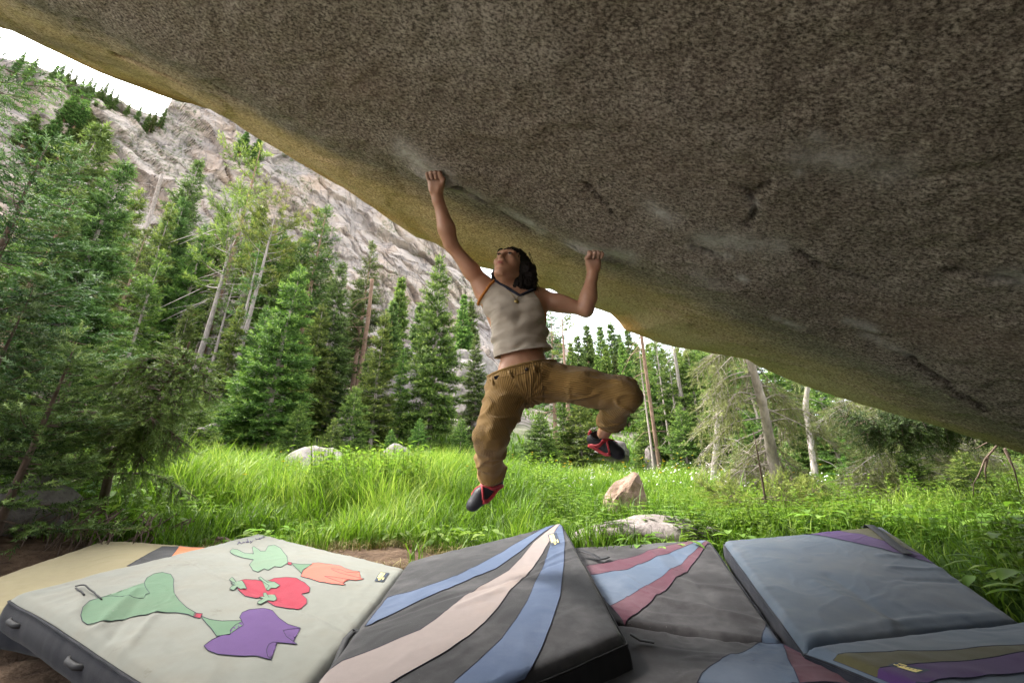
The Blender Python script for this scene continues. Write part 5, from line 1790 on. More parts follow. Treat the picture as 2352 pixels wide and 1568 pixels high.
    for sg in (-1, 1):
        mb = MB()
        mb.tube([H(0.031 * sg + a, 0.0905 - 0.10 * abs(a), 0.0185) for a in (-0.0095, -0.004, 0.004, 0.0095)], [0.001, 0.0038, 0.0038, 0.001], 8)
        e = obj('eye', mb.mesh('eye'), m_eye, root)
        ib = MB()
        ib.tube([H(0.031 * sg - 0.001, 0.090, 0.020), H(0.031 * sg - 0.001, 0.0955, 0.021)], 0.0056, 10)
        obj('iris', ib.mesh('iris'), m_iris, e)
        mb = MB()
        mb.tube([H(0.031 * sg + a, 0.0935 - 0.12 * abs(a), 0.0245 - 14 * a * a) for a in np.linspace(-0.014, 0.014, 6)], [0.001, 0.0028, 0.0034, 0.0034, 0.0028, 0.001], 5)
        obj('eyelash', mb.mesh('eyelash'), m_iris, root)
        mb = MB()
        mb.tube([H((0.012 + 0.040 * q_) * sg, 0.104 - 0.020 * q_ * q_, 0.042 + 0.006 * math.sin(q_ * 3)) for q_ in np.linspace(0, 1, 6)], [0.003, 0.0050, 0.0050, 0.004, 0.003, 0.001], 5)
        obj('eyebrow', mb.mesh('eyebrow'), m_hair, root)

    # ---- finger nails
    m_nail = mat_plain('nail', (0.55, 0.38, 0.30), 0.3)
    for c_, M in nails:
        mb = MB()
        mb.tube([c_ - M[:, 0] * 0.0042, c_ - M[:, 0] * 0.002, c_ + M[:, 0] * 0.002, c_ + M[:, 0] * 0.0042], [0.001, 0.0036, 0.0036, 0.001], 6)
        obj('nail', mb.mesh('nail'), m_nail, root)

    # ---- hair: dark, shoulder length, falling back and to her left
    hf = Field(np.array([-0.28, 1.55, 1.38]), np.array([0.30, 2.25, 2.05]), 0.005)
    hf.ell(H(0, -0.022, 0.048), MH, [0.084, 0.098, 0.088], 0.02)
    hf.ell(H(0.036, -0.058, -0.015), MH, [0.070, 0.072, 0.105], 0.03)
    hf.ell(P(1208, 652, 2.17), MH, [0.040, 0.045, 0.050], 0.03)
    nape = neck - MT[:, 1] * 0.050 + ax * 0.01 + MT[:, 0] * 0.035
    hf.chain([H(0.045, -0.060, -0.02), P(1212, 640, 2.20), P(1208, 664, 2.19)], [0.055, 0.036, 0.022], 0.03)
    hf.chain([H(0.068, -0.01, 0.03), P(1214, 618, 2.14), P(1220, 650, 2.15), P(1206, 668, 2.15)], [0.026, 0.026, 0.022, 0.009], 0.03)
    hf.chain([H(0.0, -0.085, 0.0), nape], [0.060, 0.040], 0.03)
    hf.chain([H(-0.068, 0.0, 0.04), H(-0.080, 0.004, -0.04), H(-0.082, -0.004, -0.11), H(-0.074, -0.01, -0.15)], [0.016, 0.012, 0.009, 0.004], 0.02)
    # keep the face free
    hf.ell(H(0.0, 0.112, -0.040), MH, [0.0665, 0.098, 0.098], 0.012, True)
    hf.ell(H(0.0, 0.105, 0.030), MH, [0.052, 0.060, 0.060], 0.012, True)
    Vh, Qh = hf.mesh(1)
    lock = fbm(((Vh - hc) @ R) * 90, ((Vh - hc) @ F) * 90, ((Vh - hc) @ U) * 14, 91, 3)
    Vh = Vh + (Vh - hc) * (0.085 * lock)[:, None]
    hair = obj('hair', mesh_np('hair', Vh, Qh, np.full(len(Qh), 4)), m_hair, root)
    rr = np.random.default_rng(5)
    sb = MB()
    for i in range(320):
        th = rr.uniform(0.05, 1.0)
        a = H(0.085 * rr.uniform(0.3, 1) * (1 if rr.random() < 0.8 else -1), -0.09 * rr.uniform(0, 1) + 0.01, 0.10 * rr.uniform(-0.3, 1.0))
        tgt = P(1216 + rr.normal() * 10, 660 + rr.normal() * 14, 2.16 + rr.normal() * 0.02) if (a - hc) @ R > 0 else H(-0.085 + rr.normal() * 0.006, -0.01, -0.10)
        mid = (a + tgt) / 2 + ((a + tgt) / 2 - hc) * rr.uniform(0.05, 0.35)
        q_ = np.linspace(0, 1, 7)[:, None]
        pts = a * (1 - q_) ** 2 + mid * 2 * q_ * (1 - q_) + tgt * q_ ** 2
        sb.tube(pts + (pts - hc) * rr.uniform(0.0, 0.14), np.linspace(0.0019, 0.0006, 7), 3, False)
    o = obj('loose_strands', sb.mesh('loose_strands'), m_hair, hair)
    tag(o, kind='stuff')

    # ---- tank top
    def cloth_from(field, planes, name, mat, thick=0.003, wr=0.0, seed=0, extra=None, iters=2, attrs=None, vee=None):
        V, Q = field.mesh(iters)
        if extra is not None:
            V = extra(V)
        bm = bmesh.new()
        me0 = mesh_np(name, V, Q, np.full(len(Q), 4))
        bm.from_mesh(me0)
        bpy.data.meshes.remove(me0)
        loops = []
        for pl_ in planes:
            co, no = pl_[0], pl_[1]
            if len(pl_) > 2:          # a cut that concerns one leg only
                fs_ = [fc for fc in bm.faces if (fc.calc_center_median()[0] - pl_[3]) * pl_[2] > 0]
                es_ = {e for fc in fs_ for e in fc.edges}
                vs_ = {v_ for fc in fs_ for v_ in fc.verts}
                g = list(vs_) + list(es_) + fs_
            else:
                g = bm.verts[:] + bm.edges[:] + bm.faces[:]
            r_ = bmesh.ops.bisect_plane(bm, geom=g, plane_co=co, plane_no=no, clear_outer=True)
            loops.append([e for e in r_['geom_cut'] if isinstance(e, bmesh.types.BMEdge)])
        if vee is not None:
            cuts = []
            for co, no in vee:
                g = bm.verts[:] + bm.edges[:] + bm.faces[:]
                r_ = bmesh.ops.bisect_plane(bm, geom=g, plane_co=co, plane_no=no)
            dl = [fc for fc in bm.faces if all((fc.calc_center_median() - Vector(co)).dot(Vector(no)) > 0 for co, no in vee)]
            bmesh.ops.delete(bm, geom=dl, context='FACES')
            loops.append([e for e in bm.edges if e.is_boundary and all(((e.verts[0].co + e.verts[1].co) / 2 - Vector(co)).dot(Vector(no)) > -0.001 for co, no in vee) and ((e.verts[0].co - Vector(vee[0][0])).dot(Vector(CAM_B)) > -0.09)])
        rings = []
        for es in loops:
            es = [e for e in es if e.is_valid]
            adj = {}
            for e in es:
                a, b = e.verts
                adj.setdefault(a, []).append(b)
                adj.setdefault(b, []).append(a)
            best = []
            left = set(adj)
            while left:
                ends = [v_ for v_ in left if len(adj[v_]) == 1]
                cur = ends[0] if ends else next(iter(left))
                path = [cur]
                left.discard(cur)
                while True:
                    nx = [w_ for w_ in adj[cur] if w_ in left]
                    if not nx:
                        break
                    cur = nx[0]
                    path.append(cur)
                    left.discard(cur)
                if len(path) > len(best):
                    best = path
            rings.append(np.array([v_.co[:] for v_ in best]))
        me = bpy.data.meshes.new(name)
        bm.to_mesh(me)
        bm.free()
        for pl in me.polygons:
            pl.use_smooth = True
        if attrs:
            co = np.zeros(len(me.vertices) * 3)
            me.vertices.foreach_get('co', co)
            for kname, fn in attrs.items():
                a = me.attributes.new(kname, 'FLOAT', 'POINT')
                a.data.foreach_set('value', fn(co.reshape(-1, 3)).astype(np.float32))
        o = obj(name, me, mat, root)
        md = o.modifiers.new('thickness', 'SOLIDIFY')
        md.thickness = thick
        md.offset = -1
        return o, rings

    def trim(ring, r, name, mat, parent, flat=None, close=False):
        if len(ring) < 3:
            return
        ring = ring[::2]
        if close:
            ring = np.concatenate([ring, ring[:1]])
        for it in range(2):
            ring[1:-1] = 0.5 * ring[1:-1] + 0.25 * (ring[:-2] + ring[2:])
        mb = MB()
        mb.tube(ring, r, 6)
        return obj(name, mb.mesh(name), mat, parent)

    sf = Field(np.array([-0.40, 1.60, 1.05]), np.array([0.42, 2.30, 1.85]), 0.005)
    st = [0.0, 0.14, 0.38, 0.6, 0.76, 0.88, 0.97, 1.0]
    sf.loft((pelv, neck + ax * 0.01), MT, st, [0.154, 0.150, 0.139, 0.142, 0.153, 0.126, 0.080, 0.07], [0.135, 0.130, 0.112, 0.114, 0.112, 0.088, 0.068, 0.062], 0.02)
    sf.ell(neck - ax * 0.165 + MT[:, 0] * 0.06 + MT[:, 1] * 0.075, M3, [0.055, 0.036, 0.05], 0.04)
    sf.ell(neck - ax * 0.165 - MT[:, 0] * 0.06 + MT[:, 1] * 0.075, M3, [0.055, 0.036, 0.05], 0.04)
    for sh, sgn in ((shR, -1), (shL, 1)):
        sf.cap(neck - ax * 0.03 + right * 0.03 * sgn, sh - ax * 0.01, 0.062, 0.066, 0.04)
        sf.cap(neck - ax * 0.13 + right * 0.06 * sgn + MT[:, 1] * 0.02, sh - ax * 0.02, 0.072, 0.064, 0.05)
    hemc = P(1168, 812, 2.02)
    hem_n = -nrm(ax * 1.0 + MT[:, 0] * -0.05 + MT[:, 1] * 0.12)
    nR, aR = P(1134, 645, 2.14), P(1084, 710, 2.10)           # neck side and arm pit of the raglan seam
    nL, aL = P(1222, 668, 2.14), P(1242, 712, 2.12)
    pR = nrm(np.cross(aR - nR, CAM_B))
    pR = pR if np.dot(pR, -CAM_R) > 0 else -pR
    pL = nrm(np.cross(aL - nL, CAM_B * 1.0 + CAM_R * 0.2))
    pL = pL if np.dot(pL, CAM_R) > 0 else -pL
    vA, vB, vC = P(1134, 640, 2.10), P(1194, 680, 2.08), P(1226, 664, 2.10)      # the shallow V of the neckline
    v1 = nrm(np.cross(vB - vA, CAM_B))
    v1 = v1 if np.dot(v1, CAM_U) > 0 else -v1
    v2 = nrm(np.cross(vC - vB, CAM_B))
    v2 = v2 if np.dot(v2, CAM_U) > 0 else -v2

    def shirt_wr(V):
        s = (V - pelv) @ ax
        x = (V - pelv) @ MT[:, 0]
        w = 0.014 * np.sin(s * 55 + 3.5 * fbm(x * 6, s * 5, 0, 5, 3)) * fbm(x * 5, s * 9, 1, 8, 2) + 0.004 * fbm(x * 9, s * 30, 0, 6, 3)
        return V + ((V - pelv) - np.outer(s, ax)) * (w * 9)[:, None] * 0.7

    m_shirt = mat_cloth('shirt_cream', (0.40, 0.345, 0.28), 0.2, (0.29, 0.23, 0.17), fold=0.35)
    m_rust = mat_cloth('trim_rust', (0.42, 0.155, 0.030), 0.1)
    m_navy = mat_cloth('collar_navy', (0.012, 0.014, 0.026), 0.1)
    shirt, rings = cloth_from(sf, [(hemc, hem_n), (nR, pR), (nL, pL)], 'tank_top', m_shirt, 0.003, extra=shirt_wr, vee=[(vB, v1), (vB, v2)])
    trim(rings[0], 0.0022, 'hem', m_shirt, shirt, close=True)
    trim(rings[1], 0.0078, 'arm_binding', m_rust, shirt, close=True)
    trim(rings[2], 0.0070, 'arm_binding', m_rust, shirt, close=True)
    trim(rings[3], 0.0085, 'collar', m_navy, shirt)

    # ---- pendant on a fine chain
    m_gold = mat_plain('brass', (0.32, 0.24, 0.09), 0.35)
    m_gold.node_tree.nodes['Principled BSDF'].inputs['Metallic'].default_value = 0.8
    pend = P(1186, 689, 2.045)
    mb = MB()
    mb.tube([P(1162, 660, 2.10), P(1176, 676, 2.068), pend], 0.0013, 4)
    mb.tube([P(1196, 668, 2.09), P(1191, 680, 2.062), pend], 0.0013, 4)
    ch = obj('necklace', mb.mesh('necklace'), m_gold, root)
    mb = MB()
    mb.tube([pend - CAM_B * 0.003 - CAM_U * 0.008, pend + CAM_B * 0.003 - CAM_U * 0.008], 0.0115, 14)
    obj('pendant', mb.mesh('pendant'), m_gold, ch)

    # ---- corduroy trousers
    pf = Field(np.array([-0.45, 1.45, 0.55]), np.array([0.85, 2.55, 1.50]), 0.0055)
    pf.loft((pelv - ax * 0.03, pelv + ax * 0.12), MT, [0, 0.5, 1], [0.155, 0.150, 0.136], [0.115, 0.110, 0.100], 0.02)
    pf.ell(pelv - ax * 0.02, M3, [0.158, 0.118, 0.10], 0.04)
    pf.chain([hipR, hipR + (knR - hipR) * 0.5, knR], [0.102, 0.088, 0.074], 0.035)
    pf.chain([knR, knR + (anR - knR) * 0.55, P(1130, 1112, 2.14), P(1130, 1135, 2.2)], [0.073, 0.064, 0.062, 0.06], 0.02)
    pf.chain([hipL, hipL + (knL - hipL) * 0.5, knL], [0.102, 0.094, 0.080], 0.035)
    pf.chain([knL, knL + (anL - knL) * 0.5, anL], [0.076, 0.062, 0.056], 0.025)
    # bunched cloth behind the knees and above the cuffs
    bR = frame(anR - knR, CAM_R)
    for q_ in (0.34, 0.56, 0.78, 0.98):
        c_ = knR + (anR - knR) * q_
        pf.ell(c_ + bR[:, 1] * (0.02 if int(q_ * 50) % 2 else -0.02), bR, [0.016, 0.063, 0.064], 0.018)
    bL = frame(anL - knL, CAM_R)
    for q_ in (0.35, 0.6, 0.85):
        pf.ell(knL + (anL - knL) * q_, bL, [0.015, 0.064, 0.062], 0.018)
    waist_c = P(1182, 846, 2.0)
    waist_n = nrm(ax + MT[:, 0] * -0.16 + MT[:, 1] * 0.05)
    # tilt of the waistband follows the raised hip
    wb_a, wb_b = P(1118, 852, 2.05), P(1246, 822, 2.05)
    waist_n = nrm(np.cross(nrm(wb_b - wb_a), MT[:, 1]))
    waist_n = waist_n if np.dot(waist_n, ax) > 0 else -waist_n
    cR = anR + (knR - anR) * 0.03
    cL = anL + (knL - anL) * 0.33
    segs = [(hipR, knR), (knR, anR), (hipL, knL), (knL, anL), (pelv + ax * 0.1, pelv - ax * 0.05)]

    def rib(V):
        best = np.full(len(V), 9.0)
        out = np.zeros(len(V))
        for a, b in segs:
            d = b - a
            L_ = np.linalg.norm(d)
            M = frame(d, CAM_B)
            t_ = np.clip((V - a) @ M[:, 0], 0, L_)
            q_ = V - a - np.outer(t_, M[:, 0])
            dist = np.linalg.norm(q_, axis=1)
            ang = np.arctan2(q_ @ M[:, 2], q_ @ M[:, 1])
            m = dist < best
            out[m] = (ang * 0.105)[m]
            best[m] = dist[m]
        return out

    def pant_wr(V):
        out = V.copy()
        n = np.zeros(len(V))
        best = np.full(len(V), 9.0)
        cen = V.copy()
        for a, b in segs:
            d = b - a
            L_ = np.linalg.norm(d)
            t_ = np.clip(((V - a) @ d) / (L_ * L_), 0, 1)
            c_ = a + np.outer(t_, d)
            dist = np.linalg.norm(V - c_, axis=1)
            m = dist < best
            cen[m] = c_[m]
            best[m] = dist[m]
        dirn = (V - cen) / (best[:, None] + 1e-6)
        x, y, z = V.T
        w = 0.010 * fbm(x * 7, y * 7, z * 9, 12, 3)
        rg = 1 - np.abs(fbm(x * 5 + 3, y * 5, z * 11, 15, 2))
        # long diagonal folds from crotch to thigh and knee
        crotch = (hipR + hipL) / 2 - ax * 0.05
        dv = V - crotch
        pr = np.arctan2(dv @ CAM_U, dv @ CAM_R)
        fold = np.sin(pr * 15 + 2 * fbm(x * 4, y * 4, z * 4, 19, 2)) * np.exp(-np.linalg.norm(dv, axis=1) / 0.16)
        w += 0.007 * smooth(0.7, 1.0, rg) + 0.005 * fold
        return V + dirn * w[:, None]

    k = NT('corduroy')
    sn = k.math('SINE', k.math('MULTIPLY', k.attr('rib'), 2 * math.pi / 0.0095))
    rb = k.math('ADD', k.math('MULTIPLY', sn, 0.5), 0.5)
    p = k.pos()
    n1 = k.noise(p, 7, 5)
    c = k.mix(rb, (0.165, 0.094, 0.028), (0.305, 0.186, 0.060))
    c = k.mix(k.ramp(n1, [(0.45, 0.0), (0.75, 0.35)]), c, (0.36, 0.23, 0.09))
    m_cord = k.fin(c, 0.85, k.bump(rb, 0.6, 0.003, k.bump(n1, 0.3, 0.02)), 0.15)
    k.bsdf.inputs['Sheen Weight'].default_value = 0.15
    pants, prings = cloth_from(pf, [(waist_c, waist_n), (P(1131, 1078, 2.10), nrm(anR - knR + CAM_U * -0.35), -1, 0.10), (cL, nrm(anL - knL), 1, 0.24)], 'trousers', m_cord, 0.004, extra=pant_wr, attrs={'rib': rib})
    trim(prings[0], 0.006, 'waistband', m_cord, pants, close=True)
    trim(prings[1], 0.006, 'cuff', m_cord, pants, close=True)
    trim(prings[2], 0.006, 'cuff', m_cord, pants, close=True)
    # fly button, small tag, belt loops, side seam
    m_btn = mat_plain('dark_button', (0.03, 0.02, 0.015), 0.4)
    wring = prings[0]
    def on_pants(px, py):
        pr_ = project(np.array(wring)) if len(wring) else np.zeros((0, 2))
        return None
    pv = np.zeros(len(pants.data.vertices) * 3)
    pants.data.vertices.foreach_get('co', pv)
    pv = pv.reshape(-1, 3)
    ppx = project(pv)
    def hit(px, py):
        d = np.hypot(ppx[:, 0] - px, ppx[:, 1] - py)
        near = np.where(d < 5)[0]
        if len(near) == 0:
            near = np.array([d.argmin()])
        dep = pv[near] @ -CAM_B
        return pv[near[dep.argmin()]]
    c_ = hit(1209, 843)
    mb = MB()
    mb.tube([c_, c_ + CAM_B * 0.007], 0.009, 10)
    obj('button', mb.mesh('button'), m_btn, pants)
    for a, b in (((1166, 848), (1174, 866)), ((1126, 862), (1131, 880)), ((1226, 836), (1231, 852))):
        A_, B_ = hit(*a), hit(*b)
        mb = MB()
        mb.tube([A_ + CAM_B * 0.002, (A_ + B_) / 2 + CAM_B * 0.012, B_ + CAM_B * 0.003], 0.0055, 5)
        obj('belt_loop', mb.mesh('belt_loop'), m_cord, pants)
    for a in ([(1212, 842), (1216, 862), (1220, 890), (1222, 915), (1222, 940)],):
        pts = np.array([hit(*q_) + CAM_B * 0.002 for q_ in a])
        mb = MB()
        mb.tube(pts, 0.0028, 5)
        obj('fly_seam', mb.mesh('fly_seam'), m_cord, pants)
    pts = np.array([hit(*q_) + CAM_B * 0.002 for q_ in [(1120, 868), (1150, 862), (1185, 858), (1212, 852)]])
    mb = MB()
    mb.tube(pts, 0.0028, 5)
    obj('waist_seam', mb.mesh('waist_seam'), m_cord, pants)
    c_ = hit(1138, 864)
    mb = MB()
    mb.box(c_ + CAM_B * 0.004, (0.026, 0.004, 0.016), np.stack([nrm(wb_b - wb_a), CAM_B, np.cross(nrm(wb_b - wb_a), CAM_B)], 1))
    obj('pocket_tag', mb.mesh('pocket_tag', False), m_navy, pants)

    # ---- climbing shoes
    m_rub = mat_plain('rubber_black', (0.022, 0.022, 0.026), 0.55, 0.3, 40)
    m_red = mat_plain('strap_red', (0.42, 0.045, 0.055), 0.55, 0.2, 60)
    m_sock = mat_plain('shoe_lining', (0.010, 0.010, 0.012), 0.9)
    m_buck = mat_plain('buckle_grey', (0.25, 0.27, 0.30), 0.4)

    def shoe(heel, toe, up, side, tab):
        ln = nrm(toe - heel)
        up = nrm(up - ln * np.dot(ln, up))
        sd = np.cross(ln, up)
        Lr = np.linalg.norm(toe - heel)
        sfm = Field(np.minimum(heel, toe) - 0.12, np.maximum(heel, toe) + 0.12, 0.0035)
        M = np.stack([ln, sd, up], 1)
        def X(a, s, u):
            return heel + ln * (a * Lr) + sd * s + up * u
        sfm.ell(X(0.10, 0, 0.012), M, [0.034, 0.030, 0.036], 0.02)
        sfm.chain([X(0.08, 0, 0.020), X(0.35, 0, 0.022), X(0.62, 0, 0.010), X(0.86, 0.002, -0.006)], [0.030, 0.034, 0.034, 0.025], 0.02)
        sfm.ell(X(0.66, 0, 0.002), M, [0.070, 0.044, 0.026], 0.02)
        sfm.ell(X(0.88, 0.003, -0.008), M, [0.036, 0.034, 0.019], 0.015)
        sfm.cap(X(0.20, 0, 0.025), X(0.20, 0, 0.050), 0.033, 0.034, 0.02)
        sfm.cap(X(0.20, 0, 0.068), X(0.20, 0, 0.14), 0.034, 0.050, 0.006, True)
        Vs, Qs = sfm.mesh(1)
        L_ = (Vs - heel) @ M
        a_ = L_[:, 0] / Lr
        upper = ((a_ < 0.62) & (L_[:, 2] > 0.012 + 0.02 * a_)).astype(float)
        me = mesh_np('shoe', Vs, Qs, np.full(len(Qs), 4), {'upper': upper})
        o = obj('shoe', me, m_rub, root)

        def surf(p_, d):
            """march from outside along -d onto the shoe"""
            for q_ in np.linspace(0.09, -0.05, 90):
                x = p_ + d * q_
                i = np.round((x - sfm.lo) / sfm.h).astype(int)
                if (i >= 0).all() and (i < sfm.n).all() and sfm.D[tuple(i)] < 0.0:
                    return x + d * 0.0015
            return p_
        def strap(path, r, nm, mt):
            pts = []
            for a, ang in path:
                d = up * math.cos(ang) + sd * math.sin(ang)
                pts.append(surf(X(a, 0, 0.012), d))
            pts = np.array(pts)
            q_ = np.linspace(0, 1, len(pts))
            qq = np.linspace(0, 1, len(pts) * 3)
            pts = np.stack([np.interp(qq, q_, pts[:, i]) for i in range(3)], -1)
            mb = MB()
            mb.tube(pts, r, 6)
            return obj(nm, mb.mesh(nm), mt, o)
        sg = side
        for s2 in (1, -1):
            strap([(0.70, 1.5 * s2), (0.62, 0.9 * s2), (0.53, 0.3 * s2), (0.46, -0.4 * s2), (0.38, -1.1 * s2), (0.30, -1.6 * s2)], 0.0058, 'strap', m_red)
        strap([(0.06, 1.9), (0.14, 1.5), (0.24, 1.35), (0.36, 1.0), (0.42, 0.4), (0.42, -0.4), (0.36, -1.0), (0.24, -1.35), (0.14, -1.5), (0.06, -1.9)], 0.0078, 'strap', m_red)
        strap([(0.03, 2.5), (0.10, 1.9), (0.25, 1.95), (0.45, 2.0), (0.62, 1.9), (0.72, 1.6)], 0.0115, 'side_rand', m_red)
        strap([(0.03, -2.5), (0.10, -1.9), (0.25, -1.95), (0.45, -2.0), (0.62, -1.9), (0.72, -1.6)], 0.0115, 'side_rand', m_red)
        strap([(0.40, 0.15), (0.41, -0.15)], 0.0095, 'buckle', m_buck)
        mb = MB()
        a, b = X(0.02, 0, 0.030), X(tab[0], 0, tab[1])
        mb.tube([a, (a + b) / 2 - ln * 0.006, b], [0.010, 0.011, 0.008], 6)
        obj('heel_tab', mb.mesh('heel_tab'), m_red, o)
        ob = MB()
        th = np.linspace(0, 6.283, 15)
        ob.tube([X(0.20, 0.031 * math.sin(q_), 0.055) + ln * 0.033 * math.cos(q_) for q_ in th], 0.005, 6, False)
        obj('opening_trim', ob.mesh('opening_trim'), m_sock, o)
        return o

    shoe(P(1148, 1106, 2.10), P(1078, 1164, 1.99), cdir(-0.62, 0.52, 0.58), 1, (-0.06, 0.085))
    shoe(P(1356, 1012, 2.25), P(1430, 1042, 2.16), cdir(0.10, 0.75, 0.55), 1, (-0.03, 0.068))
    return root


build_person()
# ================================================================== SPECIAL TREES AND BRANCHES
def sweep_branch(tb, cm, pts, r0, r1, shoot, n, nl, nw, rng, start=0.15, twig=0.35, hang=0.2, dens=1.0, tint=0.5, spread=0.9, bare=0.0):
    """a limb along pts with side twigs full of needles"""
    pts = np.asarray(pts, float)
    L = np.r_[0, np.cumsum(np.linalg.norm(np.diff(pts, axis=0), axis=1))]
    tot = L[-1]
    m = max(8, int(tot / 0.08))
    s = np.linspace(0, tot, m)
    fine = np.stack([np.interp(s, L, pts[:, i]) for i in range(3)], -1)
    for it in range(3):
        fine[1:-1] = 0.5 * fine[1:-1] + 0.25 * (fine[:-2] + fine[2:])
    tb.tube(fine, np.linspace(r0, r1, m), 6, True, 0.5)
    tan = unit(np.gradient(fine, axis=0))
    B, D, LN, T = [], [], [], []
    k = int(tot / (shoot * 0.45) * dens)
    for i in range(k):
        f = start + (1 - start) * (i + rng.random()) / k
        j = min(m - 1, int(f * (m - 1)))
        c = fine[j]
        tg = tan[j]
        a = rng.random() * 6.28
        side = unit(np.cross(tg, rng.normal(size=3)))
        side[2] *= 0.6
        dv = unit(tg * 0.55 + side * spread + np.array([0, 0, -hang * 0.6]))
        lt = twig * (1.15 - f) * (0.5 + 0.8 * rng.random()) + shoot
        end = c + dv * lt + np.array([0, 0, -hang * lt * 0.5])
        tb.tube(np.array([c, (c + end) / 2 + np.array([0, 0, 0.05 * lt]), end]), [r1 * 0.8 + 0.002, r1 * 0.5 + 0.0012, 0.0008], 3, False, 0.4)
        if rng.random() < bare:
            continue
        ns = max(1, int(lt / (shoot * 0.6)))
        for q_ in range(ns):
            g = (q_ + 0.3 + 0.5 * rng.random()) / ns
            b = c + (end - c) * g
            for w_ in range(2):
                d2 = unit(dv + rng.normal(size=3) * 0.55 + np.array([0, 0, -0.4 * hang]))
                B.append(b)
                D.append(d2)
                LN.append(shoot * (0.7 + 0.5 * rng.random()))
                T.append(tint - 0.12 + 0.3 * g + 0.1 * rng.normal())
        B.append(end)
        D.append(dv)
        LN.append(shoot)
        T.append(tint + 0.3)
    if B:
        needles(cm, np.array(B), np.array(D), np.array(LN), n, nl, nw, np.clip(np.array(T), 0, 1), rng)
    return fine


def special(name, label, foliage, bark, builder, seed, cat='tree'):
    tb, cm = MB(), MB()
    rng = np.random.default_rng(seed)
    builder(tb, cm, rng)
    t = thing(name, label, cat)
    obj('trunk', tb.mesh('trunk'), bark, t)
    if cm.n:
        obj('crown', cm.mesh('crown', False), foliage, t)
    return t


# leaning little spruce with drooping twigs
def b_lean(tb, cm, rng):
    p = [P(232, 1215, 3.75), P(236, 1150, 3.75), P(258, 1060, 3.75), P(282, 1010, 3.75), P(318, 968, 3.72), P(352, 925, 3.7), P(392, 868, 3.7), P(425, 815, 3.7), P(436, 785, 3.7)]
    f = sweep_branch(tb, cm, p, 0.042, 0.008, 0.075, 12, 0.024, 0.0065, rng, 0.5, 0.34, 0.55, 1.5, 0.42)
    for q, L, up in ((0.30, 0.75, -0.05), (0.42, 0.7, 0.0), (0.52, 0.85, 0.05), (0.60, 0.75, 0.1), (0.68, 0.6, 0.05), (0.76, 0.5, 0.1), (0.55, 0.6, 0.3), (0.84, 0.4, 0.1), (0.48, 0.6, -0.1), (0.9, 0.3, 0.3)):
        c = f[int(q * (len(f) - 1))]
        for sg in (-1, 1):
            d = unit(np.array([sg * (0.85 + 0.2 * rng.normal()), -0.25 + 0.5 * rng.normal(), up]))
            e = [c, c + d * L * 0.5 + np.array([0, 0, 0.04]), c + d * L + np.array([0, 0, -0.22 * L])]
            sweep_branch(tb, cm, e, 0.012, 0.003, 0.07, 12, 0.024, 0.0065, rng, 0.1, 0.22, 0.7, 1.4, 0.42)


special('spruce_tree', 'small leaning spruce with crooked dark stem and drooping twigs beside the yellow pad', M_NEAR, M_BARK_DARK, b_lean, 51)


# crooked stem under the bushy spruce
def b_crook(tb, cm, rng):
    p = [P(45, 1200, 4.3), P(35, 1150, 4.3), P(58, 1090, 4.35), P(90, 1035, 4.4), P(128, 965, 4.45), P(150, 900, 4.5), P(168, 830, 4.5)]
    f = sweep_branch(tb, cm, p, 0.065, 0.02, 0.08, 10, 0.024, 0.0065, rng, 0.72, 0.3, 0.3, 1.0, 0.45)
    for i in range(34):
        c = f[int((0.25 + 0.6 * rng.random()) * (len(f) - 1))]
        d = unit(np.array([rng.normal(), rng.normal() * 0.6, rng.normal() * 0.35 - 0.1]))
        L = 0.35 + 0.6 * rng.random()
        e = np.array([c, c + d * L * 0.5 + np.array([0, 0, 0.05]), c + d * L + np.array([0, 0, -0.12 - 0.2 * rng.random()])])
        if rng.random() < 0.45:
            sweep_branch(tb, cm, e, 0.008, 0.002, 0.07, 10, 0.022, 0.006, rng, 0.3, 0.15, 0.4, 0.9, 0.4)
        else:
            tb.tube(e, [0.007, 0.004, 0.001], 4, False, 0.3)


special('spruce_tree', 'crooked dark stemmed spruce with tangled dead twigs above the grey boulder', M_NEAR, M_BARK_DARK, b_crook, 52)


# spreading old spruce with thin drab twigs on the right
def b_spread(tb, cm, rng):
    b = P(1788, 1112, 6.3)
    b[2] = gz(b[0], b[1]) - 0.05
    p = [b, P(1776, 1060, 6.25), P(1764, 990, 6.2), P(1752, 930, 6.2), P(1738, 880, 6.2), P(1726, 838, 6.2), P(1712, 760, 6.2), P(1700, 690, 6.2)]
    p = np.array(p)
    L = np.r_[0, np.cumsum(np.linalg.norm(np.diff(p, axis=0), axis=1))]
    s = np.linspace(0, L[-1], 40)
    f = np.stack([np.interp(s, L, p[:, i]) for i in range(3)], -1)
    tb.tube(f, np.linspace(0.085, 0.04, 40) * (1 + 0.08 * rng.normal(size=40)), 9, True, 0.5)
    for i in range(60):
        q = 0.10 + 0.88 * (i + rng.random()) / 60
        c = f[int(q * 39)]
        a = rng.random() * 6.28
        if math.sin(a) < -0.45:
            a = -a
        d = np.array([math.cos(a), math.sin(a) * 0.8, 0])
        Lb = (1.55 - 0.75 * q) * (0.55 + 0.55 * rng.random())
        rise = 0.15 * rng.normal() - 0.10
        e = [c, c + d * Lb * 0.45 + np.array([0, 0, rise * Lb + 0.03]), c + d * Lb + np.array([0, 0, (rise - 0.42) * Lb])]
        sweep_branch(tb, cm, e, 0.011, 0.002, 0.10, 11, 0.032, 0.009, rng, 0.30, 0.36, 0.6, 0.9, 0.5, 0.8, 0.42)


special('spruce_tree', 'spreading spruce with scaly pale trunk and thin drooping drab twigs', M_DRAB, M_BARK, b_spread, 53)


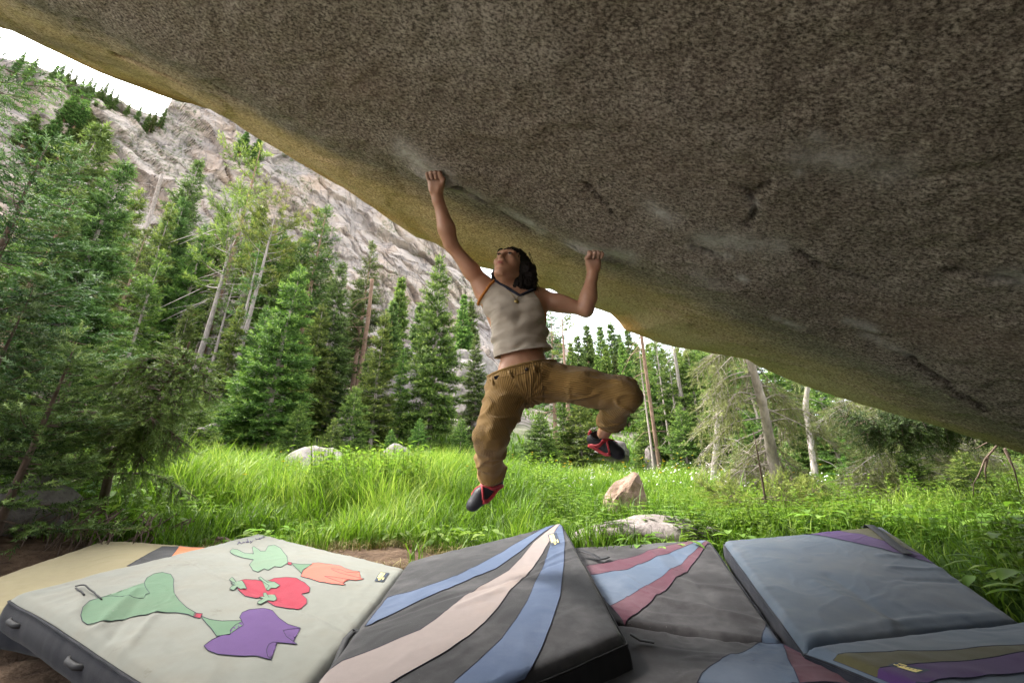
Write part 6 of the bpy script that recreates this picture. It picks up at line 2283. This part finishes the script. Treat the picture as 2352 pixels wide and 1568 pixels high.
# pair of leaning grey trunks with drab foliage
def b_pair(tb, cm, rng):
    for (pp, t0, r0) in (([(2125, 1150), (2108, 1085), (2085, 1020), (2070, 960), (2050, 905), (2030, 850)], 5.4, 0.055), ([(2060, 1120), (2045, 1040), (2032, 980), (2020, 925), (2008, 870)], 6.2, 0.045)):
        p = np.array([P(a, b, t0) for a, b in pp])
        p[0, 2] = gz(p[0, 0], p[0, 1]) - 0.05
        L = np.r_[0, np.cumsum(np.linalg.norm(np.diff(p, axis=0), axis=1))]
        s = np.linspace(0, L[-1], 30)
        f = np.stack([np.interp(s, L, p[:, i]) for i in range(3)], -1)
        tb.tube(f, np.linspace(r0, r0 * 0.55, 30), 8, True, 0.5)
        for i in range(30):
            c = f[int((0.1 + 0.85 * rng.random()) * 29)]
            a = rng.random() * 6.28
            d = np.array([math.cos(a), math.sin(a) * 0.8, 0.1 * rng.normal()])
            Lb = 0.5 + 0.7 * rng.random()
            e = [c, c + d * Lb * 0.5, c + d * Lb + np.array([0, 0, -0.25 * Lb])]
            sweep_branch(tb, cm, e, 0.010, 0.002, 0.09, 9, 0.028, 0.007, rng, 0.2, 0.3, 0.4, 1.3, 0.5, 0.8, 0.05)


special('spruce_tree', 'twin leaning grey stems with drab twigs behind the dark hanging bough', M_DRAB, M_DEAD, b_pair, 54)


# dark bough hanging in from the right
def b_bough(tb, cm, rng):
    base = P(2480, 1130, 4.1)
    base[2] = gz(base[0], base[1]) - 0.05
    tr = [base, P(2475, 1050, 4.1), P(2470, 960, 4.1), P(2460, 860, 4.15)]
    L = np.array(tr)
    tb.tube(L, [0.07, 0.06, 0.05, 0.035], 8, True, 0.3)
    main = [P(2465, 985, 4.1), P(2330, 968, 4.0), P(2220, 965, 3.95), P(2120, 975, 3.9), P(2020, 972, 3.9), P(1930, 955, 3.9)]
    f = sweep_branch(tb, cm, main, 0.022, 0.004, 0.085, 14, 0.026, 0.006, rng, 0.22, 0.28, 0.25, 2.6, 0.4)
    for q, dz, dx in ((0.4, -0.16, -0.55), (0.5, -0.20, -0.5), (0.6, -0.22, -0.6), (0.7, -0.10, -0.5), (0.55, 0.10, -0.5), (0.45, 0.12, -0.45), (0.8, -0.12, -0.35), (0.36, -0.12, -0.3), (0.65, 0.05, -0.5)):
        c = f[int(q * (len(f) - 1))]
        e = [c, c + np.array([dx * 0.55, 0.08 * rng.normal(), dz * 0.3 + 0.02]), c + np.array([dx, 0.15 * rng.normal(), dz])]
        sweep_branch(tb, cm, e, 0.008, 0.002, 0.08, 14, 0.026, 0.006, rng, 0.08, 0.2, 0.3, 2.4, 0.4)
    # bare arching branch
    for pp in ([(2352, 985), (2318, 1000), (2288, 1025), (2262, 1055), (2248, 1090), (2236, 1110), (2236, 1140)], [(2340, 990), (2285, 994), (2220, 998)], [(2268, 1048), (2262, 1080), (2266, 1110)], [(2308, 1030), (2330, 1080), (2345, 1140)], [(2300, 1010), (2270, 1015), (2240, 1030)]):
        tb.tube(np.array([P(a, b, 3.3 + 0.0004 * (b - 985)) for a, b in pp]), np.linspace(0.011, 0.002, len(pp)), 5, True, 0.3)
    tb.tube(np.array([P(2470, 985, 4.0), P(2400, 978, 3.6), P(2352, 985, 3.3)]), [0.02, 0.014, 0.011], 5, True, 0.3)


special('spruce_tree', 'shaded spruce reaching one dark green bough and a bare arching branch leftwards', M_DARK, M_BARK_DARK, b_bough, 55)


# low sapling with flat sprays in front of the spreading spruce
def b_sap(tb, cm, rng):
    base = P(1765, 1190, 4.3)
    base[2] = gz(base[0], base[1]) - 0.03
    st = [base, P(1758, 1150, 4.3), P(1752, 1110, 4.3), P(1740, 1040, 4.3), P(1730, 990, 4.3)]
    tb.tube(np.array(st), [0.016, 0.014, 0.012, 0.008, 0.004], 6, True, 0.3)
    for a, b, L, up in ((1.0, 0.25, 0.62, 0.12), (-1.0, 0.2, 0.66, 0.18), (0.9, -0.4, 0.5, 0.1), (-0.9, -0.4, 0.55, 0.1), (0.2, -0.8, 0.4, 0.2), (0.6, 0.6, 0.5, 0.2), (-0.5, 0.7, 0.5, 0.2)):
        c = np.array(st[1]) + np.array([0, 0, 0.05 * rng.normal()])
        d = unit(np.array([a, b, 0.0]))
        e = [c, c + d * L * 0.5 + np.array([0, 0, -0.03]), c + d * L + np.array([0, 0, up])]
        sweep_branch(tb, cm, e, 0.007, 0.002, 0.07, 14, 0.022, 0.0055, rng, 0.35, 0.18, 0.0, 1.7, 0.72)


special('fir_sapling', 'low fir sapling with flat light green sprays in front of the spreading spruce', M_FIR, M_BARK_DARK, b_sap, 56)


def pole_tree(pts, dist_t, r0, r1, label, mat, twigs, seed, name='dead_tree'):
    def b(tb, cm, rng):
        p = np.array([P(a, c, dist_t) for a, c in pts])
        p[0, 2] = min(p[0, 2], gz(p[0, 0], p[0, 1])) - 0.1
        L = np.r_[0, np.cumsum(np.linalg.norm(np.diff(p, axis=0), axis=1))]
        s = np.linspace(0, L[-1], 24)
        f = np.stack([np.interp(s, L, p[:, i]) for i in range(3)], -1)
        tb.tube(f, np.linspace(r0, r1, 24) * (1 + 0.05 * rng.normal(size=24)), 8, True, 0.5)
        for i in range(twigs):
            c = f[int((0.15 + 0.8 * rng.random()) * 23)]
            a = rng.random() * 6.28
            d = np.array([math.cos(a), math.sin(a), -0.2 + 0.4 * rng.normal()])
            l = r0 * (4 + 9 * rng.random())
            tb.tube(np.array([c, c + d * l * 0.5, c + d * l + np.array([0, 0, -0.35 * l])]), [r0 * 0.14, r0 * 0.09, r0 * 0.02], 3, False, 0.6)
    return special(name, label, M_FIR, mat, b, seed)


pole_tree([(1592, 1045), (1575, 960), (1560, 880), (1548, 800)], 15.0, 0.10, 0.05, 'bare grey snag leaning before the right hand forest', M_DEAD, 8, 61)
pole_tree([(1512, 1045), (1496, 940), (1482, 840), (1472, 760), (1464, 700)], 14.5, 0.075, 0.05, 'long bare brown pine trunk beside the upright boulder', M_BARK_RED, 14, 62)
pole_tree([(1530, 1010), (1518, 930), (1510, 850), (1502, 760)], 18.0, 0.08, 0.05, 'peeling pinkish trunk between two brown trunks', M_DEAD, 10, 63)
pole_tree([(1842, 985), (1850, 930), (1857, 870)], 10.0, 0.07, 0.055, 'thin grey trunk right of the spreading spruce', M_DEAD, 4, 64)
pole_tree([(1632, 1085), (1645, 1020), (1650, 950), (1655, 880)], 10.0, 0.085, 0.05, 'weathered pale trunk with twisted foot left of the spreading spruce', M_DEAD, 18, 65)
pole_tree([(452, 880), (488, 760), (520, 650), (552, 520), (562, 470)], 24.0, 0.30, 0.15, 'long pale pine trunk, bare below its crown', M_DEAD, 26, 66, 'pine_tree')
pole_tree([(498, 905), (530, 800), (560, 690), (585, 600)], 22.0, 0.28, 0.14, 'pale pine trunk with orange tinge and dead twigs', M_DEAD, 60, 67, 'pine_tree')
pole_tree([(548, 830), (580, 720), (612, 610), (632, 520)], 26.0, 0.30, 0.2, 'thick reddish pine trunk behind the pale ones', M_BARK_RED, 14, 68, 'pine_tree')
pole_tree([(818, 905), (832, 820), (846, 730), (855, 640)], 21.0, 0.14, 0.09, 'reddish bare trunk between the dark firs', M_BARK_RED, 24, 69, 'pine_tree')
pole_tree([(330, 560), (350, 480), (372, 400)], 34.0, 0.28, 0.1, 'silver dead snag standing before the cliff', M_DEAD, 20, 70)
pole_tree([(395, 620), (412, 540), (430, 470)], 32.0, 0.22, 0.1, 'pale dead pole among the firs below the cliff', M_DEAD, 12, 71)

# ================================================================== MEADOW
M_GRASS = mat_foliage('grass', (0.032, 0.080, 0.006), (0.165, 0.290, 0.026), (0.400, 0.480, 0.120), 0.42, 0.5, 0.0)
M_HERB = mat_foliage('herb_leaves', (0.045, 0.10, 0.014), (0.190, 0.310, 0.040), (0.34, 0.43, 0.12), 0.45, 0.45, 0.03)
M_STRAW = mat_foliage('straw', (0.13, 0.10, 0.035), (0.26, 0.21, 0.08), (0.36, 0.31, 0.15), 0.2, 0.7, 0.0)
M_YELLOW = mat_plain('petal_yellow', (0.80, 0.52, 0.02), 0.6)
M_WHITE = mat_plain('petal_white', (0.75, 0.75, 0.70), 0.6)


def blades(mb, x, y, z, h, w, bend, rng, tint, seg=3):
    m = len(x)
    a = rng.random(m) * 6.283
    lean = np.stack([np.cos(a), np.sin(a), np.zeros(m)], -1)
    fa = a + 1.57 + rng.normal(size=m) * 0.5
    side = np.stack([np.cos(fa), np.sin(fa), np.zeros(m)], -1)
    base = np.stack([x, y, z], -1)
    fs = [0, 0.38, 0.72, 1.0]
    ws = [0.8, 1.0, 0.65, 0.0]
    V = []
    for f, ww in zip(fs, ws):
        c = base + np.array([0, 0, 1.0]) * (h * f * (1 - 0.28 * bend * f * f))[:, None] + lean * (h * bend * f ** 2.1 * 0.75)[:, None]
        if ww > 0:
            V += [c - side * (w * ww * 0.5)[:, None], c + side * (w * ww * 0.5)[:, None]]
        else:
            V.append(c)
    V = np.stack(V, 1)
    i = np.arange(m)[:, None] * 7
    F = np.concatenate([i + np.array([[0, 1, 3]]), i + np.array([[0, 3, 2]]), i + np.array([[2, 3, 5]]), i + np.array([[2, 5, 4]]), i + np.array([[4, 5, 6]])], 0)
    g = np.array([-0.22, -0.22, 0.0, 0.0, 0.08, 0.08, 0.16])  # blade feet tinted dark for the shade between blades
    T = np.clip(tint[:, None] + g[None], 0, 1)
    mb.add(V.reshape(-1, 3), F, T.ravel())


def in_view(x, y, margin=1.12):
    d = np.hypot(x, y)
    return (np.abs(x) < 1.30 * margin * y + 0.6)


def pad_zone(x, y):
    """ground hidden under the pads"""
    p = (y < np.interp(x, [-3.1, -2.8, -2.3, -1.9, -1.0, -0.6, 0.35, 0.6, 1.3], [2.3, 3.2, 3.15, 3.35, 2.85, 2.65, 3.2, 2.95, 2.9])) & (x > -3.05) & (x < 1.3)
    p |= (y < 3.02) & (x >= 1.3) & (x < 1.95 + (y - 1.79) * 0.474)
    p |= (x < -2.3) & (y < 2.0)
    return p


rng = np.random.default_rng(77)
gb = MB()
zones = [(-4.5, 5.5, 1.6, 4.6, 1500), (-8, 8.5, 4.6, 7.5, 1150), (-13, 14, 7.5, 11.5, 420), (-17, 22, 11.5, 19, 150)]
for x0, x1, y0, y1, den in zones:
    N = int((x1 - x0) * (y1 - y0) * den)
    x = rng.uniform(x0, x1, N)
    y = rng.uniform(y0, y1, N)
    s = -0.6 * x + 0.8 * y
    clump = fbm(x * 1.1, y * 1.1, 0, 201, 3)
    keep = in_view(x, y) & ~pad_zone(x, y) & (dirt_mask(x, y) + 0.35 * fbm(x * 3, y * 3, 0, 203, 2) < 0.55)
    keep &= rng.random(N) < np.clip(1.35 - 0.75 * smooth(11, 17, s) * (x < 3), 0, 1)
    keep &= rng.random(N) < np.where((x < -3.0) & (y < 4.6), 0.25, 1.0)
    keep &= rng.random(N) < np.where((x > 2.0) & (y < 5.5), 0.45, 1.0)
    keep &= rng.random(N) < np.clip(0.95 + 0.5 * clump, 0.35, 1)
    x, y, clump = x[keep], y[keep], clump[keep]
    if len(x) == 0:
        continue
    lush = smooth(1.2, -0.8, x) * smooth(3.6, 4.8, y) * smooth(11, 8, y)
    c2 = fbm(x * 2.6, y * 2.6, 0, 209, 2)
    h = (0.17 + 0.13 * rng.random(len(x)) + 0.15 * clump + 0.10 * c2) * (1 + 0.15 * rng.normal(size=len(x))) + lush * (0.22 + 0.42 * np.clip(clump, -0.5, 1) + 0.15 * c2) * (0.6 + 0.5 * rng.random(len(x)))
    mound = np.exp(-((x + 1.5) / 1.25) ** 2 - ((y - 5.5) / 0.65) ** 2) + 0.7 * np.exp(-((x + 3.4) / 0.9) ** 2 - ((y - 5.2) / 0.7) ** 2)
    h = h + 0.30 * mound * (0.7 + 0.5 * rng.random(len(x)) + 0.5 * c2)
    h *= np.where((x > 1.5) & (y < 6), 0.95, 1.0) * (0.75 + 0.25 * smooth(3.0, 4.4, y))
    h = np.clip(h, 0.07, 1.0)
    w = (0.0055 + 0.004 * rng.random(len(x))) * (1 + 0.16 * np.clip(y - 4, 0, 20))
    tint = 0.42 + 0.26 * fbm(x * 0.8, y * 0.8, 0, 207, 3) + 0.18 * rng.normal(size=len(x)) + 0.10 * smooth(5, 12, y)
    bend = 0.35 + 0.75 * rng.random(len(x)) ** 1.3
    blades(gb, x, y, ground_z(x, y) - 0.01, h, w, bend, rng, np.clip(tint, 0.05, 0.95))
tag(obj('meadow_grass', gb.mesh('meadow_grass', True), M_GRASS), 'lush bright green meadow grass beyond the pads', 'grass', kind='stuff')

# grass tufts on the talus
gb = MB()
N = 16000
x = rng.uniform(-34, 18, N)
y = rng.uniform(14, 42, N)
s = -0.6 * x + 0.8 * y
kp = (s > 13) & (s < 36) & in_view(x, y) & (fbm(x * 0.25, y * 0.25, 0, 211, 3) > -0.15)
x, y = x[kp], y[kp]
blades(gb, x, y, ground_z(x, y) - 0.03, 0.35 + 0.35 * rng.random(len(x)), 0.05 + 0.04 * rng.random(len(x)), 0.4 + 0.6 * rng.random(len(x)), rng, np.clip(0.32 + 0.15 * rng.normal(size=len(x)), 0, 1))
tag(obj('slope_grass', gb.mesh('slope_grass', True), M_GRASS), 'tufts of green ground cover between the talus blocks', 'grass', kind='stuff')

# straw litter and dry grass around the bare soil
gb = MB()
N = 9000
x = rng.uniform(-2.6, 1.4, N)
y = rng.uniform(2.7, 4.0, N)
d = dirt_mask(x, y)
kp = (d > 0.16) & (d < 0.85) & (rng.random(N) < 0.9)
x, y = x[kp], y[kp]
blades(gb, x, y, ground_z(x, y) - 0.004, 0.05 + 0.08 * rng.random(len(x)), 0.003 + 0.003 * rng.random(len(x)), 1.2 + 1.2 * rng.random(len(x)), rng, np.clip(0.5 + 0.25 * rng.normal(size=len(x)), 0, 1))
tag(obj('dry_grass', gb.mesh('dry_grass', True), M_STRAW), 'trampled dry grass round the bare soil behind the pads', 'grass', kind='stuff')


# ------------------------------------------------------------------ leafy plants (copies of a few kinds)
def leaf(mb, c, d, up, L, W, tint, curl=0.25):
    d = nrm(d)
    sd = nrm(np.cross(d, up))
    n = np.cross(sd, d)
    fs = [0, 0.25, 0.55, 0.82, 1.0]
    ws = [0.12, 0.8, 1.0, 0.6, 0.0]
    V = []
    for f, w in zip(fs, ws):
        q = c + d * L * f - np.array([0, 0, 1.0]) * curl * L * f * f
        if w > 0:
            V += [q - sd * W * 0.5 * w + n * W * 0.12 * w, q - n * W * 0.03, q + sd * W * 0.5 * w + n * W * 0.12 * w]
        else:
            V.append(q)
    F = []
    for i in range(3):
        a = i * 3
        F += [[a, a + 1, a + 4], [a, a + 4, a + 3], [a + 1, a + 2, a + 5], [a + 1, a + 5, a + 4]]
    F += [[9, 10, 12], [10, 11, 12]]
    mb.add(V, F, np.clip(tint + 0.06 * np.random.default_rng(int(abs(c[0] * 1e5)) % 999).normal(size=len(V)), 0, 1))


def make_plant(kind, seed):
    r = np.random.default_rng(seed)
    st, lf, fl = MB(), MB(), MB()
    if kind == 'tall':
        for q in range(9):
            a = r.random() * 6.28
            H_ = 0.42 + 0.28 * r.random()
            b = np.array([0.10 * r.normal(), 0.10 * r.normal(), 0])
            top = b + np.array([0.12 * math.cos(a), 0.12 * math.sin(a), H_])
            st.tube([b, (b + top) / 2 + np.array([0.01, 0, 0]), top], [0.004, 0.003, 0.002], 4, False, 0.4)
            for j in range(13):
                f = 0.2 + 0.8 * j / 13
                c = b + (top - b) * f
                an = j * 2.4 + r.random()
                leaf(lf, c, np.array([math.cos(an), math.sin(an), 0.55]), np.array([0, 0, 1.0]), 0.11 * (1.1 - 0.5 * f) * (0.8 + 0.4 * r.random()), 0.024, 0.4 + 0.3 * f + 0.1 * r.normal())
    elif kind == 'low':
        for j in range(16):
            an = j * 2.4 + r.random() * 0.6
            c = np.array([0.04 * r.normal(), 0.04 * r.normal(), 0.01])
            e = c + np.array([math.cos(an), math.sin(an), 1.1 + 0.5 * r.random()]) * (0.07 + 0.09 * r.random())
            st.tube([c, e], [0.003, 0.002], 3, False, 0.4)
            leaf(lf, e, np.array([math.cos(an), math.sin(an), 0.15 * r.normal() + 0.2]), np.array([0, 0, 1.0]), 0.10 + 0.07 * r.random(), 0.050 + 0.03 * r.random(), 0.5 + 0.16 * r.normal(), 0.35)
    elif kind == 'sprig':
        for q in range(7):
            a = r.random() * 6.28
            b = np.array([0.08 * r.normal(), 0.08 * r.normal(), 0])
            H_ = 0.20 + 0.16 * r.random()
            top = b + np.array([0.10 * math.cos(a), 0.10 * math.sin(a), H_])
            st.tube([b, top], [0.003, 0.0015], 3, False, 0.4)
            for j in range(9):
                f = 0.25 + 0.75 * j / 9
                an = j * 1.57 + r.random() * 0.5
                leaf(lf, b + (top - b) * f, np.array([math.cos(an), math.sin(an), 0.25]), np.array([0, 0, 1.0]), 0.075 * (0.7 + 0.5 * r.random()), 0.030, 0.5 + 0.15 * r.normal(), 0.3)
    elif kind == 'flower':
        for q in range(1):
            b = np.array([0.03 * r.normal(), 0.03 * r.normal(), 0])
            top = b + np.array([0.06 * r.normal(), 0.06 * r.normal(), 0.48 + 0.12 * r.random()])
            st.tube([b, top], [0.003, 0.002], 3, False, 0.4)
            for j in range(6):
                an = j * 2.4
                leaf(lf, b + (top - b) * (0.2 + 0.1 * j), np.array([math.cos(an), math.sin(an), 0.5]), np.array([0, 0, 1.0]), 0.08, 0.02, 0.5)
            for j in range(9):
                an = j * 0.698
                leaf(fl, top, np.array([math.cos(an), math.sin(an), 0.25]), np.array([0, 0, 1.0]), 0.030, 0.016, 0.5)
            fl.tube([top - np.array([0, 0, 0.006]), top + np.array([0, 0, 0.006])], 0.008, 6)
    return st, lf, fl


PLANT = {}
for kind in ('tall', 'low', 'sprig', 'flower'):
    for v_ in range(3 if kind != 'flower' else 2):
        st, lf, fl = make_plant(kind, 300 + 17 * v_ + len(kind))
        PLANT[(kind, v_)] = (st.mesh('stem'), lf.mesh('leaves', True), fl.mesh('flower_head') if fl.n else None)
        PLANT[(kind, v_)][0].materials.append(M_HERB)
        PLANT[(kind, v_)][1].materials.append(M_HERB)
        if fl.n:
            PLANT[(kind, v_)][2].materials.append(M_YELLOW)


def plant(kind, x, y, s, name, label, group, i, r):
    sm, lm, fm = PLANT[(kind, i % (3 if kind != 'flower' else 2))]
    t = thing(name, label, 'flower' if kind == 'flower' else 'plant', (x, y, gz(x, y) - 0.01), group, r, s)
    obj('stems', sm, None, t)
    obj('foliage', lm, None, t)
    if fm:
        obj('flower_head', fm, None, t)


rng = np.random.default_rng(88)


def scatter(n, x0, x1, y0, y1, ok):
    out = []
    tries = 0
    while len(out) < n and tries < n * 60:
        tries += 1
        x, y = rng.uniform(x0, x1), rng.uniform(y0, y1)
        if in_view(np.array(x), np.array(y), 1.0) and not bool(pad_zone(np.array(x), np.array(y))) and ok(x, y):
            out.append((x, y))
    return out


for i, (x, y) in enumerate(scatter(55, -2.6, -0.4, 4.9, 6.2, lambda x, y: float(fbm(np.array(x * 1.3), np.array(y * 1.3), 0, 221, 2)) > -0.15) + scatter(65, -5.0, 0.8, 4.8, 9.0, lambda x, y: True)):
    plant('tall', x, y, (0.95 if i < 55 else 0.75) + 0.4 * rng.random(), 'tall_herb', 'tall leafy herb with upright stems in the lush grass mound', 'tall herbs in the meadow', i, rng.random() * 6.28)
for i, (x, y) in enumerate(scatter(46, 1.7, 5.6, 2.0, 5.2, lambda x, y: True)):
    plant('tall', x, y, 0.5 + 0.3 * rng.random(), 'meadow_herb', 'leafy green herb growing on the shaded bank past the slate pad', 'herbs past the slate pad', i, rng.random() * 6.28)
for i, (x, y) in enumerate(scatter(64, -2.6, 1.5, 2.9, 4.9, lambda x, y: dirt_mask(np.array(x), np.array(y)) < 0.7)):
    plant('low', x, y, 0.4 + 0.45 * rng.random(), 'broadleaf_plant', 'low broad leaved plant between bare soil and tall grass', 'broad leaved plants behind the pads', i, rng.random() * 6.28)
for i, (x, y) in enumerate(scatter(110, 1.3, 5.5, 1.7, 5.0, lambda x, y: True)):
    plant('low' if i % 3 else 'sprig', x, y, 0.6 + 0.5 * rng.random(), 'ground_plant', 'low leafy plant in the shade under the boulder rim', 'low plants under the boulder rim', i, rng.random() * 6.28)
for i, (x, y) in enumerate(scatter(60, 0.2, 3.0, 3.3, 6.0, lambda x, y: True)):
    plant('sprig', x, y, 0.8 + 0.5 * rng.random(), 'leafy_sprig', 'small leafy sprig in the grass round the pointed boulder', 'sprigs round the pointed boulder', i, rng.random() * 6.28)
for i, (x, y) in enumerate(scatter(50, -5.2, -2.5, 3.2, 5.2, lambda x, y: True)):
    plant('low' if i % 2 else 'sprig', x, y, 0.7 + 0.5 * rng.random(), 'forest_plant', 'small green plant on the dark ground under the leaning spruces', 'plants under the leaning spruces', i, rng.random() * 6.28)
for i, (x, y) in enumerate(scatter(95, -5.5, 5.0, 4.5, 12.0, lambda x, y: (x < 0.2 or y > 6))):
    plant('flower', x, y, 0.9 + 0.3 * rng.random(), 'yellow_wildflower', 'yellow daisy like wildflower standing in the meadow grass', 'yellow wildflowers in the meadow', i, rng.random() * 6.28)
# white flowers far out in the meadow
fb = MB()
for i in range(420):
    x, y = rng.uniform(-1.5, 7), rng.uniform(6.5, 14)
    z = gz(x, y) + 0.22 + 0.14 * rng.random()
    s = 0.016 + 0.012 * rng.random()
    fb.add(np.array([[x - s, y, z - s * .4], [x + s, y, z - s * .4], [x, y - s, z + s * .6], [x, y + s, z + s * .6]]), [[0, 1, 2], [1, 0, 3], [0, 2, 3], [1, 3, 2]])
tag(obj('white_flowers', fb.mesh('white_flowers', False), M_WHITE), 'scatter of tiny white flowers in the far meadow', 'flowers', kind='stuff')


# low juniper mat at the meadow edge
def b_jun(tb, cm, rng):
    c0 = P(845, 1035, 9.8)
    c0[2] = gz(c0[0], c0[1]) + 0.05
    for i in range(46):
        a = rng.random() * 6.28
        L = 0.5 + 0.75 * rng.random()
        c = c0 + np.array([0.5 * rng.normal(), 0.25 * rng.normal(), 0.0])
        d = np.array([math.cos(a) * 1.1, math.sin(a) * 0.6, 0.45])
        e = [c, c + d * L * 0.6, c + d * L + np.array([0, 0, -0.06])]
        sweep_branch(tb, cm, e, 0.012, 0.003, 0.10, 10, 0.05, 0.018, rng, 0.2, 0.14, 0.0, 1.2, 0.6)


special('juniper', 'low spreading yellow green juniper beside the pale boulders', M_PINE, M_BARK_DARK, b_jun, 81, 'shrub')

# ------------------------------------------------------------------ wood and stones on the ground
M_LOG = mat_bark('log_wood', (0.22, 0.17, 0.14), (0.34, 0.29, 0.25), 20)


def stick(name, label, pts, r0, r1, mat, cat='log', sides=9):
    mb = MB()
    p = np.array(pts, float)
    L = np.r_[0, np.cumsum(np.linalg.norm(np.diff(p, axis=0), axis=1))]
    s = np.linspace(0, L[-1], 24)
    f = np.stack([np.interp(s, L, p[:, i]) for i in range(3)], -1)
    rr = np.linspace(r0, r1, 24) * (1 + 0.12 * fbm(s * 9, 0, 0, 5, 3))
    mb.tube(f, rr, sides, True)
    return tag(obj(name, mb.mesh(name), mat), label, cat)


a, b = P(-120, 1318, 2.9), P(112, 1290, 3.15)
stick('log', 'weathered grey log lying between the dark boulder and yellow pad', [a, (a + b) / 2 + np.array([0, 0, 0.02]), b], 0.075, 0.05, M_LOG)
for i, (p0, p1, lab) in enumerate([((470, 1244), (512, 1250), 'dark bark scrap lying behind the orange band of the yellow pad'), ((500, 1240), (530, 1246), 'smaller bark scrap beside the orange band')]):
    a, b = P(*p0, 3.35), P(*p1, 3.3)
    stick('bark_piece', lab, [a, (a + b) / 2 + np.array([0, 0, 0.01]), b], 0.03, 0.018, M_BARK_DARK, 'bark')
# exposed roots hanging from the bank under the leaning spruces
rb = MB()
rr = np.random.default_rng(9)
for i in range(90):
    x = rr.uniform(-3.9, -2.5)
    y = rr.uniform(3.15, 3.6)
    z0 = gz(x, y) + 0.16 + 0.12 * rr.random()
    p0 = np.array([x, y, z0])
    p1 = p0 + np.array([0.10 * rr.normal(), -0.08 - 0.05 * rr.random(), -0.12])
    p2 = p1 + np.array([0.10 * rr.normal(), -0.05, -0.16])
    rb.tube([p0, p1, p2], [0.006, 0.0045, 0.002], 4, False)
tag(obj('root_tangle', rb.mesh('root_tangle'), M_BARK_DARK), 'tangle of fine brown roots below the leaning spruces', 'roots', kind='stuff')

# ------------------------------------------------------------------ put each Empty at the base of its thing
for root in [o for o in COL.objects if o.type == 'EMPTY' and o.parent is None and o.location.length < 1e-6]:
    kids = [c for c in root.children if c.type == 'MESH']
    if not kids:
        continue
    lo, hi = np.full(3, 1e9), np.full(3, -1e9)
    for c in kids:
        co = np.zeros(len(c.data.vertices) * 3, np.float32)
        c.data.vertices.foreach_get('co', co)
        co = co.reshape(-1, 3)
        lo, hi = np.minimum(lo, co.min(0)), np.maximum(hi, co.max(0))
    base = Vector(((lo[0] + hi[0]) / 2, (lo[1] + hi[1]) / 2, lo[2]))
    root.location = base
    for c in kids:
        c.location = c.location - base
